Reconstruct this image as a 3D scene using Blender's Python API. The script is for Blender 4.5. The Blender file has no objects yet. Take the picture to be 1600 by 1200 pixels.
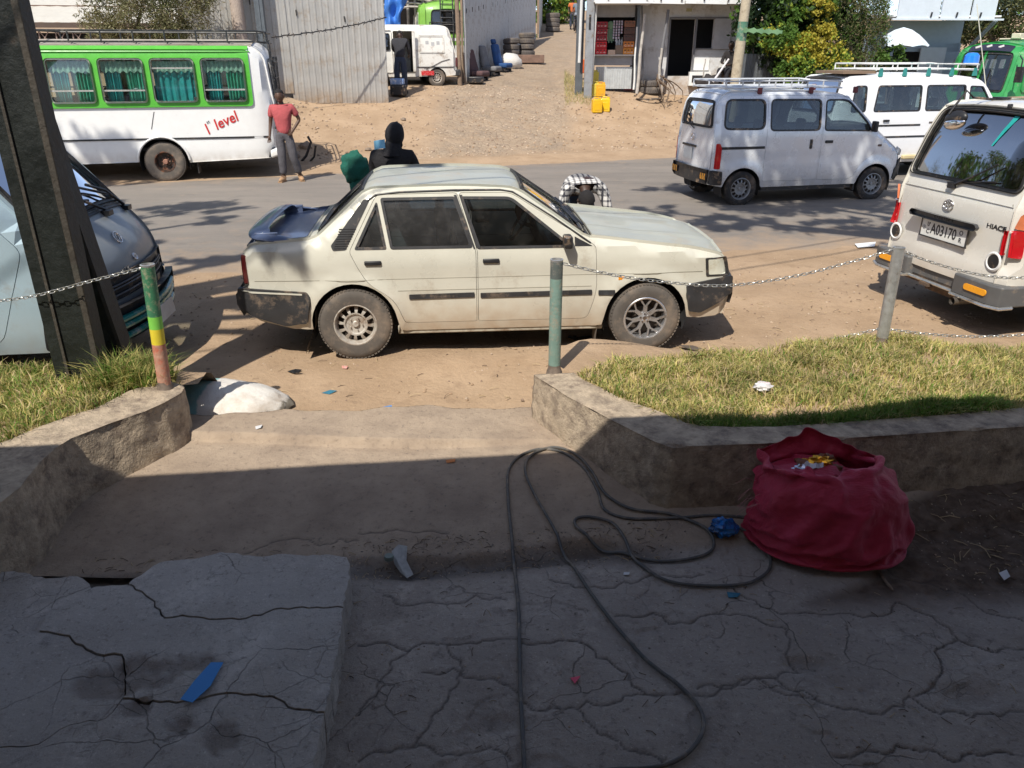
import bpy, bmesh, math, random
import numpy as np
from mathutils import Vector, Matrix, Quaternion, noise
from mathutils.geometry import delaunay_2d_cdt
R = math.radians
rnd = random.Random(7)
scene = bpy.context.scene
COL = scene.collection
# ------------------------------------------------------------------ camera, sky, sun, exposure
CAM_H, PITCH, FPX = 2.38, R(23.2), 1209.0
cam_d = bpy.data.cameras.new("camera")
cam_d.sensor_width = 36.0
cam_d.lens = 36.0 * FPX / 1600.0
cam_d.clip_start = 0.05
cam_d.clip_end = 2000
cam = bpy.data.objects.new("camera", cam_d)
COL.objects.link(cam)
cam.location = (0, 0, CAM_H)
cam.rotation_euler = (R(90) - PITCH, 0, 0)
scene.camera = cam
SUN_EL, SUN_AZ = R(51.5), R(24)          # shadows fall away from the camera, 24 deg to the right
sun_dir = Vector((-math.sin(SUN_AZ) * math.cos(SUN_EL), -math.cos(SUN_AZ) * math.cos(SUN_EL), math.sin(SUN_EL)))
world = bpy.data.worlds.new("World")
scene.world = world
world.use_nodes = True
wn = world.node_tree
bg = wn.nodes["Background"]
sky = wn.nodes.new("ShaderNodeTexSky")
sky.sky_type = 'NISHITA'
sky.sun_disc = False
sky.sun_elevation = SUN_EL
sky.sun_rotation = math.atan2(sun_dir.x, sun_dir.y)
sky.altitude = 2300
sky.air_density = .75
sky.dust_density = 4.0
hs_ = wn.nodes.new('ShaderNodeHueSaturation'); hs_.inputs['Saturation'].default_value = .82
wn.links.new(sky.outputs[0], hs_.inputs['Color']); wn.links.new(hs_.outputs[0], bg.inputs[0])
bg.inputs[1].default_value = 0.15
sun_l = bpy.data.lights.new("sun", 'SUN')
sun_l.energy = 3.8
sun_l.angle = R(0.55)
sun_l.color = (1.0, 0.94, 0.84)
sun = bpy.data.objects.new("sun", sun_l)
COL.objects.link(sun)
sun.rotation_euler = sun_dir.to_track_quat('Z', 'Y').to_euler()
sun.location = (0, -5, 30)
scene.view_settings.view_transform = 'Standard'
scene.view_settings.look = 'None'
scene.view_settings.exposure = 0.55
scene.view_settings.gamma = 1
scene.render.engine = 'CYCLES'
scene.cycles.max_bounces = 8
scene.cycles.transparent_max_bounces = 16
# ------------------------------------------------------------------ pixel helpers (build-time survey of the photograph)
def ray(px, py):
 u = (px - 800) / FPX; v = (600 - py) / FPX
 return (u, math.cos(PITCH) + v * math.sin(PITCH), -math.sin(PITCH) + v * math.cos(PITCH))
def G(px, py, z=0.0):
 r = ray(px, py); t = (z - CAM_H) / r[2]
 return Vector((r[0] * t, r[1] * t, z))
def D(px, py, d):
 r = ray(px, py); t = d / r[1]
 return Vector((r[0] * t, d, CAM_H + r[2] * t))
# ------------------------------------------------------------------ object helpers
def tag(o, label=None, cat=None, group=None, kind=None):
 if label: o['label'] = label
 if cat: o['category'] = cat
 if group: o['group'] = group
 if kind: o['kind'] = kind
 return o
def empty(name, loc=(0, 0, 0), rz=0.0, label=None, cat=None, group=None, scale=1.0):
 o = bpy.data.objects.new(name, None)
 COL.objects.link(o)
 o.empty_display_size = 0.2
 o.location = loc
 o.rotation_euler = (0, 0, rz)
 o.scale = (scale,) * 3
 return tag(o, label, cat, group)
def kids(o): return [c for c in bpy.data.objects if c.parent == o]
def copy_tree(o, parent=None):
 c = o.copy(); COL.objects.link(c); c.parent = parent
 for ch in o.children: copy_tree(ch, c)
 return c
class MB:
 """collects geometry for ONE mesh object"""
 def __init__(s): s.v = []; s.f = []; s.m = []; s.mi = 0; s.X = Matrix.Identity(4)
 def add(s, vs, fs):
  b = len(s.v)
  s.v += [tuple(s.X @ Vector(p)) for p in vs]
  s.f += [tuple(b + i for i in f) for f in fs]
  s.m += [s.mi] * len(fs)
  return s
 def box(s, c, d, rot=None, taper=1.0):
  c = Vector(c); q = []
  for sz in (-1, 1):
   k = taper if sz > 0 else 1.0
   for sx, sy in ((-1, -1), (1, -1), (1, 1), (-1, 1)):
    p = Vector((sx * d[0] / 2 * k, sy * d[1] / 2 * k, sz * d[2] / 2))
    if rot is not None: p = rot @ p
    q.append(c + p)
  return s.add(q, [(3, 2, 1, 0), (4, 5, 6, 7), (0, 1, 5, 4), (1, 2, 6, 5), (2, 3, 7, 6), (3, 0, 4, 7)])
 def bar(s, a, b, w, h, up=(0, 0, 1)):
  a, b = Vector(a), Vector(b); z = (b - a); L = z.length
  if L < 1e-6: return s
  z.normalize(); u = Vector(up)
  if abs(z.dot(u)) > .98: u = Vector((1, 0, 0))
  x = u.cross(z).normalized(); y = z.cross(x)
  q = []
  for p in (a, b):
   for sx, sy in ((-1, -1), (1, -1), (1, 1), (-1, 1)):
    q.append(p + x * sx * w / 2 + y * sy * h / 2)
  return s.add(q, [(3, 2, 1, 0), (4, 5, 6, 7), (0, 1, 5, 4), (1, 2, 6, 5), (2, 3, 7, 6), (3, 0, 4, 7)])
 def tube(s, pts, r, n=8, caps=True, closed=False):
  pts = [Vector(p) for p in pts]; m = len(pts)
  rs = list(r) if hasattr(r, '__len__') else [r] * m
  q = []; prev = None
  for i, p in enumerate(pts):
   if closed: t = pts[(i + 1) % m] - pts[i - 1]
   else: t = pts[min(i + 1, m - 1)] - pts[max(i - 1, 0)]
   if t.length < 1e-9: t = Vector((0, 0, 1))
   t.normalize()
   if prev is None:
    u = Vector((0, 0, 1)) if abs(t.z) < .9 else Vector((1, 0, 0))
    x = u.cross(t).normalized()
   else:
    x = (prev - t * prev.dot(t)).normalized()
   prev = x; y = t.cross(x)
   for k in range(n):
    a = 2 * math.pi * k / n
    q.append(p + (x * math.cos(a) + y * math.sin(a)) * rs[i])
  f = []
  for i in range(m if closed else m - 1):
   j = (i + 1) % m
   for k in range(n):
    k2 = (k + 1) % n
    f.append((i * n + k, i * n + k2, j * n + k2, j * n + k))
  if caps and not closed:
   f.append(tuple(reversed(range(n)))); f.append(tuple((m - 1) * n + k for k in range(n)))
  return s.add(q, f)
 def lathe(s, prof, c=(0, 0, 0), axis='Z', n=32, a0=0.0, a1=2 * math.pi):
  """prof: list of (radius, height along axis)"""
  c = Vector(c); q = []; full = abs(a1 - a0 - 2 * math.pi) < 1e-6
  nn = n if full else n + 1
  for k in range(nn):
   a = a0 + (a1 - a0) * k / n; ca, sa = math.cos(a), math.sin(a)
   for r, h in prof:
    if axis == 'Z': p = (r * ca, r * sa, h)
    elif axis == 'Y': p = (r * ca, h, r * sa)
    else: p = (h, r * ca, r * sa)
    q.append(c + Vector(p))
  m = len(prof); f = []
  for k in range(n):
   k2 = (k + 1) % nn
   for i in range(m - 1):
    f.append((k * m + i, k * m + i + 1, k2 * m + i + 1, k2 * m + i))
  return s.add(q, f)
 def prism(s, poly, z0, z1, axis='Z'):
  n = len(poly)
  def P(a, b, z): return (a, b, z) if axis == 'Z' else ((a, z, b) if axis == 'Y' else (z, a, b))
  q = [P(a, b, z0) for a, b in poly] + [P(a, b, z1) for a, b in poly]
  f = [tuple(reversed(range(n))), tuple(range(n, 2 * n))]
  f += [(i, (i + 1) % n, n + (i + 1) % n, n + i) for i in range(n)]
  return s.add(q, f)
 def grid(s, P, closed_u=False):
  """P[i][j] points"""
  a = len(P); b = len(P[0]); q = [p for row in P for p in row]; f = []
  for i in range(a if closed_u else a - 1):
   i2 = (i + 1) % a
   for j in range(b - 1): f.append((i * b + j, i2 * b + j, i2 * b + j + 1, i * b + j + 1))
  return s.add(q, f)
 def ellipsoid(s, c, r, n=16, m=10, fn=None, rot=None):
  P = []
  for i in range(n):
   a = 2 * math.pi * i / n; row = []
   for j in range(m + 1):
    b = -math.pi / 2 + math.pi * j / m
    d = Vector((math.cos(b) * math.cos(a), math.cos(b) * math.sin(a), math.sin(b)))
    k = fn(d) if fn else 1.0
    p = Vector((d.x * r[0] * k, d.y * r[1] * k, d.z * r[2] * k))
    if rot is not None: p = rot @ p
    row.append(Vector(c) + p)
   P.append(row)
  return s.grid(P, True)
 def mesh(s, name, angle=35):
  me = bpy.data.meshes.new(name)
  me.from_pydata(s.v, [], s.f)
  me.update()
  if angle is not None:
   me.polygons.foreach_set('use_smooth', [True] * len(me.polygons))
   me.set_sharp_from_angle(angle=R(angle))
  return me
 def build(s, name, mat, parent=None, bevel=0.0, angle=35, loc=None, clean=True, seg=2):
  me = s.mesh(name, angle)
  if clean:
   bm = bmesh.new(); bm.from_mesh(me)
   bmesh.ops.remove_doubles(bm, verts=bm.verts, dist=1e-5)
   bmesh.ops.recalc_face_normals(bm, faces=bm.faces)
   bm.to_mesh(me); bm.free()
  mats = mat if isinstance(mat, (list, tuple)) else [mat]
  for x in mats: me.materials.append(x)
  if len(mats) > 1 and len(me.polygons) == len(s.m): me.polygons.foreach_set('material_index', s.m)
  o = bpy.data.objects.new(name, me)
  COL.objects.link(o)
  if parent: o.parent = parent
  if loc is not None: o.location = loc
  if bevel:
   b = o.modifiers.new("bevel", 'BEVEL'); b.width = bevel; b.segments = seg; b.limit_method = 'ANGLE'; b.angle_limit = R(40)
  return o
def text(name, body, size, mat, parent, M, extrude=.002, shear=0.0, align='CENTER', sx=1.0, bold=0.0):
 cu = bpy.data.curves.new(name, 'FONT'); cu.body = body; cu.size = size; cu.extrude = extrude
 cu.shear = shear; cu.align_x = align; cu.align_y = 'CENTER'; cu.offset = bold; cu.resolution_u = 3
 o = bpy.data.objects.new(name, cu); COL.objects.link(o)
 me = bpy.data.meshes.new_from_object(o)
 bpy.data.objects.remove(o)
 me.materials.clear(); me.materials.append(mat)
 me.transform(M @ Matrix.Diagonal((sx, 1, 1, 1)))
 t = bpy.data.objects.new(name, me); COL.objects.link(t); t.parent = parent
 return t
# ------------------------------------------------------------------ polygon tools and surface panels
def dens(poly, step, closed=True):
 out = []; n = len(poly)
 for i in range(n if closed else n - 1):
  a = poly[i]; b = poly[(i + 1) % n]
  L = math.hypot(b[0] - a[0], b[1] - a[1]); k = max(1, int(math.ceil(L / step)))
  for j in range(k): out.append((a[0] + (b[0] - a[0]) * j / k, a[1] + (b[1] - a[1]) * j / k))
 if not closed: out.append(tuple(poly[-1]))
 return out
def area(p): return sum(p[i - 1][0] * p[i][1] - p[i][0] * p[i - 1][1] for i in range(len(p))) / 2
def off(poly, d):
 """shrink (d>0) a polygon"""
 n = len(poly); sg = 1 if area(poly) > 0 else -1; out = []
 for i in range(n):
  a, b, c = poly[i - 1], poly[i], poly[(i + 1) % n]
  e1 = Vector((b[0] - a[0], b[1] - a[1])); e2 = Vector((c[0] - b[0], c[1] - b[1]))
  if e1.length < 1e-7 or e2.length < 1e-7: out.append(tuple(b)); continue
  e1.normalize(); e2.normalize()
  n1 = Vector((-e1.y, e1.x)) * sg; n2 = Vector((-e2.y, e2.x)) * sg
  m = n1 + n2
  if m.length < 1e-4: m = n1
  m.normalize(); k = d / max(.35, m.dot(n1))
  out.append((b[0] + m.x * k, b[1] + m.y * k))
 return out
def rpoly(poly, r, seg=5):
 """round the corners; r number or list"""
 n = len(poly); out = []
 for i in range(n):
  a, b, c = Vector(poly[i - 1][:2]), Vector(poly[i][:2]), Vector(poly[(i + 1) % n][:2])
  rr = r[i] if hasattr(r, '__len__') else r
  u = (a - b); w = (c - b)
  rr = min(rr, u.length * .45, w.length * .45)
  if rr < 1e-4: out.append(tuple(b)); continue
  u.normalize(); w.normalize(); p0 = b + u * rr; p2 = b + w * rr
  for k in range(seg + 1):
   t = k / seg
   out.append(tuple(p0 * (1 - t) ** 2 + b * 2 * t * (1 - t) + p2 * t * t))
 return out
def rect(x0, y0, x1, y1, r=0.0, seg=4):
 p = [(x0, y0), (x1, y0), (x1, y1), (x0, y1)]
 return rpoly(p, r, seg) if r else p
def pip(P, poly):
 """vectorised point in polygon"""
 x, y = P[:, 0], P[:, 1]; ins = np.zeros(len(P), bool); n = len(poly)
 for i in range(n):
  x1, y1 = poly[i - 1]; x2, y2 = poly[i]
  if y1 == y2: continue
  c = ((y1 > y) != (y2 > y)) & (x < (x2 - x1) * (y - y1) / (y2 - y1) + x1)
  ins ^= c
 return ins
def panel(mb, poly, fn, holes=(), step=.07, thick=.012, extra=None):
 """triangulate a 2-D region with holes, map it on the surface fn(Nx2)->Nx3, give it rims of depth thick"""
 loops = [dens(poly, step)] + [dens(h, step) for h in holes]
 vs = []; es = []
 for L in loops:
  b = len(vs); vs += [Vector(p) for p in L]
  es += [(b + i, b + (i + 1) % len(L)) for i in range(len(L))]
 A = np.array(loops[0]); lo = A.min(0); hi = A.max(0)
 gx = np.arange(lo[0] + step * .5, hi[0], step); gy = np.arange(lo[1] + step * .5, hi[1], step)
 if len(gx) and len(gy):
  gp = np.stack(np.meshgrid(gx, gy), -1).reshape(-1, 2)
  ok = pip(gp, off(loops[0], step * .3))
  for h in loops[1:]: ok &= ~pip(gp, off(h, -step * .3))
  vs += [Vector(p) for p in gp[ok]]
 if extra: vs += [Vector(p) for p in extra]
 ov, oe, of, *_ = delaunay_2d_cdt(vs, es, [], 0, 1e-6)
 Q = np.array([(v.x, v.y) for v in ov]); F = [tuple(f) for f in of]
 C = np.array([Q[list(f)].mean(0) for f in F])
 ok = pip(C, loops[0])
 for h in loops[1:]: ok &= ~pip(C, h)
 F = [f for f, k in zip(F, ok) if k]
 P3 = fn(Q)
 b = mb.add([tuple(p) for p in P3], F)
 if thick:
  e = 1e-3
  for L in loops:
   L = np.array(L); p = fn(L); px = fn(L + [e, 0]) - p; py = fn(L + [0, e]) - p
   nn = np.cross(px, py); nn /= (np.linalg.norm(nn, axis=1)[:, None] + 1e-12)
   q = p - nn * thick; n = len(L)
   mb.add([tuple(a) for a in p] + [tuple(a) for a in q], [(i, (i + 1) % n, n + (i + 1) % n, n + i) for i in range(n)])
 return mb
# ------------------------------------------------------------------ materials
MATS = {}
def M(name, col, rough=.6, metal=0.0, var=.12, vs=6.0, bump=0.0, bs=60.0, dirt=None, coat=0.0, spec=.5, zdirt=None, emit=None, detail=8, alpha=1.0, sheen=0):
 if name in MATS: return MATS[name]
 m = bpy.data.materials.new(name); m.use_nodes = True; MATS[name] = m
 nt = m.node_tree; N = nt.nodes; L = nt.links; b = N["Principled BSDF"]
 tc = N.new("ShaderNodeTexCoord")
 col = tuple(col) + (1,) if len(col) == 3 else col
 b.inputs['Roughness'].default_value = rough; b.inputs['Metallic'].default_value = metal
 b.inputs['Coat Weight'].default_value = coat; b.inputs['Coat Roughness'].default_value = .06
 b.inputs['Specular IOR Level'].default_value = spec
 b.inputs['Base Color'].default_value = col
 out = None
 if var or dirt:
  nz = N.new("ShaderNodeTexNoise"); nz.inputs['Scale'].default_value = vs; nz.inputs['Detail'].default_value = detail; nz.inputs['Roughness'].default_value = .65
  L.new(tc.outputs['Object'], nz.inputs['Vector'])
  mp = N.new("ShaderNodeMapRange"); mp.inputs[1].default_value = .3; mp.inputs[2].default_value = .7; mp.inputs[3].default_value = 1 - var; mp.inputs[4].default_value = 1 + var
  L.new(nz.outputs[0], mp.inputs[0])
  mx = N.new("ShaderNodeVectorMath"); mx.operation = 'SCALE'; mx.inputs[0].default_value = col[:3]
  L.new(mp.outputs[0], mx.inputs['Scale']); out = mx.outputs[0]
  if rough > .2:
   rm = N.new("ShaderNodeMapRange"); rm.inputs[1].default_value = .3; rm.inputs[2].default_value = .7; rm.inputs[3].default_value = max(.03, rough - .1); rm.inputs[4].default_value = min(1, rough + .1)
   L.new(nz.outputs[0], rm.inputs[0]); L.new(rm.outputs[0], b.inputs['Roughness'])
 if dirt:   # (colour, amount 0..1, scale)
  n2 = N.new("ShaderNodeTexNoise"); n2.inputs['Scale'].default_value = dirt[2]; n2.inputs['Detail'].default_value = 10; n2.inputs['Roughness'].default_value = .72
  L.new(tc.outputs['Object'], n2.inputs['Vector'])
  r = N.new("ShaderNodeMapRange"); r.inputs[1].default_value = .62 - dirt[1] * .28; r.inputs[2].default_value = .76 - dirt[1] * .18
  L.new(n2.outputs[0], r.inputs[0])
  mm = N.new("ShaderNodeMix"); mm.data_type = 'RGBA'; mm.inputs[7].default_value = tuple(dirt[0]) + (1,)
  L.new(out, mm.inputs[6]); L.new(r.outputs[0], mm.inputs[0]); out = mm.outputs[2]
 if zdirt:  # (colour, z0, z1, amount): road dust that settled low on the body
  sp = N.new("ShaderNodeSeparateXYZ"); L.new(tc.outputs['Object'], sp.inputs[0])
  r = N.new("ShaderNodeMapRange"); r.inputs[1].default_value = zdirt[1]; r.inputs[2].default_value = zdirt[2]; r.inputs[3].default_value = zdirt[3]; r.inputs[4].default_value = 0
  L.new(sp.outputs[2], r.inputs[0])
  n3 = N.new("ShaderNodeTexNoise"); n3.inputs['Scale'].default_value = 9; n3.inputs['Detail'].default_value = 8
  L.new(tc.outputs['Object'], n3.inputs['Vector'])
  mu = N.new("ShaderNodeMath"); mu.operation = 'MULTIPLY'; L.new(r.outputs[0], mu.inputs[0]); L.new(n3.outputs[0], mu.inputs[1])
  mu2 = N.new("ShaderNodeMath"); mu2.operation = 'MULTIPLY'; mu2.use_clamp = True; L.new(mu.outputs[0], mu2.inputs[0]); mu2.inputs[1].default_value = 1.7
  mm = N.new("ShaderNodeMix"); mm.data_type = 'RGBA'; mm.inputs[7].default_value = tuple(zdirt[0]) + (1,)
  if out: L.new(out, mm.inputs[6])
  else: mm.inputs[6].default_value = col
  L.new(mu2.outputs[0], mm.inputs[0]); out = mm.outputs[2]
 if out is not None: L.new(out, b.inputs['Base Color'])
 if bump:
  nb = N.new("ShaderNodeTexNoise"); nb.inputs['Scale'].default_value = bs; nb.inputs['Detail'].default_value = 6; nb.inputs['Roughness'].default_value = .6
  L.new(tc.outputs['Object'], nb.inputs['Vector'])
  bu = N.new("ShaderNodeBump"); bu.inputs['Strength'].default_value = min(1, bump); bu.inputs['Distance'].default_value = 1.0 / bs * .6
  L.new(nb.outputs[0], bu.inputs['Height']); L.new(bu.outputs[0], b.inputs['Normal'])
 if emit:
  b.inputs['Emission Color'].default_value = tuple(emit[0]) + (1,); b.inputs['Emission Strength'].default_value = emit[1]
 return m
def glass(name, tint, refl=.06, rough=.02, edge=.5, film=0.0):
 if name in MATS: return MATS[name]
 m = bpy.data.materials.new(name); m.use_nodes = True; MATS[name] = m
 nt = m.node_tree; N = nt.nodes; L = nt.links; N.remove(N["Principled BSDF"])
 tr = N.new("ShaderNodeBsdfTransparent"); tr.inputs[0].default_value = tuple(tint) + (1,)
 gl = N.new("ShaderNodeBsdfGlossy"); gl.inputs['Roughness'].default_value = rough; gl.inputs[0].default_value = (.95, .97, 1, 1)
 df = N.new("ShaderNodeBsdfDiffuse"); df.inputs[0].default_value = (.35, .32, .28, 1)
 fr = N.new("ShaderNodeFresnel"); fr.inputs[0].default_value = 1.5
 ad = N.new("ShaderNodeMath"); ad.operation = 'MULTIPLY_ADD'; ad.inputs[1].default_value = 1.0 + edge; ad.inputs[2].default_value = refl; ad.use_clamp = True
 mx = N.new("ShaderNodeMixShader"); L.new(fr.outputs[0], ad.inputs[0]); L.new(ad.outputs[0], mx.inputs[0])
 tc = N.new("ShaderNodeTexCoord"); nz = N.new("ShaderNodeTexNoise"); nz.inputs['Scale'].default_value = 5; nz.inputs['Detail'].default_value = 9; nz.inputs['Roughness'].default_value = .75
 L.new(tc.outputs['Object'], nz.inputs['Vector'])
 r = N.new("ShaderNodeMapRange"); r.inputs[1].default_value = .5; r.inputs[2].default_value = .8; r.inputs[3].default_value = .01; r.inputs[4].default_value = .10
 L.new(nz.outputs[0], r.inputs[0])
 m2 = N.new("ShaderNodeMixShader"); L.new(r.outputs[0], m2.inputs[0]); L.new(tr.outputs[0], m2.inputs[1]); L.new(df.outputs[0], m2.inputs[2])
 L.new(m2.outputs[0], mx.inputs[1]); L.new(gl.outputs[0], mx.inputs[2])
 if film:   # greasy dust film that blurs the sun's highlight
  g2 = N.new("ShaderNodeBsdfGlossy"); g2.inputs['Roughness'].default_value = .38; m3 = N.new("ShaderNodeMixShader"); r3 = N.new("ShaderNodeMapRange"); r3.inputs[1].default_value = .3; r3.inputs[2].default_value = .7; r3.inputs[3].default_value = film * .6; r3.inputs[4].default_value = film * 1.5
  L.new(nz.outputs[0], r3.inputs[0]); L.new(r3.outputs[0], m3.inputs[0]); L.new(mx.outputs[0], m3.inputs[1]); L.new(g2.outputs[0], m3.inputs[2]); mx = m3
 L.new(mx.outputs[0], N["Material Output"].inputs[0])
 return m
DUST = (.36, .25, .16)
black = M('black plastic', (.018, .018, .02), .45, dirt=(DUST, .25, 7), var=.2)
trim = M('dark trim', (.03, .03, .032), .5, var=.25, dirt=((.2, .15, .11), .3, 8))
rubber = M('tyre rubber', (.022, .021, .021), .8, bump=.3, bs=90, var=.25, dirt=((.16, .12, .09), .55, 6))
rubber_dusty = M('dusty tyre rubber', (.10, .087, .075), .9, bump=.3, bs=80, var=.22, dirt=((.21, .165, .125), .55, 5))
steel_w = M('painted steel wheel', (.48, .45, .40), .5, .2, dirt=((.22, .15, .1), .6, 12))
silver = M('silver metal', (.62, .62, .63), .3, .8, var=.08, dirt=((.25, .2, .15), .3, 9))
chrome = M('chrome', (.8, .8, .82), .12, 1.0, var=.05)
galv = M('galvanised steel', (.5, .5, .49), .42, .65, var=.18, vs=18, bump=.15, bs=30, dirt=((.25, .16, .1), .2, 10))
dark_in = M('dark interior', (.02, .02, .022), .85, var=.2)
seat_m = M('grey seat cloth', (.055, .052, .055), .95, var=.2, bump=.3, bs=120)
g_dark = glass('smoked glass', (.16, .19, .2), .03)
g_film = glass('dusty car glass', (.26, .34, .40), .06, film=.05)
g_mid = glass('green tint glass', (.52, .6, .6), .03)
g_clear = glass('clear glass', (.75, .8, .8), .03)
amber = M('amber lens', (.75, .28, .02), .2, coat=.5, var=.05)
orange_m = M('orange reflector', (.85, .36, .02), .3, var=.08)
redlens = M('red lens', (.45, .01, .015), .15, coat=.6, var=.1)
white_p = M('white paint', (.78, .78, .76), .4, var=.04, coat=.3)
# ================================================================== terrain
C20 = math.cos(R(20))
def far_edge(x): return 18.72 + .364 * np.clip(x, -30, 30)
def near_edge(x): return 9.0 + .17 * np.clip(x, -40, 40)
def smooth(t): t = np.clip(t, 0, 1); return t * t * (3 - 2 * t)
def terr_base(x, y):
 x = np.asarray(x, float); y = np.asarray(y, float)
 v = (y - far_edge(x)) * C20
 z = 1.25 * smooth(np.clip(v, 0, 7.2) / 7.2 * .92 + .0) / smooth(.92)
 z = z + .105 * np.clip(v - 6.6, 0, 45)
 bank = smooth((v - 3.2) / 2.6) * smooth((-5.2 - x) / 2.0) * .38
 mound = .20 * smooth((v - 3.4) / 2.2) * smooth((x - 1.5) / .7) * smooth((14 - v) / 4)
 return z + bank + mound
def nz(x, y, s, o=3):
 return noise.fractal(Vector((x * s, y * s, 3.1)), 1.0, 2.0, o)
def TZ(x, y): return float(terr_base(x, y))
def GT(px, py):
 """where the pixel's ray meets the terrain"""
 r = ray(px, py); t = 3.0
 while t < 150:
  p = (r[0] * t, r[1] * t, CAM_H + r[2] * t)
  if p[2] <= TZ(p[0], p[1]): break
  t += .02
 return Vector((p[0], p[1], TZ(p[0], p[1])))
def soil(name, base, alt, dark, peb=.5, s1=1.2):
 m = bpy.data.materials.new(name); m.use_nodes = True; nt = m.node_tree; N = nt.nodes; L = nt.links; b = N["Principled BSDF"]
 tc = N.new("ShaderNodeTexCoord")
 def noi(sc, det=10, ro=.65):
  n = N.new("ShaderNodeTexNoise"); n.inputs['Scale'].default_value = sc; n.inputs['Detail'].default_value = det; n.inputs['Roughness'].default_value = ro
  L.new(tc.outputs['Object'], n.inputs['Vector']); return n.outputs[0]
 def rng(o, a, c, lo=0, hi=1):
  r = N.new("ShaderNodeMapRange"); r.inputs[1].default_value = a; r.inputs[2].default_value = c; r.inputs[3].default_value = lo; r.inputs[4].default_value = hi; L.new(o, r.inputs[0]); return r.outputs[0]
 def mix(a, c, f):
  x = N.new("ShaderNodeMix"); x.data_type = 'RGBA'
  for s, k in ((a, 6), (c, 7)):
   if isinstance(s, tuple): x.inputs[k].default_value = s + (1,)
   else: L.new(s, x.inputs[k])
  L.new(f, x.inputs[0]); return x.outputs[2]
 c = mix(base, alt, rng(noi(s1), .4, .62))
 c = mix(c, dark, rng(noi(5.5), .54, .74, 0, .55))
 c = mix(c, tuple(min(1, k * 1.35) for k in base), rng(noi(38, 4), .56, .72, 0, .6))
 vo = N.new("ShaderNodeTexVoronoi"); vo.inputs['Scale'].default_value = 26; L.new(tc.outputs['Object'], vo.inputs['Vector'])
 c = mix(c, tuple(k * .5 for k in base), rng(vo.outputs[0], .16, .02, 0, peb))
 v2 = N.new("ShaderNodeTexVoronoi"); v2.inputs['Scale'].default_value = 7.5; L.new(tc.outputs['Object'], v2.inputs['Vector'])
 c = mix(c, tuple(min(1, k * 1.5) for k in base), rng(v2.outputs[0], .08, .03, 0, .8))
 L.new(c, b.inputs['Base Color']); b.inputs['Roughness'].default_value = .95; b.inputs['Specular IOR Level'].default_value = .2
 bu = N.new("ShaderNodeBump"); bu.inputs['Strength'].default_value = .7; bu.inputs['Distance'].default_value = .02
 ad = N.new("ShaderNodeMath"); ad.operation = 'ADD'; L.new(noi(22, 8), ad.inputs[0]); L.new(noi(3, 6), ad.inputs[1])
 L.new(ad.outputs[0], bu.inputs['Height']); L.new(bu.outputs[0], b.inputs['Normal'])
 return m
dirt_m = soil('dusty brown soil', (.335, .235, .15), (.41, .295, .195), (.22, .15, .098))
def sheet(name, xs, ys, zf, mat, keep=None, attr=None):
 X, Y = np.meshgrid(xs, ys); x = X.ravel(); y = Y.ravel(); z = zf(x, y)
 nx, ny = len(xs), len(ys)
 co = np.stack([x, y, z], 1)
 i = (np.arange(ny - 1)[:, None] * nx + np.arange(nx - 1)[None, :]).ravel()
 F = np.stack([i, i + 1, i + nx + 1, i + nx], 1)
 if keep is not None:
  c = co[F].mean(1); F = F[keep(c[:, 0], c[:, 1])]
  u, inv = np.unique(F, return_inverse=True); co = co[u]; F = inv.reshape(-1, 4)
 me = bpy.data.meshes.new(name); me.vertices.add(len(co)); me.vertices.foreach_set('co', co.ravel())
 me.loops.add(F.size); me.loops.foreach_set('vertex_index', F.ravel().astype(np.int32))
 me.polygons.add(len(F)); me.polygons.foreach_set('loop_start', np.arange(0, F.size, 4, dtype=np.int32))
 me.update(calc_edges=True); me.polygons.foreach_set('use_smooth', [True] * len(F))
 if attr is not None:
  for k, fn in attr.items():
   a = me.attributes.new(k, 'FLOAT', 'POINT'); a.data.foreach_set('value', fn(co[:, 0], co[:, 1]).astype(np.float32))
 me.materials.append(mat)
 o = bpy.data.objects.new(name, me); COL.objects.link(o)
 return tag(o, kind='structure')
def vnz(x, y, s, o=3): return np.array([noise.fractal(Vector((a * s, b * s, 1.7)), 1.0, 2.0, o) for a, b in zip(x, y)])
def road_d(x, y):
 """>0 inside the asphalt"""
 return np.minimum(y - near_edge(x), (far_edge(x) - y))
def terr_z(x, y):
 z = terr_base(x, y)
 near = (np.abs(x) < 16) & (y < 34)
 n = np.zeros(len(x)); n[near] = vnz(x[near], y[near], 1.1) * .02 + vnz(x[near], y[near], 5.0) * .006
 rd = road_d(x, y)
 n = n * (.25 + .75 * smooth((-rd - .1) / .7)) - .03 * smooth((rd - .45) / .3)
 far = np.abs(x) > 40
 z = z + n
 # berm of earth at the far kerb of the road
 v = (y - far_edge(x)) * C20
 z = z + .06 * np.exp(-((v - .5) / .35) ** 2)
 # rutted soil beside the parked saloon
 z = z - .018 * np.exp(-((y - 8.0 - .17 * x) / .18) ** 2) * (np.abs(x) < 12)
 return np.where(y < 4.78, -.32, z)
xs = np.concatenate([np.arange(-150, -30, 8), np.arange(-30, -13, 1.0), np.arange(-13, -5, .22), np.arange(-5, 6, .09), np.arange(6, 15, .22), np.arange(15, 30, 1.0), np.arange(30, 160, 8)])
ys = np.concatenate([np.arange(-40, 4, 4.0), [4.6, 4.779], np.arange(4.79, 9.5, .08), np.arange(9.5, 18, .25), np.arange(18, 31, .16), np.arange(31, 60, .8), np.arange(60, 400, 10)])
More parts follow.
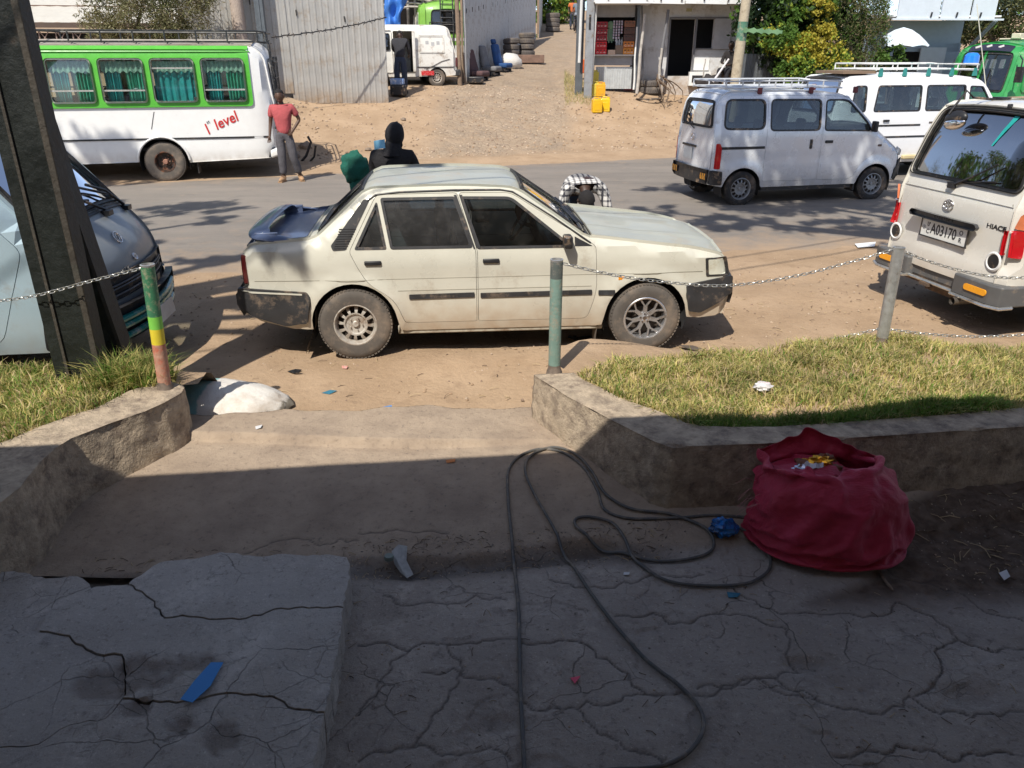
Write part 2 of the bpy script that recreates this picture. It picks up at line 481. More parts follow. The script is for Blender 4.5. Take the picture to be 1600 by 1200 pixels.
def alley_a(x, y):
 v = (y - far_edge(x)) * C20
 L_ = np.where(y < 27, -2.3, -2.3 + .165 * (y - 27)); L_ = np.where(y > 45, L_ - .05 * (y - 45), L_); Rr = 2.15 + .085 * (y - 26)
 d = np.minimum(np.minimum(x - L_, Rr - x), (v - .8) * .8)
 return np.where((np.abs(x) < 15) & (v > -2), np.clip(d / 1.1 + .5, 0, 1), 0)
nt = dirt_m.node_tree; N = nt.nodes; L = nt.links; b = N["Principled BSDF"]; tc = N["Texture Coordinate"]
def _noi(sc, det=9, ro=.65):
 n = N.new("ShaderNodeTexNoise"); n.inputs['Scale'].default_value = sc; n.inputs['Detail'].default_value = det; n.inputs['Roughness'].default_value = ro
 L.new(tc.outputs['Object'], n.inputs['Vector']); return n.outputs[0]
def _rng(o, a, c, lo=0, hi=1):
 r = N.new("ShaderNodeMapRange"); r.inputs[1].default_value = a; r.inputs[2].default_value = c; r.inputs[3].default_value = lo; r.inputs[4].default_value = hi; L.new(o, r.inputs[0]); return r.outputs[0]
def _mix(a, c, f):
 x = N.new("ShaderNodeMix"); x.data_type = 'RGBA'
 for s, k in ((a, 6), (c, 7)):
  if isinstance(s, tuple): x.inputs[k].default_value = s + (1,)
  else: L.new(s, x.inputs[k])
 L.new(f, x.inputs[0]); return x.outputs[2]
old = b.inputs['Base Color'].links[0].from_socket; oldn = b.inputs['Normal'].links[0].from_socket
vo = N.new("ShaderNodeTexVoronoi"); vo.feature = 'DISTANCE_TO_EDGE'; vo.inputs['Scale'].default_value = 7; L.new(tc.outputs['Object'], vo.inputs['Vector'])
v2 = N.new("ShaderNodeTexVoronoi"); v2.inputs['Scale'].default_value = 7; L.new(tc.outputs['Object'], v2.inputs['Vector'])
c = _mix((.30, .235, .17), (.38, .30, .22), _rng(_noi(1.4, 9), .38, .62))
sp = N.new("ShaderNodeSeparateXYZ"); L.new(v2.outputs['Color'], sp.inputs[0])
c = _mix(c, (.24, .195, .155), _rng(sp.outputs[0], .35, .95, 0, .6)); c = _mix(c, (.24, .175, .12), _rng(vo.outputs[0], .06, .0, 0, .7))
at = N.new("ShaderNodeAttribute"); at.attribute_name = 'cobble'
dd = N.new("ShaderNodeMath"); dd.operation = 'MULTIPLY_ADD'; L.new(_noi(1.6, 11, .72), dd.inputs[0]); dd.inputs[1].default_value = 1.3; L.new(at.outputs['Fac'], dd.inputs[2])
fac = _rng(dd.outputs[0], 1.1, 1.75, 0, .85); L.new(_mix(old, c, fac), b.inputs['Base Color'])
bu = N.new("ShaderNodeBump"); bu.inputs['Distance'].default_value = .03; L.new(_rng(fac, 0, 1, 0, .7), bu.inputs['Strength'])
L.new(_rng(vo.outputs[0], 0, .12), bu.inputs['Height']); L.new(oldn, bu.inputs['Normal']); L.new(bu.outputs[0], b.inputs['Normal'])
sheet('ground', xs, ys, terr_z, dirt_m, None, {'cobble': alley_a})
# asphalt: worn dark surface, dust blown in from both sides
m = bpy.data.materials.new('worn asphalt'); m.use_nodes = True; asphalt = m
nt = m.node_tree; N = nt.nodes; L = nt.links; b = N["Principled BSDF"]
tc = N.new("ShaderNodeTexCoord")
def _noi(sc, det=9, ro=.65, st=None):
 n = N.new("ShaderNodeTexNoise"); n.inputs['Scale'].default_value = sc; n.inputs['Detail'].default_value = det; n.inputs['Roughness'].default_value = ro
 if st:
  mp = N.new("ShaderNodeMapping"); mp.inputs['Rotation'].default_value = (0, 0, -R(14)); mp.inputs['Scale'].default_value = st
  L.new(tc.outputs['Object'], mp.inputs[0]); L.new(mp.outputs[0], n.inputs['Vector'])
 else: L.new(tc.outputs['Object'], n.inputs['Vector'])
 return n.outputs[0]
def _rng(o, a, c, lo=0, hi=1):
 r = N.new("ShaderNodeMapRange"); r.inputs[1].default_value = a; r.inputs[2].default_value = c; r.inputs[3].default_value = lo; r.inputs[4].default_value = hi; L.new(o, r.inputs[0]); return r.outputs[0]
def _mix(a, c, f):
 x = N.new("ShaderNodeMix"); x.data_type = 'RGBA'
 for s, k in ((a, 6), (c, 7)):
  if isinstance(s, tuple): x.inputs[k].default_value = s + (1,)
  else: L.new(s, x.inputs[k])
 L.new(f, x.inputs[0]); return x.outputs[2]
c = _mix((.185, .165, .145), (.245, .215, .185), _rng(_noi(1.1, 10, .7, (.25, 1, 1)), .38, .62))
c = _mix(c, (.125, .115, .105), _rng(_noi(2.2, 8), .55, .7, 0, .4))
c = _mix(c, (.29, .265, .24), _rng(_noi(90, 3), .55, .75, 0, .5))
at = N.new("ShaderNodeAttribute"); at.attribute_name = 'dust'
dd = N.new("ShaderNodeMath"); dd.operation = 'MULTIPLY_ADD'; L.new(_noi(2.6, 10, .75), dd.inputs[0]); dd.inputs[1].default_value = 1.6; L.new(at.outputs['Fac'], dd.inputs[2])
c = _mix(c, (.37, .265, .175), _rng(dd.outputs[0], .9, 1.6, 0, .95))
L.new(c, b.inputs['Base Color']); b.inputs['Roughness'].default_value = .82; b.inputs['Specular IOR Level'].default_value = .3
bu = N.new("ShaderNodeBump"); bu.inputs['Strength'].default_value = .5; bu.inputs['Distance'].default_value = .008
L.new(_noi(110, 4), bu.inputs['Height']); L.new(bu.outputs[0], b.inputs['Normal'])
def road_keep(x, y):
 n = np.array([noise.noise(Vector((a * .9, b * .9, 0))) for a, b in zip(x, y)]) * .16 + np.array([noise.noise(Vector((a * 3.3, b * 3.3, 0))) for a, b in zip(x, y)]) * .05
 return (road_d(x, y) + n) > 0
def road_z(x, y): return -.007 + .03 * (1 - ((np.clip(road_d(x, y), 0, 5) - 5) / 5) ** 2)
xs = np.concatenate([np.arange(-150, -16, 4), np.arange(-16, 16, .12), np.arange(16, 150, 4)])
ys = np.concatenate([np.arange(-10, 6, 4), np.arange(6, 25.5, .12), np.arange(26, 70, 4)])
sheet('road', xs, ys, road_z, asphalt, road_keep, {'dust': lambda x, y: np.maximum(np.exp(-np.clip(y - near_edge(x), 0, 9) / .9), .75 * np.exp(-np.clip(far_edge(x) - y, 0, 9) / .45)) * 1.1})
# ================================================================== terrace, ramp, slab in the foreground
def pl_dist(x, y, pts):
 d = np.full(len(x), 9.)
 for a, c in zip(pts[:-1], pts[1:]):
  ax, ay = a[0], a[1]; bx, by = c[0] - ax, c[1] - ay; L2 = bx * bx + by * by + 1e-12
  t = np.clip(((x - ax) * bx + (y - ay) * by) / L2, 0, 1)
  d = np.minimum(d, np.hypot(x - ax - t * bx, y - ay - t * by))
 return d
def jag(pts, k=2, amp=.03, seed=1):
 r = random.Random(seed); P = [Vector((p[0], p[1])) for p in pts]
 for _ in range(k):
  Q = [P[0]]
  for a, c in zip(P[:-1], P[1:]):
   d = c - a; mid = (a + c) / 2 + Vector((-d.y, d.x)) * r.uniform(-.22, .22)
   Q += [mid, c]
  P = Q
 return [(p.x, p.y) for p in P]
def pxl(lst, z=0): return [G(a, c, z) for a, c in lst]
ZT = -.08
CR = [[(560, 1010), (640, 1020), (700, 1008), (790, 1000), (860, 1006)], [(810, 1095), (880, 1110), (960, 1100), (1040, 1085), (1130, 1070), (1210, 1060), (1280, 1100)],
      [(660, 1055), (750, 1065), (820, 1098)], [(860, 905), (940, 920), (1010, 905), (1100, 900)], [(1090, 1075), (1180, 1060), (1240, 1085), (1330, 1110), (1420, 1090), (1520, 1120), (1600, 1110)],
      [(560, 1190), (640, 1170), (700, 1178), (800, 1190)], [(960, 965), (1080, 975), (1150, 960), (1230, 985)], [(1230, 985), (1250, 1050), (1210, 1060)], [(600, 930), (700, 945), (790, 938)],
      [(1130, 910), (1190, 950), (1300, 960), (1400, 940), (1500, 1000), (1600, 1010)], [(700, 1008), (720, 1055), (690, 1110), (640, 1170)], [(905, 1110), (940, 1150), (1000, 1180), (1040, 1200)],
      [(1300, 1180), (1400, 1165), (1500, 1190), (1600, 1180)], [(1350, 870), (1450, 905), (1560, 960), (1600, 970)], [(640, 1020), (600, 1060), (560, 1120)], [(860, 1006), (960, 1040), (1040, 1085)],
      [(560, 840), (620, 835), (700, 842)], [(380, 870), (440, 850), (500, 858), (560, 850)], [(1430, 1090), (1460, 1020), (1500, 1000)]]
CRP = [jag(pxl(c, ZT), 3, seed=i) for i, c in enumerate(CR)]
PITS = [(.40, 3.48, .17, .06, .05), (-.16, 3.36, .10, .06, .04), (1.28, 2.62, .09, .05, .02), (-.05, 2.3, .07, .05, .015), (1.9, 2.45, .16, .06, .015), (2.35, 2.75, .1, .05, .012), (-.48, 3.34, .18, .05, .025)]
def wall_in_r(x, y): # inside of right planter (line A-B)
 return (y - 3.86) * (.80 - .17) - (.80 - x) * (4.80 - 3.86)
def ramp_h(x, y):
 """height of walkway between the planters"""
 z = -.06 + .10 * smooth((y - 3.32) / 1.1)
 back = 4.46 + .05 * np.sin(x * 2.2) + .04 * x * 0
 z = z + .06 * smooth((y - back) / .02) * smooth((.8 - x) / 1.6)
 return z
def gutter(x): return 3.36 + .12 * x + .03 * np.sin(5 * x) - .05 * np.clip(x, 0, 1)
def terr2_z(x, y):
 g = gutter(x)
 n1 = vnz(x, y, 1.4) * .012; n2 = vnz(x, y, 7, 4) * .0035; n3 = vnz(x, y, 30, 2) * .0014
 low = ZT + n1 + n2
 # chipped crust: terraces of missing skin
 crust = smooth((vnz(x + 5, y, 1.9, 4) - .02) / .03) * .007
 low = low + crust
 hi = ramp_h(x, y) + n1 * .5 + n2 * .7
 t = smooth((y - g - .05) / .06)
 z = low * (1 - t) + hi * t
 z = z - .045 * np.exp(-((y - g) / .055) ** 2) * smooth((1.1 - x) / .5) * (.6 + .4 * np.sin(x * 9))
 crk = np.zeros(len(x))
 for i, c in enumerate(CRP):
  d = pl_dist(x, y, c); crk = np.maximum(crk, np.exp(-(d / (.0048 + .003 * ((i * 7) % 3) / 2)) ** 2) * (.9 if i % 3 else 1.3))
 z = z - .007 * crk
 for (px, py, rx, ry, dep) in PITS:
  q = ((x - px) / rx) ** 2 + ((y - py) / ry) ** 2
  z = z - dep * np.exp(-q * q)
 soilz = smooth((x - 2.25 + (3.95 - y) * .9 + .15 * np.sin(y * 9)) / .2) * smooth((y - 2.9 - .0 * x) / .3)
 z = z + soilz * (-.01 + vnz(x, y, 9, 3) * .018 + vnz(x, y, 3, 2) * .02)
 return z + n3
def a_crack(x, y):
 c = np.zeros(len(x))
 for k in CRP: c = np.maximum(c, np.exp(-(pl_dist(x, y, k) / .006) ** 2))
 g = gutter(x); c = np.maximum(c, .9 * np.exp(-((y - g) / .10) ** 2) * smooth((1.1 - x) / .5))
 for (px, py, rx, ry, dep) in PITS: c = np.maximum(c, np.exp(-(((x - px) / rx) ** 2 + ((y - py) / ry) ** 2)) * min(1, dep * 22))
 return c
def a_soil(x, y): return smooth((x - 2.25 + (3.95 - y) * .9 + .15 * np.sin(y * 9)) / .2) * smooth((y - 2.9) / .3)
def a_ramp(x, y): return smooth((y - gutter(x) - .03) / .1)
def concrete(name, base, light, brown):
 global N, L, tc
 m = bpy.data.materials.new(name); m.use_nodes = True
 nt = m.node_tree; N = nt.nodes; L = nt.links; b = N["Principled BSDF"]; tc = N.new("ShaderNodeTexCoord")
 c = _mix(base, light, _rng(_noi(2.2, 10, .68), .38, .64))
 c = _mix(c, brown, _rng(_noi(1.1, 9, .7), .5, .72, 0, .75))
 c = _mix(c, tuple(k * .45 for k in base), _rng(_noi(7, 9, .75), .56, .72, 0, .6)); c = _mix(c, tuple(k * 1.35 for k in light), _rng(_noi(3.1, 10, .78), .53, .66, 0, .55))
 c = _mix(c, tuple(min(1, k * 1.5) for k in light), _rng(_noi(70, 4), .6, .7, 0, .5)); c = _mix(c, tuple(k * .5 for k in base), _rng(_noi(33, 5, .7), .58, .68, 0, .6))
 a = N.new("ShaderNodeAttribute"); a.attribute_name = 'ramp'
 c = _mix(c, (.31, .245, .185), a.outputs['Fac']) if False else _mix(c, _mix((.40, .315, .235), (.29, .225, .17), _rng(_noi(3.5, 10, .7), .4, .66)), a.outputs['Fac']); c = _mix(c, tuple(k * .55 for k in brown), _rng(_noi(28, 6, .72), .57, .7, 0, .55))
 a = N.new("ShaderNodeAttribute"); a.attribute_name = 'soil'
 c = _mix(c, _mix((.10, .07, .05), (.18, .13, .095), _rng(_noi(14, 8), .4, .65)), a.outputs['Fac'])
 a = N.new("ShaderNodeAttribute"); a.attribute_name = 'crack'
 c = _mix(c, (.085, .068, .056), _rng(a.outputs['Fac'], .15, 1, 0, .75))
 L.new(c, b.inputs['Base Color']); b.inputs['Roughness'].default_value = .88; b.inputs['Specular IOR Level'].default_value = .3
 vo = N.new("ShaderNodeTexVoronoi"); vo.feature = 'DISTANCE_TO_EDGE'; vo.inputs['Scale'].default_value = 3.2
 dm = N.new("ShaderNodeMix"); dm.data_type = 'VECTOR'; dm.inputs[0].default_value = .16
 nn = N.new("ShaderNodeTexNoise"); nn.inputs['Scale'].default_value = 4; nn.inputs['Detail'].default_value = 6; L.new(tc.outputs['Object'], nn.inputs['Vector'])
 L.new(tc.outputs['Object'], dm.inputs[4]); L.new(nn.outputs['Color'], dm.inputs[5]); L.new(dm.outputs[1], vo.inputs['Vector'])
 hair = _rng(vo.outputs[0], .0, .010, 0, 1); am = N.new('ShaderNodeMath'); am.operation = 'SUBTRACT'; L.new(_rng(_noi(1.1, 6), .46, .58), am.inputs[0]); ar_ = N.new("ShaderNodeAttribute"); ar_.attribute_name = 'ramp'; L.new(ar_.outputs['Fac'], am.inputs[1]); am.use_clamp = True; hq = N.new('ShaderNodeMix'); hq.inputs[2].default_value = 1; L.new(am.outputs[0], hq.inputs[0]); L.new(hair, hq.inputs[3]); hair = hq.outputs[0]
 v3 = N.new("ShaderNodeTexVoronoi"); v3.feature = 'DISTANCE_TO_EDGE'; v3.inputs['Scale'].default_value = 9; L.new(dm.outputs[1], v3.inputs['Vector'])
 h2 = _rng(v3.outputs[0], .0, .03, 0, 1); mk = N.new('ShaderNodeMath'); mk.operation = 'SUBTRACT'; mk.use_clamp = True; L.new(_rng(_noi(1.7, 5), .54, .64, 0, .6), mk.inputs[0]); L.new(ar_.outputs['Fac'], mk.inputs[1]); msk = mk.outputs[0]; hm_ = N.new('ShaderNodeMix'); hm_.inputs[2].default_value = 1; L.new(msk, hm_.inputs[0]); L.new(h2, hm_.inputs[3]); mnn = N.new('ShaderNodeMath'); mnn.operation = 'MINIMUM'; L.new(hair, mnn.inputs[0]); L.new(hm_.outputs[0], mnn.inputs[1]); hair = mnn.outputs[0]
 L.new(_mix(tuple(k * .35 for k in base), b.inputs['Base Color'].links[0].from_socket, _rng(hair, 0, 1, .5, 1)), b.inputs['Base Color'])
 bu = N.new("ShaderNodeBump"); bu.inputs['Strength'].default_value = .8; bu.inputs['Distance'].default_value = .008; L.new(hair, bu.inputs['Height'])
 b2 = N.new("ShaderNodeBump"); b2.inputs['Strength'].default_value = .9; b2.inputs['Distance'].default_value = .009
 ad = N.new("ShaderNodeMath"); ad.operation = 'ADD'; L.new(_noi(60, 8, .75), ad.inputs[0]); L.new(_noi(14, 8, .7), ad.inputs[1])
 L.new(ad.outputs[0], b2.inputs['Height']); L.new(bu.outputs[0], b2.inputs['Normal']); L.new(b2.outputs[0], b.inputs['Normal'])
 return m
conc = concrete('worn terrace concrete', (.35, .305, .265), (.45, .40, .35), (.25, .205, .17))
LIP = lambda x: 4.80 + .075 * (x + 2.1) + .02 * np.sin(x * 7) + .012 * np.sin(x * 19)
xs = np.concatenate([np.arange(-3.4, -.9, .016), np.arange(-.9, 2.6, .0095), np.arange(2.6, 4.2, .014)]); ys = np.concatenate([np.arange(1.0, 1.9, .02), np.arange(1.9, 3.7, .0095), np.arange(3.7, 5.1, .014)])
sheet('terrace_floor', xs, ys, terr2_z, conc, lambda x, y: (y < LIP(x)) & ~((x < -.93) & (y < 3.22)), {'crack': a_crack, 'soil': a_soil, 'ramp': a_ramp})
# vertical lip where the walkway drops to the soil, and plain floor on toward the house
mb = MB(); t = np.arange(-3.4, 4.2, .05); P = []
zz = terr2_z(t, LIP(t))
P = [[(a, float(LIP(a)) + .0, float(z) + .002) for a, z in zip(t, zz)], [(a, float(LIP(a)) + .02, -.1) for a in t]]
mb.grid(P); tag(mb.build('walkway_edge', M('edge concrete', (.3, .235, .17), .9, bump=.5, bs=30)), kind='structure')
mb = MB(); mb.add([(-9, -6, -.06), (9, -6, -.06), (9, 1.02, -.06), (-9, 1.02, -.06)], [(0, 1, 2, 3)]); mb.add([(-9, 1.02, -.1), (-3.38, 1.02, -.1), (-3.38, 3.6, -.1), (-9, 3.6, -.1)], [(0, 1, 2, 3)]); mb.add([(4.15, 1.02, -.1), (9, 1.02, -.1), (9, 3.7, -.1), (4.15, 3.7, -.1)], [(0, 1, 2, 3)])
mb.add([(-3.42, 1.0, -.12), (-.8, 1.0, -.12), (-.8, 3.4, -.12), (-3.42, 3.4, -.12)], [(0, 1, 2, 3)])
tag(mb.build('house_floor', M('plain concrete', (.2, .185, .17), .9, bump=.4, bs=30)), kind='structure')
# raised broken slab, each fragment a piece of its own
ZS = .09
slab_m = concrete('slab concrete', (.41, .375, .34), (.51, .475, .435), (.31, .265, .225))
slab = empty('concrete_slab', (-1.6, 2.6, 0), 0, 'raised grey concrete slab broken by long cracks, at the lower left of the terrace', 'concrete slab')
c1 = [(200, 912), (212, 922), (235, 936), (258, 966), (285, 962), (340, 968), (385, 966), (440, 951), (538, 951)]
c2 = [(60, 985), (108, 992), (118, 1004), (150, 1020), (190, 1022), (230, 1010), (250, 1000)]
c3 = [(190, 1090), (250, 1096), (290, 1094), (370, 1083), (425, 1087), (450, 1103), (508, 1112)]
E1 = [(538, 951), (530, 1000), (520, 1060), (508, 1112)]
E2 = [(508, 1112), (498, 1160), (488, 1215), (470, 1300)]
frs = [
 c1 + [(545, 910), (548, 882), (543, 871), (520, 867), (480, 869), (445, 866), (400, 870), (345, 862), (300, 874), (250, 878), (228, 892)],
 [(60, 985), (108, 992), (118, 1004), (150, 1020), (190, 1022), (190, 1090)][0:5] + [(195, 1060), (190, 1090)] + c3[1:] + E1[::-1][1:] + c1[::-1][1:] + [(150, 915), (95, 935), (70, 960)],
 [(190, 1090)] + c3[1:] + E2[1:] + [(-300, 1300), (-300, 1180), (0, 1165), (60, 1160), (110, 1130), (165, 1120)],
 [(60, 985), (108, 992), (118, 1004), (150, 1020), (190, 1022), (195, 1060), (190, 1090), (165, 1120), (110, 1130), (60, 1160), (0, 1165), (-300, 1180), (-300, 1010), (-100, 1000), (0, 990)],
 [(150, 915), (95, 935), (70, 960), (60, 985), (0, 990), (-100, 1000), (-300, 1010), (-300, 905), (-60, 890), (20, 885), (70, 897), (120, 893)]]
cache = {}
def jagpoly(pts, z):
 out = []
 for i in range(len(pts)):
  a, c = pts[i], pts[(i + 1) % len(pts)]
  key = (a, c) if a < c else (c, a)
  if key not in cache:
   A, B = G(*key[0], z), G(*key[1], z); k = max(2, int((B - A).length / .03)); r = random.Random(hash(key) % 9999)
   d = (B - A); nn = Vector((-d.y, d.x, 0)).normalized(); L_ = []
   for j in range(k):
    t = j / k; L_.append(tuple((A + d * t + nn * (0 if j == 0 else r.uniform(-.008, .008)))[:2]))
   cache[key] = L_ + [tuple(B[:2])]
  L_ = cache[key]
  out += (L_[:-1] if key == (a, c) else L_[::-1][:-1])
 return out
SP = [(G(430 * .4375, 1060, ZS), .20, .09), (G(285, 1038, ZS), .17, .05), (G(280, 1132, ZS), .05, .035), (G(345, 1150, ZS), .07, .08), (G(210, 1105, ZS), .06, .05), (G(205, 1040, ZS), .06, .07)]
def slab_fn(dz, tilt):
 def f(Q):
  x, y = Q[:, 0], Q[:, 1]
  z = ZS + dz + tilt[0] * (x + 1.6) + tilt[1] * (y - 2.6) + vnz(x, y, 2.2) * .006 + vnz(x, y, 9, 3) * .0025
  for p, rx, ry in SP:
   w = vnz(x, y, 11, 3) * .5
   q = ((x - p.x) / rx) ** 2 + ((y - p.y) / ry) ** 2 + w
   z = z - .014 * smooth((1 - q) / .25) * (1 + .4 * vnz(x, y, 25, 2))
  return np.stack([x, y, z], 1)
 return f
def set_attr(o, fns):
 me = o.data; co = np.zeros(len(me.vertices) * 3); me.vertices.foreach_get('co', co); co = co.reshape(-1, 3)
 if o.parent: co = co + np.array(o.parent.location)
 for k, fn in fns.items():
  a = me.attributes.new(k, 'FLOAT', 'POINT'); a.data.foreach_set('value', fn(co[:, 0], co[:, 1]).astype(np.float32))
def spall(x, y):
 a = np.zeros(len(x))
 for p, rx, ry in SP: a = np.maximum(a, smooth((1.05 - (((x - p.x) / rx) ** 2 + ((y - p.y) / ry) ** 2 + vnz(x, y, 11, 3) * .5)) / .25))
 return a * .5
for i, (fr, dz, tl) in enumerate(zip(frs, (.004, 0, -.004, -.008, -.022), ((0, 0), (.002, 0), (.003, .002), (-.004, 0), (0, -.01)))):
 mb = MB(); pp = off(jagpoly(fr, ZS), .0035)
 panel(mb, pp, slab_fn(dz, tl), step=.03, thick=.24)
 mb.v = [(a + 1.6, c - 2.6, z) for a, c, z in mb.v]
 o = mb.build('slab_fragment', slab_m, slab, angle=50, clean=False)
 set_attr(o, {'soil': spall})
# ------------------------------------------------------------------ planters
curb_m = M('rendered planter wall', (.41, .33, .24), .95, var=.3, vs=14, bump=1, bs=55, dirt=((.17, .13, .10), .55, 9), detail=12)
def planter(name, label, outer, inner, top, seed, soil_poly, bed):
 """outer: line of the visible face; inner: line where grass begins"""
 root = empty(name, (outer[0][0], outer[0][1], 0), 0, label, 'planter')
 ox, oy = outer[0]
 mb = MB(); r = random.Random(seed)
 O = dens(outer, .022, False); k = len(O)
 I = []
 L1 = np.cumsum([0] + [math.dist(inner[i], inner[i + 1]) for i in range(len(inner) - 1)])
 for i in range(k):
  s = i / (k - 1) * L1[-1]; j = min(int(np.searchsorted(L1, s, 'right')) - 1, len(inner) - 2)
  t = (s - L1[j]) / max(1e-6, L1[j + 1] - L1[j])
  I.append((inner[j][0] + (inner[j + 1][0] - inner[j][0]) * t, inner[j][1] + (inner[j + 1][1] - inner[j][1]) * t))
 rows = []
 for i in range(k):
  o, n_ = Vector(O[i]), Vector(I[i]); d = (o - n_).normalized(); row = []
  n1 = noise.fractal(Vector((o.x * 3, o.y * 3, 0)), 1, 2, 3)
  for h in np.linspace(-.16, top - .012, 22):
   n2 = noise.fractal(Vector((o.x * 6, o.y * 6, h * 6)), 1, 2, 4)
   w = .03 * (1 - (h + .1) / (top + .1)) + n2 * .011 + n1 * .006 + noise.fractal(Vector((o.x * 22, o.y * 22, h * 22)), 1, 2, 2) * .006
   row.append((o.x + d.x * w - ox, o.y + d.y * w - oy, h))
  n2 = noise.fractal(Vector((o.x * 9, o.y * 9, 7)), 1, 2, 3)
  chip = max(0, noise.noise(Vector((o.x * 5, o.y * 5, 9))) - .25) * .06
  row.append((o.x + d.x * (.004 - chip) - ox, o.y + d.y * (.004 - chip) - oy, top - .004 - chip * .8 + n2 * .002))
  for t in (.06, .2, .4, .6, .8, 1.0):
   p = o.lerp(n_, t); q = noise.fractal(Vector((p.x * 6, p.y * 6, 3)), 1, 2, 3)
   row.append((p.x - ox, p.y - oy, top + q * .006))
  row.append((n_.x - ox, n_.y - oy, top - .15))
  rows.append(row)
 mb.grid(rows)
 for e in (rows[0], rows[-1]):
  b0 = e[0]; mb.add(e + [(e[-1][0], e[-1][1], -.16)], [tuple(range(len(e) + 1))])
 mb.build('wall', curb_m, root, angle=42)
 mb = MB()
 panel(mb, soil_poly, lambda Q: np.stack([Q[:, 0] - ox, Q[:, 1] - oy, bed(Q[:, 0], Q[:, 1])], 1), step=.12, thick=.0)
 mb.build('soil_bed', bed_m, root, angle=60)
 return root
bed_m = dirt_m
TOP = .38
RO = [(.15, 4.83), (.17, 4.80), (.36, 4.47), (.60, 4.13), (.77, 3.90), (.82, 3.84), (.90, 3.80), (1.36, 3.83), (2.1, 3.93), (3.05, 4.06), (4.6, 4.28)]
RI = [(.42, 4.86), (.47, 4.75), (.66, 4.48), (.93, 4.20), (1.02, 4.08), (1.14, 4.045), (1.45, 4.03), (2.1, 4.12), (3.05, 4.28), (4.6, 4.5)]
def bed_r(x, y): return TOP - .05 + .02 * np.sin(x * 3) + .03 * smooth((y - 4.2) / .8) - (TOP + .12) * smooth((y - 5.42 - .1 * np.sin(x * 3)) / .7)
planter('right_planter' if False else 'planter', 'long low planter wall with dry grass, on the right behind the red sack', RO, RI, TOP, 3, [(.38, 4.9)] + RI[1:] + [(4.6, 6.2), (2.6, 6.1), (1.3, 5.9), (.5, 5.5), (.2, 5.2)], bed_r)
LO = [tuple(G(*p, .38)[:2]) for p in [(288, 603), (283, 612), (256, 628), (225, 642), (169, 661), (110, 684), (84, 700), (60, 722), (30, 760), (-60, 830), (-200, 900)]]
LI = [tuple(G(*p, .38)[:2]) for p in [(262, 594), (235, 600), (200, 612), (150, 638), (110, 650), (60, 668), (20, 685), (0, 692), (-60, 720), (-160, 760), (-330, 800)]]
def bed_l(x, y): return TOP - .04 + .02 * np.sin(x * 4) - (TOP + .12) * smooth((y - 5.0) / .55)
planter('planter', 'curved low planter wall with green grass, on the left under the big steel pole', LO, LI, TOP, 5, LI + [(-5.2, 3.2), (-5.2, 5.7), (-2.6, 5.6), (-2.15, 5.2), (-2.12, 4.8)], bed_l)
# ------------------------------------------------------------------ grass (uncountable)
def grass(name, label, pts, h0, h1, cols, seed, clump=.5):
 r = np.random.RandomState(seed); n = len(pts); P = np.array(pts)
 a = r.uniform(0, 2 * np.pi, n); h = r.uniform(h0, h1, n) * (1 + clump * np.array([noise.noise(Vector((p[0] * 5, p[1] * 5, 0))) for p in P]))
 w = r.uniform(.0022, .0055, n); lean = r.uniform(.15, 1.25, n) * h; la = r.uniform(0, 2 * np.pi, n)
 d = np.stack([np.cos(a), np.sin(a), 0 * a], 1); ld = np.stack([np.cos(la), np.sin(la), 0 * la], 1)
 up = np.array([0, 0, 1.])
 b0 = P - d * w[:, None]; b1 = P + d * w[:, None]
 m = P + ld * (lean * .35)[:, None] + up * (h * .6)[:, None]
 m0 = m - d * (w * .8)[:, None]; m1 = m + d * (w * .8)[:, None]
 tp = P + ld * lean[:, None] + up * (h * np.clip(1.05 - .35 * (lean / h), .35, 1))[:, None]
 V = np.stack([b0, b1, m1, m0, tp], 1).reshape(-1, 3)
 i = np.arange(n) * 5
 me = bpy.data.meshes.new(name); me.vertices.add(len(V)); me.vertices.foreach_set('co', V.ravel())
 lo = np.stack([i, i + 1, i + 2, i + 3, i + 3, i + 2, i + 4], 1).ravel().astype(np.int32)
 me.loops.add(len(lo)); me.loops.foreach_set('vertex_index', lo)
 me.polygons.add(2 * n); st = np.stack([np.arange(n) * 7, np.arange(n) * 7 + 4], 1).ravel().astype(np.int32)
 me.polygons.foreach_set('loop_start', st)
 mi = np.repeat(r.choice(len(cols), n, p=[c[1] for c in cols]), 2).astype(np.int32)
 for c in cols: me.materials.append(c[0])
 me.polygons.foreach_set('material_index', mi)
 me.update(calc_edges=True)
 o = bpy.data.objects.new(name, me); COL.objects.link(o)
 return tag(o, label, 'grass', kind='stuff')
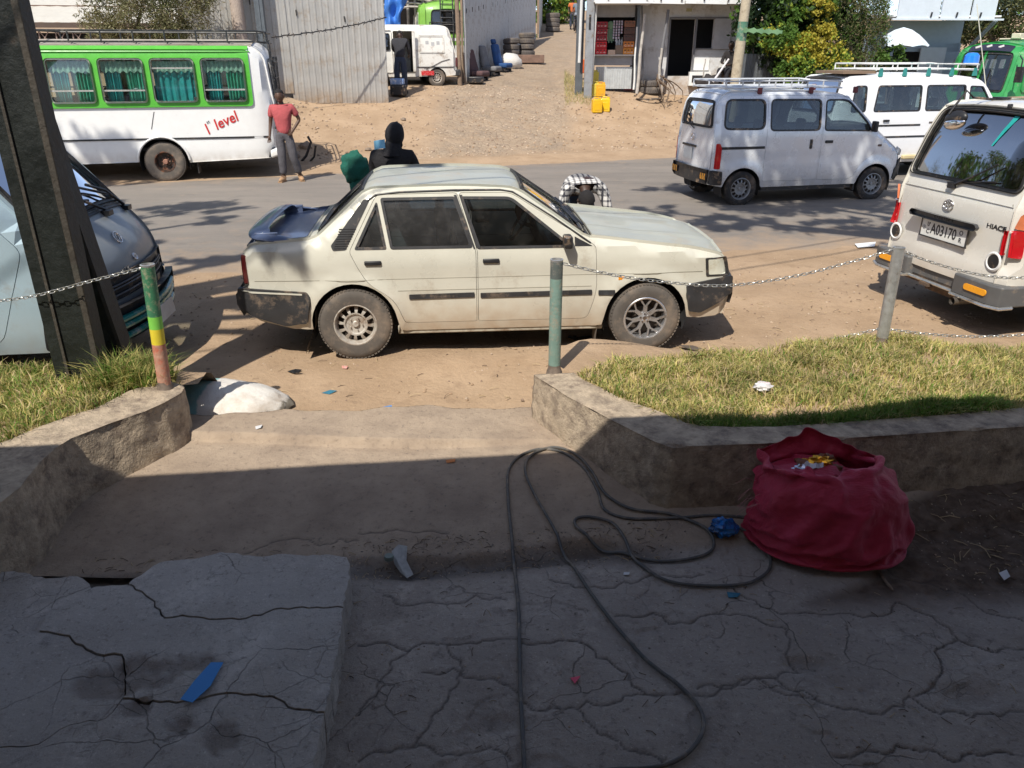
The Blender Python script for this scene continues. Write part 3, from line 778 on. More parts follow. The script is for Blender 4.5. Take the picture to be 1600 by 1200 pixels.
def leafm(name, col, var=.25, tr=.35):
 m = bpy.data.materials.new(name); m.use_nodes = True; nt = m.node_tree; N = nt.nodes; L = nt.links; b = N["Principled BSDF"]
 tc = N.new("ShaderNodeTexCoord"); n = N.new("ShaderNodeTexNoise"); n.inputs['Scale'].default_value = 3.5; n.inputs['Detail'].default_value = 5; L.new(tc.outputs['Object'], n.inputs['Vector'])
 mp = N.new("ShaderNodeMapRange"); mp.inputs[1].default_value = .3; mp.inputs[2].default_value = .7; mp.inputs[3].default_value = 1 - var; mp.inputs[4].default_value = 1 + var; L.new(n.outputs[0], mp.inputs[0])
 s = N.new("ShaderNodeVectorMath"); s.operation = 'SCALE'; s.inputs[0].default_value = col; L.new(mp.outputs[0], s.inputs['Scale'])
 L.new(s.outputs[0], b.inputs['Base Color']); b.inputs['Roughness'].default_value = .6; b.inputs['Specular IOR Level'].default_value = .25
 t = N.new("ShaderNodeBsdfTranslucent"); L.new(s.outputs[0], t.inputs[0]); x = N.new("ShaderNodeMixShader"); x.inputs[0].default_value = tr
 L.new(b.outputs[0], x.inputs[1]); L.new(t.outputs[0], x.inputs[2]); L.new(x.outputs[0], N["Material Output"].inputs[0])
 return m
gr1 = leafm('green grass blade', (.25, .28, .08)); gr2 = leafm('yellow grass blade', (.52, .45, .17)); gr3 = leafm('straw', (.58, .46, .26)); gr4 = leafm('fresh grass blade', (.13, .24, .035))
def scatter(poly, n, zf, seed, dens_fn=None):
 r = np.random.RandomState(seed); A = np.array(poly); lo = A.min(0); hi = A.max(0); out = []
 while len(out) < n:
  q = r.uniform(lo, hi, (n, 2)); q = q[pip(q, poly)]
  if dens_fn is not None: q = q[r.uniform(0, 1, len(q)) < dens_fn(q[:, 0], q[:, 1])]
  out += [tuple(a) for a in q]
 out = np.array(out[:n]); return np.column_stack([out, zf(out[:, 0], out[:, 1])])
gpoly = [(.45, 4.83)] + RI[1:] + [(4.6, 5.75), (3.4, 5.65), (2.4, 5.5), (1.5, 5.3), (.8, 5.08)]
def dn(x, y): return np.clip(.75 + .9 * np.array([noise.fractal(Vector((a * 2.2, c * 2.2, 0)), 1, 2, 3) for a, c in zip(x, y)]), .15, 1)
grass('grass', 'dry yellow green grass filling the right planter', scatter(gpoly, 46000, lambda x, y: bed_r(x, y) - .01, 1, dn), .035, .10, [(gr1, .26), (gr2, .42), (gr3, .24), (gr4, .08)], 2)
edge = [(1.05, 4.1), (1.14, 4.06), (1.45, 4.04), (2.1, 4.13), (3.05, 4.29), (3.05, 4.42), (2.1, 4.26), (1.45, 4.16), (1.1, 4.16)]
grass('grass', 'short fresh green grass fringe behind the top of the right planter wall', scatter(edge, 6500, lambda x, y: bed_r(x, y), 4), .04, .11, [(gr1, .35), (gr4, .65)], 5)
lpoly = LI[1:] + [(-5.2, 3.3), (-5.2, 5.25), (-2.9, 5.2), (-2.35, 4.9), (-2.2, 4.72)]
grass('grass', 'green grass filling the left planter around the steel pole', scatter(lpoly, 24000, lambda x, y: bed_l(x, y) - .01, 6, dn), .04, .12, [(gr1, .3), (gr2, .32), (gr3, .16), (gr4, .22)], 7)
# tall tuft at the pole's foot
tuft = [(-2.72, 4.55), (-2.32, 4.62), (-2.28, 4.85), (-2.6, 4.95)]
grass('grass', 'tall tufts of long grass between steel pole and painted post', scatter(tuft, 1500, lambda x, y: bed_l(x, y) - .01, 8), .10, .27, [(gr1, .35), (gr2, .4), (gr4, .25)], 9)
# ================================================================== vehicle shells
def fillet(pts, step=.03):
 """pts: (x, z, fillet radius) -> dense polyline"""
 P = []; n = len(pts)
 for i, p in enumerate(pts):
  if i in (0, n - 1) or p[2] < 1e-3: P.append((p[0], p[1])); continue
  a, b, c = Vector(pts[i - 1][:2]), Vector(p[:2]), Vector(pts[i + 1][:2])
  u = a - b; w = c - b; r = min(p[2], u.length * .48, w.length * .48); u.normalize(); w.normalize()
  p0, p2 = b + u * r, b + w * r; k = max(3, int(r / step * 2))
  for j in range(k + 1):
   t = j / k; q = p0 * (1 - t) ** 2 + b * 2 * t * (1 - t) + p2 * t * t; P.append((q.x, q.y))
 return np.array(dens(P, step, False))
def catmull(P, k=14):
 out = []
 for i in range(len(P) - 1):
  p0 = P[max(i - 1, 0)]; p1, p2 = P[i], P[i + 1]; p3 = P[min(i + 2, len(P) - 1)]
  for q in range(k):
   t = q / k; out.append(.5 * ((2 * p1) + (-p0 + p2) * t + (2 * p0 - 5 * p1 + 4 * p2 - p3) * t * t + (-p0 + 3 * p1 - 3 * p2 + p3) * t ** 3))
 return out + [P[-1]]
class Shell:
 def __init__(s, prof, w0, rc=.06, cam=.02, Wr=.7, step=.03):
  s.P = fillet(prof, step); s.w0 = w0; s.rc = rc; s.cam = cam; s.Wr = Wr
  d = np.hypot(*(np.diff(s.P, axis=0).T)); s.S = np.concatenate([[0], np.cumsum(d)]); s.L = s.S[-1]
  T = np.gradient(s.P, axis=0); T /= np.linalg.norm(T, axis=1)[:, None]
  s.N = np.stack([-T[:, 1], T[:, 0]], 1) * -1   # profile runs front-bottom, over the roof, to rear-bottom
  if s.N[len(s.N) // 2][1] < 0: s.N *= -1
  s.rcf = rc if callable(rc) else (lambda S: np.full(np.shape(S), rc))
  s.cmf = cam if callable(cam) else (lambda S: np.full(np.shape(S), cam))
 def s_at(s, x, z):
  return float(s.S[np.argmin((s.P[:, 0] - x) ** 2 + (s.P[:, 1] - z) ** 2)])
 def side(s, sg, o=0.0):
  def f(Q):
   x, z = Q[:, 0], Q[:, 1]
   A = s.P[:-1]; B = s.P[1:]; ab = B - A; L2 = (ab ** 2).sum(1) + 1e-12
   best = np.full(len(x), 9.); bs = np.zeros(len(x))
   for i in range(len(A)):
    t = np.clip(((x - A[i, 0]) * ab[i, 0] + (z - A[i, 1]) * ab[i, 1]) / L2[i], 0, 1)
    d = np.hypot(x - A[i, 0] - t * ab[i, 0], z - A[i, 1] - t * ab[i, 1]); m = d < best
    best[m] = d[m]; bs[m] = s.S[i] + t[m] * (s.S[i + 1] - s.S[i])
   r = s.rcf(bs); q = np.clip(r - best, 0, None); ins = r - np.sqrt(np.clip(r * r - q * q, 0, None))
   y = s.w0(x, z) - ins + o
   return np.stack([x, sg * y, z], 1)
  return f
 def cen(s, o=0.0):
  """domain (arc length, y scaled so that +-Wr is the edge)"""
  def f(Q):
   S = np.clip(Q[:, 0], 0, s.L); px = np.interp(S, s.S, s.P[:, 0]); pz = np.interp(S, s.S, s.P[:, 1])
   nx = np.interp(S, s.S, s.N[:, 0]); nz_ = np.interp(S, s.S, s.N[:, 1])
   Y = s.w0(px, pz) - s.rcf(S); v = Q[:, 1] / s.Wr; c = s.cmf(S) * (1 - v * v) + o
   return np.stack([px + nx * c, v * Y, pz + nz_ * c], 1)
  return f
 def outline(s, bottom):
  """silhouette polygon: profile + lower edge listed from rear to front"""
  return [tuple(p) for p in s.P] + list(bottom)
def arc(cx, cz, r, a0, a1, n=14, sx=1.0):
 return [(cx + r * sx * math.cos(R(a0 + (a1 - a0) * i / n)), cz + r * math.sin(R(a0 + (a1 - a0) * i / n))) for i in range(n + 1)]
def part(name, mat, parent, fn_build, bevel=0, angle=35, clean=False, **kw):
 mb = MB(); fn_build(mb); return mb.build(name, mat, parent, bevel=bevel, angle=angle, clean=clean, **kw)
def win(sh, poly, fside, parent, gmat, frame_mat, fw=.022, name='window', mid=None):
 """window = glass pane with its rubber or metal frame as a sub-part. fside(offset) returns the surface map"""
 mb = MB(); panel(mb, off(poly, .004), fside(-.014), step=.16, thick=0)
 g = mb.build(name, gmat, parent, clean=False)
 if frame_mat:
  mb = MB(); panel(mb, off(poly, -fw * .25), fside(.004), holes=[off(poly, fw * .75)], step=.14, thick=.022)
  mb.build('window_frame', frame_mat, g, clean=False)
 return g
def wheel(name, parent, pos, Rr, W, side, style, tyre, rim_m, hub_m=None, spin=0.0, camber=0, rimr=None):
 """side=-1: outer face looks to -y"""
 e = None
 rr = rimr or Rr * .60
 T = MB()
 prof = [(rr * .97, -W * .42), (rr * 1.03, -W * .48), (Rr * .80, -W * .52), (Rr * .93, -W * .47), (Rr * .985, -W * .38), (Rr, -W * .25), (Rr, 0), (Rr, W * .25), (Rr * .985, W * .38), (Rr * .93, W * .47), (rr, W * .5), (rr * .95, W * .42)]
 T.lathe([(r, h * -side * -1 if False else h * (1)) for r, h in prof], axis='Y', n=48)
 for k in range(60):   # tread blocks
  a = 2 * math.pi * k / 60
  for j in (-.36, -.12, .12, .36):
   a2 = a + (.03 if j > 0 else 0)
   c = Vector((math.cos(a2) * Rr * .982, W * j, math.sin(a2) * Rr * .982))
   T.box(c, (.012, W * .17, Rr * .07), Matrix.Rotation(-a2, 3, 'Y'))
 t = T.build('wheel' if name is None else name, tyre, parent, loc=pos, clean=False)
 t.rotation_euler = (camber, spin, 0 if side < 0 else math.pi)
 B = MB(); y0 = -W * .40
 if style == 'steel':
  B.lathe([(rr * 1.02, -W * .47), (rr * .97, -W * .485), (rr * .93, -W * .44), (rr * .90, -W * .30), (rr * .86, -W * .22)], axis='Y', n=40)
  # disc with windows
  ri, ro = rr * .56, rr * .86
  n = 12
  for k in range(n):
   a = 2 * math.pi * k / n; da = 2 * math.pi / n
   P = []
   for (rad, yy) in ((ri, -W * .34), ((ri + ro) / 2, -W * .32), (ro, -W * .22)):
    P.append([(rad * math.cos(a + da * f), yy, rad * math.sin(a + da * f)) for f in (-.2, 0, .2)])
   B.grid(P)
  B.lathe([(ro * .985, -W * .235), (ro, -W * .22), (ro * 1.01, -W * .1)], axis='Y', n=40)
  B.lathe([(0.001, -W * .22), (rr * .16, -W * .22), (rr * .17, -W * .24), (rr * .30, -W * .25), (rr * .45, -W * .27), (rr * .50, -W * .34), (rr * .57, -W * .345)], axis='Y', n=40)
  for k in range(5):
   a = 2 * math.pi * k / 5; B.lathe([(rr * .035, -.022), (rr * .035, 0)], axis='Y', n=6, c=(rr * .3 * math.cos(a), -W * .245, rr * .3 * math.sin(a)))
   B.lathe([(0.001, -.022), (rr * .035, -.022)], axis='Y', n=6, c=(rr * .3 * math.cos(a), -W * .245, rr * .3 * math.sin(a)))
  rimo = B.build('rim', rim_m, t, clean=False)
  H = MB(); H.lathe([(0.001, -W * .36), (rr * .12, -W * .36), (rr * .16, -W * .33), (rr * .17, -W * .22)], axis='Y', n=20)
  H.build('hub_cap', hub_m or rim_m, rimo)
 elif style == 'alloy':
  B.lathe([(rr * 1.02, -W * .46), (rr * .98, -W * .485), (rr * .92, -W * .46), (rr * .90, -W * .30), (rr * .88, .0)], axis='Y', n=48)
  B.lathe([(0.001, -W * .37), (rr * .10, -W * .37), (rr * .13, -W * .35), (rr * .26, -W * .33), (rr * .30, -W * .26)], axis='Y', n=30)
  for k in range(7):
   a = 2 * math.pi * k / 7
   for sgn in (-1, 1):   # forked spokes: a stem that splits in two
    p0 = Vector((rr * .22 * math.cos(a), 0, rr * .22 * math.sin(a))); p1 = Vector((rr * .58 * math.cos(a), 0, rr * .58 * math.sin(a)))
    a2 = a + sgn * .23; p2 = Vector((rr * .93 * math.cos(a2), 0, rr * .93 * math.sin(a2)))
    q = Vector((-math.sin(a), 0, math.cos(a))) * sgn
    P = []
    for (p, w_, yy) in ((p0, .055, -.34), (p1, .05, -.38), (p2, .06, -.42)):
     P.append([(p + q * rr * .0 + Vector((0, W * yy + .018, 0))), p + Vector((0, W * yy, 0)), p + q * rr * w_ * 1.7 + Vector((0, W * yy, 0)), p + q * rr * w_ * 1.7 + Vector((0, W * yy + .018, 0))])
    B.grid(P)
  rimo = B.build('rim', rim_m, t, clean=False)
  H = MB()
  for k in range(5):
   a = 2 * math.pi * (k + .5) / 5; H.lathe([(0.001, -W * .40), (rr * .04, -W * .40), (rr * .04, -W * .3)], axis='Y', n=6, c=(rr * .2 * math.cos(a), 0, rr * .2 * math.sin(a)))
  H.lathe([(0.001, -W * .39), (rr * .09, -W * .39), (rr * .11, -W * .33)], axis='Y', n=18)
  H.build('hub_cap', chrome, rimo)
 else:   # 'truck': deep dish and round hub
  B.lathe([(rr * 1.02, -W * .47), (rr * .95, -W * .48), (rr * .86, -W * .3), (rr * .80, W * .02), (rr * .45, W * .05), (rr * .42, -W * .0)], axis='Y', n=36)
  for k in range(6):
   a = 2 * math.pi * k / 6; B.lathe([(0.001, -W * .06), (rr * .08, -W * .06), (rr * .08, W * .04)], axis='Y', n=8, c=(rr * .62 * math.cos(a), 0, rr * .62 * math.sin(a)))
  rimo = B.build('rim', rim_m, t, clean=False)
  H = MB(); H.lathe([(0.001, -W * .34), (rr * .2, -W * .34), (rr * .25, -W * .28), (rr * .27, W * .0), (rr * .45, W * .04)], axis='Y', n=24)
  for k in range(8):
   a = 2 * math.pi * k / 8; H.lathe([(0.001, -W * .12), (rr * .05, -W * .12), (rr * .05, W * .03)], axis='Y', n=6, c=(rr * .36 * math.cos(a), 0, rr * .36 * math.sin(a)))
  H.build('hub_cap', hub_m or rim_m, rimo)
 D_ = MB(); D_.lathe([(0.001, W * .1), (rr * .97, W * .1)], axis='Y', n=30); D_.lathe([(rr * .5, -W * .05), (rr * .5, W * .1)], axis='Y', n=24); D_.lathe([(0.001, -W * .05), (rr * .5, -W * .05)], axis='Y', n=24)
 D_.build('brake', M('brake iron', (.06, .045, .035), .8), t, clean=False)
 return t
def liners(mb, wheels, w, z1=.0):
 for cx, cz, r in wheels:
  for sg in (-1, 1):
   mb.lathe([(r, sg * (w - .015)), (r, sg * (w - .30)), (.01, sg * (w - .30))], c=(cx, 0, cz), axis='Y', n=20, a0=-.35, a1=math.pi + .35)
def seat(parent, x, y, z, w=.5, face=1, mat=None, h=.62, name='seat'):
 mb = MB(); mb.box((x, y, z + .06), (.5, w, .14)); mb.bar((x - .22 * face, y, z + .08), (x - .36 * face, y, z + h), w * .96, .12)
 mb.box((x - .38 * face, y, z + h + .1), (.08, w * .45, .17))
 return mb.build(name, mat or seat_m, parent, bevel=.035)
def plate(parent, M4, w, h, txt, left=None, right=None, small=None, fr=True, name='number_plate'):
 mb = MB(); mb.X = M4; mb.mi = 0; mb.box((0, 0, 0), (w, h, .006)); pl = mb.build(name, M('plate white', (.72, .73, .70), .4, var=.06, dirt=(DUST, .25, 9)), parent)
 if fr:
  f = MB(); f.X = M4
  for a in ((0, h / 2, w + .02, .012), (0, -h / 2, w + .02, .012)): f.box((a[0], a[1], .002), (a[2], a[3], .014))
  for a in ((w / 2, 0, .012, h), (-w / 2, 0, .012, h)): f.box((a[0], a[1], .002), (a[2], a[3], .0136))
  f.build('plate_frame', trim, pl)
 ink = M('plate ink', (.03, .03, .035), .5, var=.05)
 T = lambda dx, dy: M4 @ Matrix.Translation((dx, dy, .0042))
 if txt: text('plate_number', txt, h * .82, ink, pl, T(0, 0), .0008, sx=.78, bold=.002)
 if left:
  text('plate_letter', left[0], h * .32, ink, pl, T(-w * .335, h * .2), .0008, bold=.001); text('plate_letter', left[1], h * .36, ink, pl, T(-w * .335, -h * .2), .0008, bold=.001)
  mb = MB(); mb.X = T(-w * .43, 0) ; mb.tube([(h * .11 * math.cos(a), h * .11 * math.sin(a), 0) for a in np.linspace(0, 2 * math.pi, 17)[:-1]], .0015, 5, closed=True); mb.build('plate_ring', ink, pl)
  text('plate_letter', '3', h * .18, ink, pl, T(-w * .43, 0), .0008)
 if right:
  text('plate_letter', right[0], h * .36, ink, pl, T(w * .37, h * .2), .0008, bold=.001); text('plate_letter', right[1], h * .36, ink, pl, T(w * .37, -h * .2), .0008, bold=.001)
 return pl
def frame_mat(o, x, y):  # matrix from origin, x-axis, y-axis
 x = Vector(x).normalized(); y = Vector(y); z = x.cross(y).normalized(); y = z.cross(x)
 m = Matrix((x, y, z)).transposed().to_4x4(); m.translation = Vector(o); return m
# ================================================================== the cream saloon in the middle
def saloon():
 a, b = G(557, 560), G(1005, 547); yaw = math.atan2(b.y - a.y, b.x - a.x); HW = .80
 mid = (a + b) / 2; nrm = Vector((-math.sin(yaw), math.cos(yaw), 0))
 root = empty('saloon_car', mid + nrm * (HW - .02), yaw, 'cream four door saloon with blue boot lid and spoiler, parked in the middle', 'car')
 paint = M('cream car paint', (.60, .585, .50), .32, .05, var=.05, vs=3, coat=.45, dirt=((.44, .39, .31), .18, 2.4), zdirt=((.42, .31, .21), .25, .62, .75))
 top_m = M('faded grey green top paint', (.40, .41, .355), .5, .05, var=.07, vs=4, coat=.2, dirt=((.42, .37, .28), .35, 2.2))
 blue_m = M('blue grey boot paint', (.07, .095, .17), .38, .1, var=.25, vs=4, coat=.4, dirt=((.2, .2, .2), .35, 4))
 fx, rx, wz, ar = 1.222, -1.215, .305, .352
 prof = [(1.90, .30, 0), (1.945, .52, .06), (1.90, .66, .03), (1.865, .815, .05), (1.62, .878, .12), (.80, .980, .12), (.70, .985, .03), (.13, 1.372, .09), (-.35, 1.398, .4), (-1.06, 1.382, .08), (-1.47, 1.020, .06), (-1.56, .995, .05), (-2.00, .965, .05), (-2.055, .90, .05), (-2.06, .62, .03), (-2.115, .60, .02), (-2.115, .44, .06), (-2.03, .36, 0)]
 def w0(x, z):
  w = HW - .030 * np.clip((np.abs(x) - .9) / 1.1, 0, 2) ** 2.2
  t = np.clip((z - .90) / .50, 0, 1.1); w = w - .145 * t ** 1.1 - .0 * t
  w = w - .055 * np.clip((.48 - z) / .3, 0, 1) ** 2
  w = w + .012 * np.exp(-((z - .80) / .07) ** 2) * (np.abs(x) < 2.2)
  for cx in (fx, rx):   # flared arches
   rr = np.hypot(x - cx, z - wz); w = w + .026 * np.exp(-((rr - ar - .025) / .045) ** 2) * (z > .2)
  return w
 sh = Shell(prof, w0, rc=.042, cam=lambda S: np.interp(S, [0, .5, 1.2, 2.2, 4.5, 5.4, 6], [.07, .06, .018, .03, .012, .05, .05]), Wr=.7)
 bottom = [(-2.03, .36), (-1.72, .27)] + [(rx - ar * math.cos(R(8)), .27)] + arc(rx, wz, ar, 172, 8, 16) + [(rx + ar + .02, .25), (-.80, .235), (.80, .235), (fx - ar - .02, .25)] + arc(fx, wz, ar, 172, 8, 16) + [(fx + ar + .01, .30), (1.70, .28)]
 doorR = rpoly([(-.800, .305), (-.205, .305), (-.205, .90), (-.345, 1.352), (-.985, 1.345), (-1.22, .915), (-1.10, .66), (-.88, .52)], [.03, .02, .02, .03, .04, .03, .12, .1], 4)
 doorF = rpoly([(-.195, .305), (.725, .305), (.80, .55), (.775, .93), (.085, 1.348), (-.335, 1.352), (-.195, .90)], [.02, .05, .1, .03, .06, .03, .02], 4)
 wR = rpoly([(-.235, .935), (-.365, 1.318), (-.950, 1.315), (-.885, .935)], .018, 3)
 wQ = rpoly([(-.925, .935), (-.985, 1.285), (-1.17, .935)], .012, 3)
 wF = rpoly([(.585, .925), (.085, 1.312), (-.315, 1.318), (-.195, .925)], [.02, .05, .02, .02], 4)
 vent = rpoly([(-1.245, .92), (-1.06, 1.29), (-1.02, 1.345), (-1.10, 1.30), (-1.375, .935), (-1.36, .915)], .01, 2)
 lampcut = [(1.735, .648), (1.95, .66), (1.95, .83), (1.70, .815)]
 for sg in (-1, 1):
  part('body_side' , paint, root, lambda mb: panel(mb, sh.outline(bottom), sh.side(sg), holes=[doorR, doorF], step=.055, thick=.02))
  fn = lambda o, sg=sg: sh.side(sg, o)
  dR = part('door', paint, root, lambda mb: panel(mb, off(doorR, .0035), fn(.001), holes=[off(wR, -.004), off(wQ, -.004)], step=.055, thick=.03)); dF = part('door', paint, root, lambda mb: panel(mb, off(doorF, .0035), fn(.001), holes=[off(wF, -.004)], step=.055, thick=.03))
  win(sh, wR, fn, dR, g_film, trim); win(sh, wQ, fn, dR, g_film, trim); win(sh, wF, fn, dF, g_mid if sg < 0 else g_dark, trim)
  # black sash trim round the doors' upper frames, pillar louvre
  part('pillar_louvre', trim, root, lambda mb: (panel(mb, rpoly([(-1.245, .93), (-1.035, 1.31), (-1.085, 1.31), (-1.36, .965), (-1.345, .925)], .01, 2), fn(.004), step=.08, thick=.006), [mb.bar((-1.335 + i * .006, sg * (w0(np.array([-1.3]), np.array([.95 + i * .018]))[0] + .006), .945 + i * .018), (-1.235 + i * .010, sg * (w0(np.array([-1.2]), np.array([.95 + i * .018]))[0] + .006), .945 + i * .018), .006, .006) for i in range(9)]))
  for dd, pl in ((dR, [(-.225, .925), (-.21, .925), (-.35, 1.335), (-.372, 1.335)]), (dF, [(-.19, .925), (-.165, .925), (-.305, 1.335), (-.328, 1.335)])):
   part('pillar_trim', trim, dd, lambda mb: panel(mb, pl, fn(.006), step=.1, thick=.008))
  part('roof_gutter', trim, root, lambda mb: mb.tube([tuple(fn(.006)(np.array([[x, z]]))[0]) for x, z in [(.73, .955), (.42, 1.16), (.10, 1.352), (0, 1.368), (-.35, 1.372), (-.8, 1.362), (-.99, 1.345), (-1.06, 1.30)]], .007, 5))
  for (x0, x1, dd) in ((-1.10 + .34, -.225, dR), (-.175, .755, dF), (.81, 1.0 - .055, root)):
   part('rub_strip', trim, dd, lambda mb: panel(mb, rpoly([(x0, .515), (x1, .522), (x1, .562), (x0, .555)], .006, 2), fn(.011), step=.1, thick=.012), bevel=.003)
  for zc, zz in ((.69, .004), (.59, .004)):    # pressed swage lines
   part('swage_line', M('shut line', (.20, .18, .13), .6, var=.1), root, lambda mb: mb.tube([tuple(fn(.0015)(np.array([[x, zc + .004 * math.sin(x)]]))[0]) for x in np.arange(-1.99 if zc > .65 else -.85, .80 if zc < .65 else 1.7, .08)], .0022, 4))
  for (hx, dd) in ((-1.035, dR), (-.085, dF)):
   hd = part('door_handle', black, dd, lambda mb: mb.box((hx, sg * (HW + .018), .826), (.135, .022, .036)), bevel=.008)
  part('door_lock', silver, dF, lambda mb: mb.lathe([(0.001, sg * (HW + .006)), (.009, sg * (HW + .006)), (.011, sg * (HW - .01))], c=(-.06, 0, .765), axis='Y', n=12))
  part('side_repeater', amber, root, lambda mb: mb.box((1.0, sg * (HW + .006), .655), (.055, .02, .03)), bevel=.004)
  mir = part('door_mirror', black, dF, lambda mb: (mb.box((.53, sg * (HW + .065), .985), (.07, .13, .10)), mb.bar((.56, sg * (HW - .02), .945), (.53, sg * (HW + .05), .96), .05, .03)), bevel=.015)
  part('mirror_sail', black, dF, lambda mb: panel(mb, [(.745, .93), (.60, .93), (.60, 1.005)], fn(.004), step=.1, thick=.006))
  part('headlight', M('headlight lens', (.62, .62, .52), .12, coat=.8, var=.08, dirt=((.45, .38, .25), .3, 5)), root, lambda mb: panel(mb, rpoly([(1.745, .665), (1.90, .667), (1.862, .80), (1.725, .795)], .01, 2), fn(.010), step=.06, thick=.012))
  part('headlight_trim', trim, root, lambda mb: panel(mb, rpoly([(1.725, .650), (1.93, .652), (1.88, .815), (1.70, .808)], .01, 2), fn(.006), holes=[[(1.745, .665), (1.90, .667), (1.862, .80), (1.725, .795)]], step=.06, thick=.012))
  # black bumper corners wrapping round
  part('bumper', trim, root, lambda mb: panel(mb, rpoly([(1.56, .585), (1.955, .655), (1.96, .50), (1.86, .42), (1.70, .33), (1.585, .36)], .02, 3), fn(.020), step=.06, thick=.03))
  part('bumper', trim, root, lambda mb: panel(mb, rpoly([(-2.13, .635), (-1.585, .592), (-1.56, .55), (-1.60, .33), (-1.78, .30), (-2.06, .40), (-2.135, .46)], .02, 3), fn(.022), step=.06, thick=.03))
  part('bumper_strip', paint, root, lambda mb: panel(mb, [(-2.11, .612), (-1.62, .583), (-1.62, .571), (-2.11, .598)], fn(.027), step=.1, thick=.006))
  part('tail_light', M('dark red lens', (.10, .012, .012), .2, coat=.5), root, lambda mb: panel(mb, rpoly([(-2.075, .66), (-2.048, .66), (-2.048, .90), (-2.07, .90)], .01, 2), fn(.006), step=.06, thick=.012))
  part('mud_flap', M('mud flap', (.13, .105, .08), .9, var=.2), root, lambda mb: (mb.grid([[(fx - ar - .02 - .03 * math.sin(t * 2.2) * 1.3, sg * (HW - .03 - w), .34 - t * .30) for w in (0, .08, .17)] for t in np.linspace(0, 1, 6)])))
  part('mud_flap', M('mud flap', (.13, .105, .08), .9), root, lambda mb: (mb.grid([[(rx - ar + .03 - .09 * t + .02 * math.sin(t * 5), sg * (HW - .02 - w), .42 - t * .37) for w in (0, .08, .17)] for t in np.linspace(0, 1, 8)])))
  part('sill', M('sill paint', (.40, .37, .30), .6, dirt=((.2, .13, .08), .5, 8)), root, lambda mb: mb.box((0, sg * (HW - .062), .235), (1.74, .03, .075)), bevel=.01)
  # dents on the front wing are left to the paint's own ripples
 f0, f1 = sh.s_at(1.865, .815), sh.s_at(.74, .985); g0, g1 = sh.s_at(.70, .99), sh.s_at(.16, 1.35); h0, h1 = sh.s_at(-1.07, 1.365), sh.s_at(-1.47, 1.02); t0, t1 = sh.s_at(-1.55, .99), sh.s_at(-2.02, .955)
 ws = rpoly([(g0 + .01, -.655), (g0 + .01, .655), (g1 - .02, .64), (g1 - .02, -.64)], .05, 4)
 rw = rpoly([(h0 + .035, -.62), (h0 + .035, .62), (h1 - .01, .65), (h1 - .01, -.65)], .06, 4)
 hood = rpoly([(f0 + .015, -.68), (f0 + .015, .68), (f1 - .02, .68), (f1 - .02, -.68)], .03, 3)
 boot = rpoly([(t0, -.66), (t0, .66), (t1 + .03, .66), (t1 + .03, -.66)], .03, 3)
 Wr = .7; full = rect(0, -Wr, sh.L, Wr)
 cf = lambda o: sh.cen(o)
 n0 = sh.s_at(1.93, .60)
 part('nose_panel', paint, root, lambda mb: panel(mb, rect(0, -Wr, f1, Wr), cf(0), holes=[hood], step=.07, thick=.02))
 part('tail_panel', paint, root, lambda mb: panel(mb, rect(h1 - .002, -Wr, sh.L, Wr), cf(0), holes=[boot], step=.07, thick=.02))
 part('roof', top_m, root, lambda mb: panel(mb, rect(f1, -Wr, h1 - .002, Wr), cf(0), holes=[ws, rw], step=.07, thick=.02))
 part('bonnet', top_m, root, lambda mb: panel(mb, off(hood, .003), lambda Q: cf(0)(Q) + np.stack([0 * Q[:, 0], 0 * Q[:, 0], .010 * np.exp(-((np.abs(Q[:, 1]) - .33) / .03) ** 2) + .002 * vnz(Q[:, 0], Q[:, 1], 4)], 1), step=.04, thick=.02))
 part('boot_lid', blue_m, root, lambda mb: panel(mb, off(boot, .004), cf(.002), step=.06, thick=.02))
 w = win(sh, ws, cf, root, g_mid, trim, .03, 'windscreen'); win(sh, rw, cf, root, g_dark, trim, .03, 'rear_window')
 # sun strip and paper sticker on the inside of the windscreen
 part('sticker', M('blue sticker', (.03, .22, .42), .5, dirt=((.7, .8, .85), .6, 30)), w, lambda mb: panel(mb, rect(g1 - .20, -.60, g1 - .12, -.44), cf(-.02), step=.1, thick=0))
 part('sticker', M('blue sticker', (.03, .22, .42), .5), w, lambda mb: panel(mb, rect(g1 - .34, -.60, g1 - .25, -.50), cf(-.02), step=.1, thick=0))
 # cowl with wipers
 part('wiper_cowl', trim, root, lambda mb: panel(mb, rpoly([(f1 - .015, -.66), (f1 - .015, .66), (g0 + .03, .67), (g0 + .03, -.67)], .02, 3), cf(.006), step=.08, thick=.01))
 for y in (-.42, .12):
  def wp(mb):
   A = cf(.03)(np.array([[g0 - .02, y], [g0 + .06, y + .22], [g0 + .10, y + .52]])); mb.tube([tuple(p) for p in A], .008, 6); B_ = cf(.015)(np.array([[g0 + .03, y + .06], [g0 + .13, y + .50]])); mb.tube([tuple(p) for p in B_], .010, 6)
  part('wiper', black, root, wp)
 # bonnet creases, grille, front bumper, rear bumper
 part('grille', black, root, lambda mb: panel(mb, rect(sh.s_at(1.91, .66), -.52, sh.s_at(1.875, .79), .52), cf(.008), step=.08, thick=.01))
 part('bumper', trim, root, lambda mb: (panel(mb, rect(sh.s_at(1.92, .42), -Wr, sh.s_at(1.915, .635), Wr), cf(.022), step=.08, thick=.03)))
 part('bumper', trim, root, lambda mb: (panel(mb, rect(sh.s_at(-2.06, .62), -Wr, sh.s_at(-2.10, .41), Wr), cf(.022), step=.08, thick=.03)))
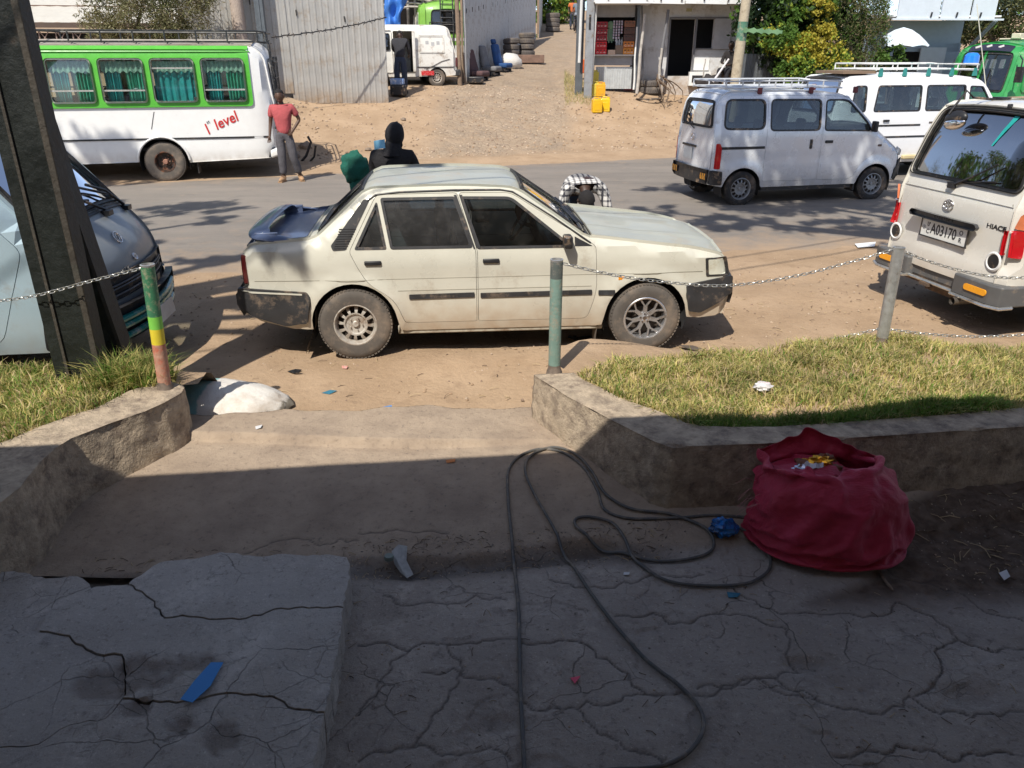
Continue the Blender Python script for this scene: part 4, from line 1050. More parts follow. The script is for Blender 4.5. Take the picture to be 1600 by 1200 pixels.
 # spoiler standing on the boot lid
 def spoil(mb):
  h_ = [(-1.66, -.655, .985), (-1.74, -.665, 1.0), (-1.84, -.66, 1.01), (-1.92, -.63, 1.025), (-1.965, -.53, 1.04), (-1.98, -.35, 1.048), (-1.985, 0, 1.052)]
  C_ = [Vector(p) for p in h_ + [(x, -y, z) for x, y, z in h_[-2::-1]]]; C_ = catmull(C_, 4); P = []
  for i, p in enumerate(C_):
   d = C_[min(i + 1, len(C_) - 1)] - C_[max(i - 1, 0)]; d.normalize(); sd = d.cross(Vector((0, 0, 1))).normalized(); u = min(i, len(C_) - 1 - i) / 14; wd = .035 + .05 * min(1, u); th = .010 + .012 * min(1, u)
   P.append([p + sd * wd * math.cos(a) * 1.0 + Vector((0, 0, th * math.sin(a) + .22 * wd * math.cos(a) * (1 if u < 9 else 1))) for a in np.linspace(0, 2 * math.pi, 15)])
  mb.grid(P)
  for sg in (-1, 1): mb.prism([(-1.98, sg * .60), (-1.80, sg * .60), (-1.80, sg * .64), (-1.98, sg * .64)], .94, 1.045)
 part('spoiler', blue_m, root, spoil, bevel=.012)
 # floor, wheel wells, interior
 def under(mb):
  mb.box((0, 0, .27), (1.7, 1.42, .05)); mb.box((1.72, 0, .34), (.3, 1.3, .08)); mb.box((-1.78, 0, .38), (.4, 1.3, .14)); mb.box((-.1, 0, .2), (2.2, .12, .1)); mb.box((.9, 0, .55), (.04, 1.36, .62)); mb.box((-1.35, 0, .7), (.04, 1.3, .45))
  liners(mb, ((fx, wz, ar + .01), (rx, wz, ar + .01)), HW - .01)
 part('underbody', dark_in, root, under)
 part('dashboard', M('dashboard', (.03, .03, .033), .7), root, lambda mb: (mb.box((.55, 0, .84), (.34, 1.36, .2)), mb.box((.44, -.38 * -1, .93), (.2, .34, .08))), bevel=.03)
 part('steering_wheel', black, root, lambda mb: (mb.tube([(.26 + .10 * math.sin(a), .36 + .185 * math.cos(a), .90 + .16 * math.sin(a)) for a in np.linspace(0, 2 * math.pi, 25)[:-1]], .014, 8, closed=True), mb.tube([(.26, .36, .90), (.5, .36, .8)], .02, 8), mb.bar((.26, .18, .9), (.26, .54, .9), .03, .03)))
 for y in (-.36, .36): seat(root, -.12, y, .38, .5)
 seat(root, -.93, 0, .38, 1.25, h=.55)
 part('curtain', M('maroon cloth', (.13, .03, .025), .9), root, lambda mb: mb.tube([(.30, -.05, 1.30), (.31, -.06, 1.15), (.30, -.05, 1.05), (.31, -.05, .98)], [.01, .03, .035, .01], 7), name=None) if False else part('hanging_cloth', M('maroon cloth', (.13, .03, .025), .9), root, lambda mb: mb.tube([(.20, -.05, 1.30), (.21, -.06, 1.17), (.20, -.05, 1.08), (.21, -.05, 1.0)], [.01, .028, .032, .01], 7))
 part('papers', M('white card', (.6, .6, .58), .6), root, lambda mb: (mb.box((.47, -.4, .99), (.02, .10, .12)), mb.box((.50, -.52, .98), (.02, .05, .09))))
 wheel('wheel', root, (rx, -(HW - .085), wz - .002), .303, .185, -1, 'steel', rubber_dusty, steel_w, spin=.1, rimr=.175)
 wheel('wheel', root, (fx, -(HW - .075), wz - .005), .300, .19, -1, 'alloy', rubber_dusty, silver, spin=.22, rimr=.185)
 wheel('wheel', root, (rx, HW - .085, wz), .315, .185, 1, 'steel', rubber_dusty, steel_w, rimr=.175)
 wheel('wheel', root, (fx, HW - .075, wz - .005), .308, .20, 1, 'alloy', rubber_dusty, silver, rimr=.185)
 return root
saloon()
# ================================================================== vans and buses
def shell_body(root, sh, paint, bottom, doors, wins, cwins, strips, step=.07, Wr=.7, sides=(-1, 1), frame=None):
 """doors: [(poly, [window polys])]; wins: window polys straight in the body; cwins: [(name, poly, glass)]; strips: [(name, mat, s0, s1)]"""
 out = {}
 for sg in sides:
  fn = lambda o, sg=sg: sh.side(sg, o)
  out['side', sg] = part('body_side', paint, root, lambda mb: panel(mb, sh.outline(bottom), sh.side(sg), holes=[d[0] for d in doors] + [w[0] for w in wins], step=step, thick=.02))
  for i, (poly, ws, nm) in enumerate(doors):
   d = part(nm, paint, root, lambda mb: panel(mb, off(poly, .004), fn(.002), holes=[off(w[0], -.003) for w in ws], step=step, thick=.03))
   out['door', sg, i] = d
   for w in ws: win(sh, w[0], fn, d, w[1], w[2], .026)
  for w in wins: win(sh, w[0], fn, root, w[1], w[2], .03)
 for nm, mt, s0, s1 in strips:
  hs = [c[1] for c in cwins if s0 < c[1][0][0] < s1]
  out[nm] = part(nm, mt, root, lambda mb: panel(mb, rect(s0, -Wr, s1, Wr), sh.cen(0), holes=hs, step=step, thick=.02))
 for nm, poly, g in cwins: out[nm] = win(sh, poly, lambda o: sh.cen(o), root, g, frame or trim, .035, nm)
 return out
def P3(fn, a, b): return Vector(fn(np.array([[a, b]], float))[0])
def rack(root, x0, x1, hw, z0, z1, mat, nb=7, name='roof_rack', feet=None, rr=.014, curved=True, deck=True):
 def f(mb):
  q = .15 if x1 > x0 else -.15
  for z in (z1,) + ((z0 + .02,) if deck else ()):
   mb.tube([(x0, -hw, z), (x1 - q, -hw, z), (x1, -hw + .12, z - .02), (x1, hw - .12, z - .02), (x1 - q, hw, z), (x0, hw, z), (x0 + .0, hw - .01, z), (x0, -hw + .01, z)], rr, 6)
  for i in range(nb):
   x = x0 + (x1 - x0 - q) * i / (nb - 1)
   mb.tube([(x, -hw, z1), (x, -hw, z0)], rr * .9, 6); mb.tube([(x, hw, z1), (x, hw, z0)], rr * .9, 6); mb.tube([(x, -hw, z0 + .02), (x, hw, z0 + .02)], rr * .8, 6)
  for y in np.linspace(-hw, hw, 5)[1:-1]: mb.tube([(x0, y, z0 + .02), (x1, y, z0 + .02)], rr * .7, 5)
 return part(name, mat, root, f)
# ---------------- small silver van driving past on the road
def silver_van():
 a, b = G(1153, 322), G(1357, 313); yaw = math.atan2(b.y - a.y, b.x - a.x); HW = .76
 n = Vector((-math.sin(yaw), math.cos(yaw), 0)); root = empty('van', (a + b) / 2 + n * (HW - .03), yaw, 'small silver grey van with low roof rack, on the road in dappled shade', 'van')
 paint = M('silver grey van paint', (.70, .73, .77), .28, .15, var=.03, vs=3, coat=.6, zdirt=((.38, .31, .24), .3, .7, .4))
 fx, rx, wz, ar = 1.245, -1.245, .285, .345
 prof = [(1.70, .34, 0), (1.755, .50, .08), (1.735, .80, .14), (1.20, 1.155, .16), (.58, 1.735, .22), (-.3, 1.80, .6), (-1.60, 1.785, .14), (-1.735, 1.62, .12), (-1.775, 1.0, .1), (-1.785, .62, .02), (-1.80, .36, 0)]
 def w0(x, z):
  w = HW - .05 * np.clip((x - 1.15) / .6, 0, 1) ** 2 - .012 * np.clip((-x - 1.3) / .5, 0, 1)
  w = w - .115 * np.clip((z - 1.12) / .68, 0, 1.1) ** 1.2 - .03 * np.clip((.55 - z) / .25, 0, 1) ** 2
  w = w - .007 * np.exp(-((z - .76) / .02) ** 2)
  for cx in (fx, rx): w = w + .022 * np.exp(-((np.hypot(x - cx, z - wz) - ar - .03) / .05) ** 2)
  return w
 sh = Shell(prof, w0, rc=.085, cam=lambda S: np.interp(S, [0, .5, 1.0, 1.8, 2.2, 4.2, 4.8, 6.5], [.10, .10, .06, .05, .03, .03, .05, .05]), Wr=.7)
 bt = [(-1.80, .36), (rx - ar - .02, .33)] + arc(rx, wz, ar, 172, 8) + [(rx + ar + .02, .30), (fx - ar - .02, .30)] + arc(fx, wz, ar, 172, 8) + [(fx + ar + .01, .36)]
 w1 = rpoly([(-1.655, 1.235), (-.925, 1.225), (-.925, 1.685), (-1.62, 1.69)], .11, 5); w2 = rpoly([(-.83, 1.20), (.085, 1.19), (.085, 1.675), (-.83, 1.685)], .085, 5)
 w3 = rpoly([(.165, 1.185), (1.045, 1.165), (.99, 1.30), (.62, 1.645), (.50, 1.668), (.165, 1.67)], [.06, .07, .08, .08, .05, .07], 5)
 dS = rpoly([(-.885, .40), (.115, .39), (.115, 1.735), (-.885, 1.745)], .04, 4); dF = rpoly([(.135, .39), (.80, .385), (.92, .62), (1.17, .80), (1.185, 1.14), (.60, 1.705), (.135, 1.735)], [.04, .08, .1, .1, .06, .06, .04], 4)
 c = lambda x, z: sh.s_at(x, z)
 ws = rpoly([(c(1.17, 1.18), -.66), (c(1.17, 1.18), .66), (c(.62, 1.70), .63), (c(.62, 1.70), -.63)], .07, 4)
 rwin = rpoly([(c(-1.72, 1.66), -.60), (c(-1.72, 1.66), .60), (c(-1.762, 1.235), .62), (c(-1.762, 1.235), -.62)], .07, 4)
 r = shell_body(root, sh, paint, bt, [(dS, [(w2, g_dark, black)], 'sliding_door'), (dF, [(w3, g_mid, black)], 'front_door')], [(w1, g_mid, black)], [('windscreen', ws, g_mid), ('rear_window', rwin, g_mid)],
                   [('nose_panel', paint, 0, c(1.2, 1.155)), ('roof', paint, c(1.2, 1.155), c(-1.65, 1.76)), ('tailgate', paint, c(-1.65, 1.76), sh.L)])
 for sg in (-1, 1):
  fn = sh.side(sg, .006)
  part('door_track', black, root, lambda mb: panel(mb, rpoly([(-1.70, .925), (-.90, .925), (-.90, .965), (-1.70, .965)], .01, 2), fn, step=.1, thick=.008))
  part('door_handle', black, r['door', sg, 0], lambda mb: mb.box(tuple(P3(fn, -.06, .98)), (.045, .03, .15)), bevel=.01)
  part('door_handle', black, r['door', sg, 1], lambda mb: mb.box(tuple(P3(fn, .27, 1.01)), (.14, .03, .045)), bevel=.01)
  part('fuel_flap', paint, root, lambda mb: panel(mb, rect(.175, .46, .36, .66, .03), sh.side(sg, .008), step=.08, thick=.012))
  part('side_repeater', M('smoked lens', (.1, .07, .06), .2), root, lambda mb: mb.box(tuple(P3(fn, 1.25, .93)), (.07, .02, .035)), bevel=.008)
  part('tail_light', redlens, root, lambda mb: panel(mb, rpoly([(-1.765, .62), (-1.67, .62), (-1.665, .94), (-1.70, 1.02), (-1.755, 1.02)], .02, 3), sh.side(sg, .014), step=.05, thick=.02))
  part('bumper', black, root, lambda mb: panel(mb, rpoly([(-1.80, .36), (-1.62, .36), (-1.62, .58), (-1.80, .60)], .02, 3), sh.side(sg, .02), step=.06, thick=.03))
  part('bumper', black, root, lambda mb: panel(mb, rpoly([(1.62, .36), (1.76, .40), (1.755, .72), (1.70, .60), (1.64, .54)], .02, 3), sh.side(sg, .018), step=.06, thick=.03))
  part('headlight', M('clear headlight', (.7, .72, .72), .1, coat=.8), root, lambda mb: panel(mb, rpoly([(1.66, .76), (1.745, .74), (1.73, .84), (1.63, .90)], .02, 3), sh.side(sg, .008), step=.05, thick=.01))
  part('door_mirror', black, r['door', sg, 1], lambda mb: (mb.box((1.06, sg * (HW + .05), 1.24), (.06, .12, .17)), mb.bar((1.06, sg * (HW - .06), 1.2), (1.06, sg * (HW + .04), 1.2), .04, .04)), bevel=.015)
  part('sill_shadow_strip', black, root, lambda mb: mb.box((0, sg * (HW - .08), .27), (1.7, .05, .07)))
 part('bumper', black, root, lambda mb: panel(mb, rect(c(-1.785, .60), -.7, c(-1.80, .36), .7), sh.cen(.03), step=.08, thick=.04)); part('bumper', black, root, lambda mb: panel(mb, rect(c(1.70, .34), -.7, c(1.75, .56), .7), sh.cen(.03), step=.08, thick=.04))
 for sg in (-1, 1):
  rf = part('reflector', M('dark chevron red', (.03, .02, .02), .5), root, lambda mb: mb.box((-1.86, sg * -.56 * 1, .49), (.012, .22, .10)))
  part('chevron', orange_m, rf, lambda mb: [mb.add([(-1.868, sg * -.56 + o, .44), (-1.868, sg * -.56 + o + .04, .44), (-1.868, sg * -.56 + o + .055, .49), (-1.868, sg * -.56 + o + .04, .54), (-1.868, sg * -.56 + o, .54), (-1.868, sg * -.56 + o + .015, .49)], [(0, 1, 2, 5), (5, 2, 3, 4)]) for o in (-.10, -.03, .04)])
 plate(root, frame_mat((-1.835, .12, .80), (0, -1, 0), (0, 0, 1)), .30, .20, 'A B 3', fr=False) if False else None
 pl = part('number_plate', M('plate white', (.72, .73, .70), .4), root, lambda mb: mb.box((-1.845, .12, .80), (.008, .32, .19))); part('plate_garnish', black, root, lambda mb: mb.box((-1.838, .10, .925), (.025, .52, .035)), bevel=.006)
 part('emblem', chrome, root, lambda mb: mb.tube([(-1.838, .05 * math.cos(a), 1.07 + .05 * math.sin(a)) for a in np.linspace(0, 6.28, 17)[:-1]], .008, 6, closed=True))
 part('wiper', black, root, lambda mb: mb.tube([(-1.82, 0, 1.2), (-1.83, .3, 1.30)], .008, 6))
 rk = rack(root, -1.62, .55, .60, 1.835, 1.955, M('silver rack paint', (.62, .64, .66), .4, .3, var=.08), nb=8)
 for x in (-1.02, -.1, .72):
  for sg in (-1, 1): part('rack_foot', M('red rubber foot', (.12, .02, .025), .6), rk, lambda mb: mb.box((x, sg * .605, 1.81), (.07, .05, .10)), bevel=.01)
 def under(mb):
  mb.box((0, 0, .36), (1.75, 1.3, .08)); mb.box((-.2, .1, .22), (.9, .5, .14)); mb.box((1.0, 0, .7), (.04, 1.3, .7)); liners(mb, ((fx, wz, ar), (rx, wz, ar)), HW - .01); mb.tube([(-1.25, -.55, .28), (-1.25, .55, .28)], .05, 8); mb.box((-1.55, 0, .42), (.4, 1.25, .08))
 part('underbody', dark_in, root, under); part('tow_hook', black, root, lambda mb: mb.tube([(-1.7, -.2, .30), (-1.85, -.2, .24), (-1.92, -.2, .28)], .018, 6))
 part('mud_flap', black, root, lambda mb: mb.box((fx - ar - .01, -HW + .12, .30), (.02, .2, .22)))
 part('dashboard', dark_in, root, lambda mb: mb.box((.95, 0, 1.05), (.3, 1.2, .2)), bevel=.03); part('steering_wheel', black, root, lambda mb: mb.tube([(.72 + .08 * math.sin(a), .33 + .17 * math.cos(a), 1.14 + .14 * math.sin(a)) for a in np.linspace(0, 6.28, 21)[:-1]], .014, 6, closed=True))
 for x, ys in ((.35, (-.33, .33)), (-.45, (-.33, .33)), (-1.2, (-.33, .33))):
  for y in ys: seat(root, x, y, .62, .5, h=.55)
 for sx, x in ((1, fx), (-1, rx)):
  for sg in (-1, 1): wheel('wheel', root, (x, sg * (HW - .085), wz), .285, .165, sg, 'steel', rubber, M('grey steel wheel', (.30, .31, .32), .4, .5, dirt=((.2, .15, .1), .4, 12)), spin=.4 * sx, rimr=.178)
 return root
silver_van()
# ---------------- long high-roof vans: shared body
def hiace_body(root, paint, side_wins, HW=.845, L=4.45, nb=.42, glassm=None, rear_detail=True, tail=True, step=.08, sides=(-1, 1)):
 """x=0 is the rear face, +x the nose"""
 gm = glassm or g_dark
 rx, fx, wz, ar = .98, 3.35, .31, .38
 prof = [(L - .02, .34, 0), (L, .60, .06), (L - .04 * nb / .42, .92, .14), (L - nb, 1.16, .12), (L - nb - .60, 1.87, .24), (L - 1.9, 1.965, .8), (1.2, 1.97, .8), (.25, 1.93, .16), (.15, 1.72, .12), (.02, 1.22, .06), (-.005, 1.16, .04), (.0, .68, .03), (-.03, .60, .02), (-.03, .45, 0)]
 def w0(x, z):
  w = HW - .06 * np.clip((x - L + .7) / .7, 0, 1) ** 2 - .03 * np.clip((.35 - x) / .35, 0, 1) ** 2
  w = w - .105 * np.clip((z - 1.12) / .86, 0, 1.1) ** 1.4 - .03 * np.clip((.5 - z) / .2, 0, 1) ** 2
  w = w + .008 * np.exp(-((z - .78) / .05) ** 2)
  for cx in (fx, rx): w = w + .016 * np.exp(-((np.hypot(x - cx, z - wz) - ar - .03) / .04) ** 2)
  return w
 sh = Shell(prof, w0, rc=.10, cam=lambda S: np.interp(S, [0, .6, 1.4, 2.2, 4.5, 5.0, 8], [.11, .11, .09, .04, .04, .045, .04]), Wr=.75)
 bt = [(-.03, .45), (rx - ar - .05, .40)] + arc(rx, wz, ar, 165, 8) + [(rx + ar + .03, .32), (fx - ar - .03, .32)] + arc(fx, wz, ar, 172, 8) + [(fx + ar + .02, .34)]
 c = sh.s_at
 ws = rpoly([(c(L - nb - .02, 1.18), -.70), (c(L - nb - .02, 1.18), .70), (c(L - nb - .56, 1.83), .66), (c(L - nb - .56, 1.83), -.66)], .08, 4); e = .42 - nb
 rw = rpoly([(c(.225, 1.87), -.69), (c(.225, 1.87), .69), (c(.03, 1.275), .735), (c(.03, 1.275), -.735)], .09, 5)
 dF = rpoly([(L - 1.30, .42), (L - .62, .42), (L - .52 + e, 1.10), (L - .62 + e, 1.22), (L - 1.05 + e, 1.80), (L - 1.42, 1.82), (L - 1.42, .80)], [.1, .1, .06, .03, .08, .05, .1], 4)
 wF = rpoly([(L - 1.37, 1.24), (L - .66 + e, 1.20), (L - 1.06 + e, 1.75), (L - 1.37, 1.76)], .04, 4)
 strips = [('nose_panel', paint, 0, c(L - nb, 1.16)), ('roof', paint, c(L - nb, 1.16), c(.25, 1.93)), ('tailgate', paint, c(.25, 1.93), sh.L)]
 r = shell_body(root, sh, paint, bt, [(dF, [(wF, g_mid, black)], 'front_door')], [(w, gm, black) for w in side_wins], [('windscreen', ws, g_mid), ('rear_window', rw, gm)], strips, step=step, Wr=.75, sides=sides)
 def under(mb):
  mb.box((L / 2, 0, .38), (L - .6, 1.45, .08)); mb.box((2.1, 0, .28), (1.4, .7, .12)); liners(mb, ((fx, wz, ar), (rx, wz, ar)), HW - .01); mb.tube([(rx, -.6, .30), (rx, .6, .30)], .06, 8); mb.box((.3, 0, .45), (.5, 1.4, .06)); mb.box((L - .55, 0, .7), (.05, 1.5, .8))
 part('underbody', dark_in, root, under)
 part('dashboard', dark_in, root, lambda mb: mb.box((L - .75, 0, 1.02), (.35, 1.4, .22)), bevel=.03)
 for x in (2.95, 2.1, 1.35, .75):
  for y in (-.42, .42): seat(root, x, y, .72, .55, h=.62)
 for x in (rx, fx):
  for sg in (-1, 1): wheel('wheel', root, (x, sg * (HW - .10), wz), .315, .19, sg, 'steel', rubber, M('white steel wheel', (.6, .6, .58), .5, dirt=((.2, .15, .1), .4, 12)), rimr=.19)
 return sh, r
def right_van():
 yaw = R(12); root = empty('minibus', (4.11, 7.28, 0), yaw, 'pearl white minibus seen from behind with a dark rear window, at the right edge', 'minibus')
 paint = M('pearl white paint', (.70, .68, .62), .25, .08, var=.03, vs=3, coat=.6, zdirt=((.42, .33, .24), .35, .75, .45))
 wins = [rpoly([(.42, 1.26), (1.25, 1.26), (1.25, 1.76), (.52, 1.76)], .06, 4), rpoly([(1.33, 1.26), (2.15, 1.26), (2.15, 1.77), (1.33, 1.77)], .06, 4), rpoly([(2.23, 1.25), (2.95, 1.25), (2.95, 1.77), (2.23, 1.77)], .06, 4)]
 g_rear = glass('limo glass', (.03, .035, .04), .01, .03, -.5)
 sh, r = hiace_body(root, paint, wins, glassm=g_rear)
 c = sh.s_at; cf = lambda o: sh.cen(o)
 tg = r['tailgate']; k = .75 / .80   # face-to-domain scale is close to one
 # shallow pressed band under the window, number plate recess, garnish with lettering
 part('pressed_line', M('panel crease', (.42, .41, .38), .5), tg, lambda mb: mb.tube([tuple(P3(cf(.002), c(0, 1.17), y)) for y in np.linspace(-.72, .72, 20)], .004, 4))
 part('tailgate_seam', M('shut line', (.2, .2, .19), .6), tg, lambda mb: mb.tube([tuple(P3(cf(.001), c(0, z), y)) for y, z in [(-.70, 1.2), (-.745, 1.0), (-.745, .72), (-.70, .64), (.70, .64), (.745, .72), (.745, 1.0), (.70, 1.2)]], .004, 4))
 ga = part('garnish', M('dark garnish', (.03, .03, .035), .3, coat=.5, var=.1), tg, lambda mb: panel(mb, rpoly([(c(0, .985), -.43), (c(0, .985), .43), (c(0, .935), .46), (c(0, .915), .44), (c(0, .915), -.44), (c(0, .935), -.46)], .01, 2), cf(.035), step=.08, thick=.04))
 X = Vector((0, -1, 0)); Z = Vector((0, 0, 1))
 text('garnish_lettering', 'T O Y O T A', .047, M('dull letters', (.12, .12, .12), .4), ga, frame_mat((-.083, 0, .952), X, Z), .002)
 def emb(mb):
  o = Vector((-.055, 0, 1.075))
  mb.tube([o + Vector((0, .062 * math.cos(a), .046 * math.sin(a))) for a in np.linspace(0, 2 * math.pi, 29)[:-1]], .0065, 6, closed=True)
  mb.tube([o + Vector((-.004, .040 * math.cos(a), .020 + .018 * math.sin(a))) for a in np.linspace(0, 2 * math.pi, 21)[:-1]], .005, 6, closed=True)
  mb.tube([o + Vector((-.004, .018 * math.cos(a), .002 + .042 * math.sin(a))) for a in np.linspace(0, 2 * math.pi, 21)[:-1]], .005, 6, closed=True)
 part('emblem', chrome, tg, emb)
 plate(tg, frame_mat((-.068, -.03, .83), X, Z), .60, .165, 'A03170', ('\u1206', 'C'), ('O', 'R'))
 text('model_lettering', 'HIACE', .058, black, tg, frame_mat(P3(cf(.002), c(0, .985), -.60), Vector((.06, -1, 0)), Z), .001, sx=1.25, bold=.002)
 # raised corner mouldings with round reversing sensors or speakers
 for y in (.66, -.66):
  part('rear_speaker_ring', white_p, tg, lambda mb: mb.lathe([(.075, .0), (.088, -.012), (.072, -.02), (.06, -.012)], c=(-.03, y * .985, .70), axis='X', n=24)); part('rear_speaker', black, tg, lambda mb: mb.lathe([(.001, -.016), (.04, -.013), (.062, -.012), (.064, 0)], c=(-.032, y * .985, .70), axis='X', n=24))
 # bumper with steps, orange reflectors, lower chrome lip
 bump = M('grey bumper', (.10, .10, .10), .55, dirt=((.3, .22, .15), .35, 6))
 bm_ = part('bumper', bump, root, lambda mb: (mb.prism(rpoly([(.05, -.87), (-.07, -.85), (-.11, -.74), (-.11, -.32), (-.05, -.30), (-.05, .30), (-.11, .32), (-.11, .74), (-.07, .85), (.05, .87), (.45, .875), (.45, .83), (.04, .80), (.04, -.80), (.45, -.83), (.45, -.875)], .02, 3), .335, .52)), bevel=.02)
 for y in (.60, -.60):
  part('reflector', orange_m, bm_, lambda mb: mb.prism(rpoly([(y - .13, .41), (y + .13, .41), (y + .13, .465), (y - .13, .465)], .025, 4), -.122, -.105, axis='X'))
 part('bumper_lip', chrome if False else M('worn bright metal', (.6, .6, .58), .3, .8, dirt=((.3, .2, .12), .4, 8)), bm_, lambda mb: mb.tube([(.05, -.87, .335), (-.07, -.86, .33), (-.12, -.74, .33), (-.12, -.33, .33), (-.07, -.30, .335), (-.07, .30, .335), (-.12, .33, .33), (-.12, .74, .33), (-.07, .86, .33), (.05, .87, .335)], .016, 8))
 part('tow_bar', M('rusty chassis', (.10, .07, .05), .85, dirt=((.25, .14, .07), .5, 9)), root, lambda mb: (mb.box((.05, 0, .33), (.2, .9, .07)), mb.box((-.06, .05, .31), (.08, .12, .03)), mb.box((.25, 0, .26), (.3, .5, .12))))
 part('exhaust', M('exhaust pipe', (.16, .14, .12), .5, .7), root, lambda mb: (mb.tube([(.6, -.42, .28), (-.16, -.42, .28)], .036, 14, caps=False), mb.tube([(-.155, -.42, .28), (.5, -.42, .28)], .029, 14, caps=False)))
 for sg in (-1, 1):
  part('tail_light', redlens, root, lambda mb: panel(mb, rpoly([(-.02, .76), (.06, .76), (.06, .99), (.04, .99), (-.005, .99)], .015, 3), sh.side(sg, .012), step=.05, thick=.02))
  part('tail_light', redlens, root, lambda mb: panel(mb, rpoly([(c(0, .99), sg * .715), (c(0, .76), sg * .715), (c(0, .76), sg * .75), (c(0, .99), sg * .75)], .005, 2), cf(.012), step=.05, thick=.02))
  part('turn_light', M('salmon lens', (.6, .18, .08), .2, coat=.5), root, lambda mb: panel(mb, rpoly([(-.003, 1.0), (.06, 1.0), (.06, 1.12), (.03, 1.15), (.005, 1.12)], .015, 3), sh.side(sg, .012), step=.05, thick=.02))
 # wiper, washer, aerial stub, the round mirror hung over the rear window on its bracket
 def wp(mb):
  pts = [P3(cf(.03), c(.03, 1.22), .02 + .0), P3(cf(.045), c(.08, 1.34), -.20), P3(cf(.04), c(.135, 1.47), -.42)]; mb.tube(pts, [.012, .009, .006], 6)
  mb.tube([P3(cf(.02), c(.05, 1.25), .10), P3(cf(.02), c(.075, 1.33), -.45)], .008, 6); mb.box(pts[0], (.04, .07, .05))
 part('wiper', black, tg, wp)
 part('washer_nozzle', black, root, lambda mb: mb.box(tuple(P3(cf(.02), c(.25, 1.93), -.18)), (.04, .03, .04)), bevel=.008)
 mm = part('rear_mirror', black, root, lambda mb: mb.ellipsoid(P3(cf(.11), c(.20, 1.75), .27), (.045, .14, .07), 18, 10, rot=Matrix.Rotation(R(-10), 3, 'X')), angle=80)
 part('mirror_glass', chrome, mm, lambda mb: mb.ellipsoid(P3(cf(.095), c(.20, 1.73), .27) + Vector((-.01, 0, -.018)), (.045, .135, .060), 18, 8, rot=Matrix.Rotation(R(-10), 3, 'X')))
 part('mirror_bracket', black, mm, lambda mb: (mb.tube([P3(cf(.0), c(.45, 1.94), .26), P3(cf(.09), c(.25, 1.93), .28), P3(cf(.17), c(.28, 1.87), .33), P3(cf(.16), c(.22, 1.76), .34)], .011, 8), mb.box(P3(cf(.01), c(.45, 1.94), .24), (.10, .12, .03))))
 part('sun_strip_decal', M('teal decal', (.02, .35, .33), .5), r['rear_window'], lambda mb: panel(mb, [(c(.27, 1.82), -.30), (c(.27, 1.82), -.36), (c(.16, 1.60), -.22), (c(.16, 1.60), -.20)], cf(-.008), step=.2, thick=0))
 part('roof_edge_strip', M('beige roof strip', (.45, .35, .26), .7), root, lambda mb: panel(mb, rect(c(.75, 1.96), -.6, c(.6, 1.955), .6), cf(.008), step=.1, thick=.01))
right_van()
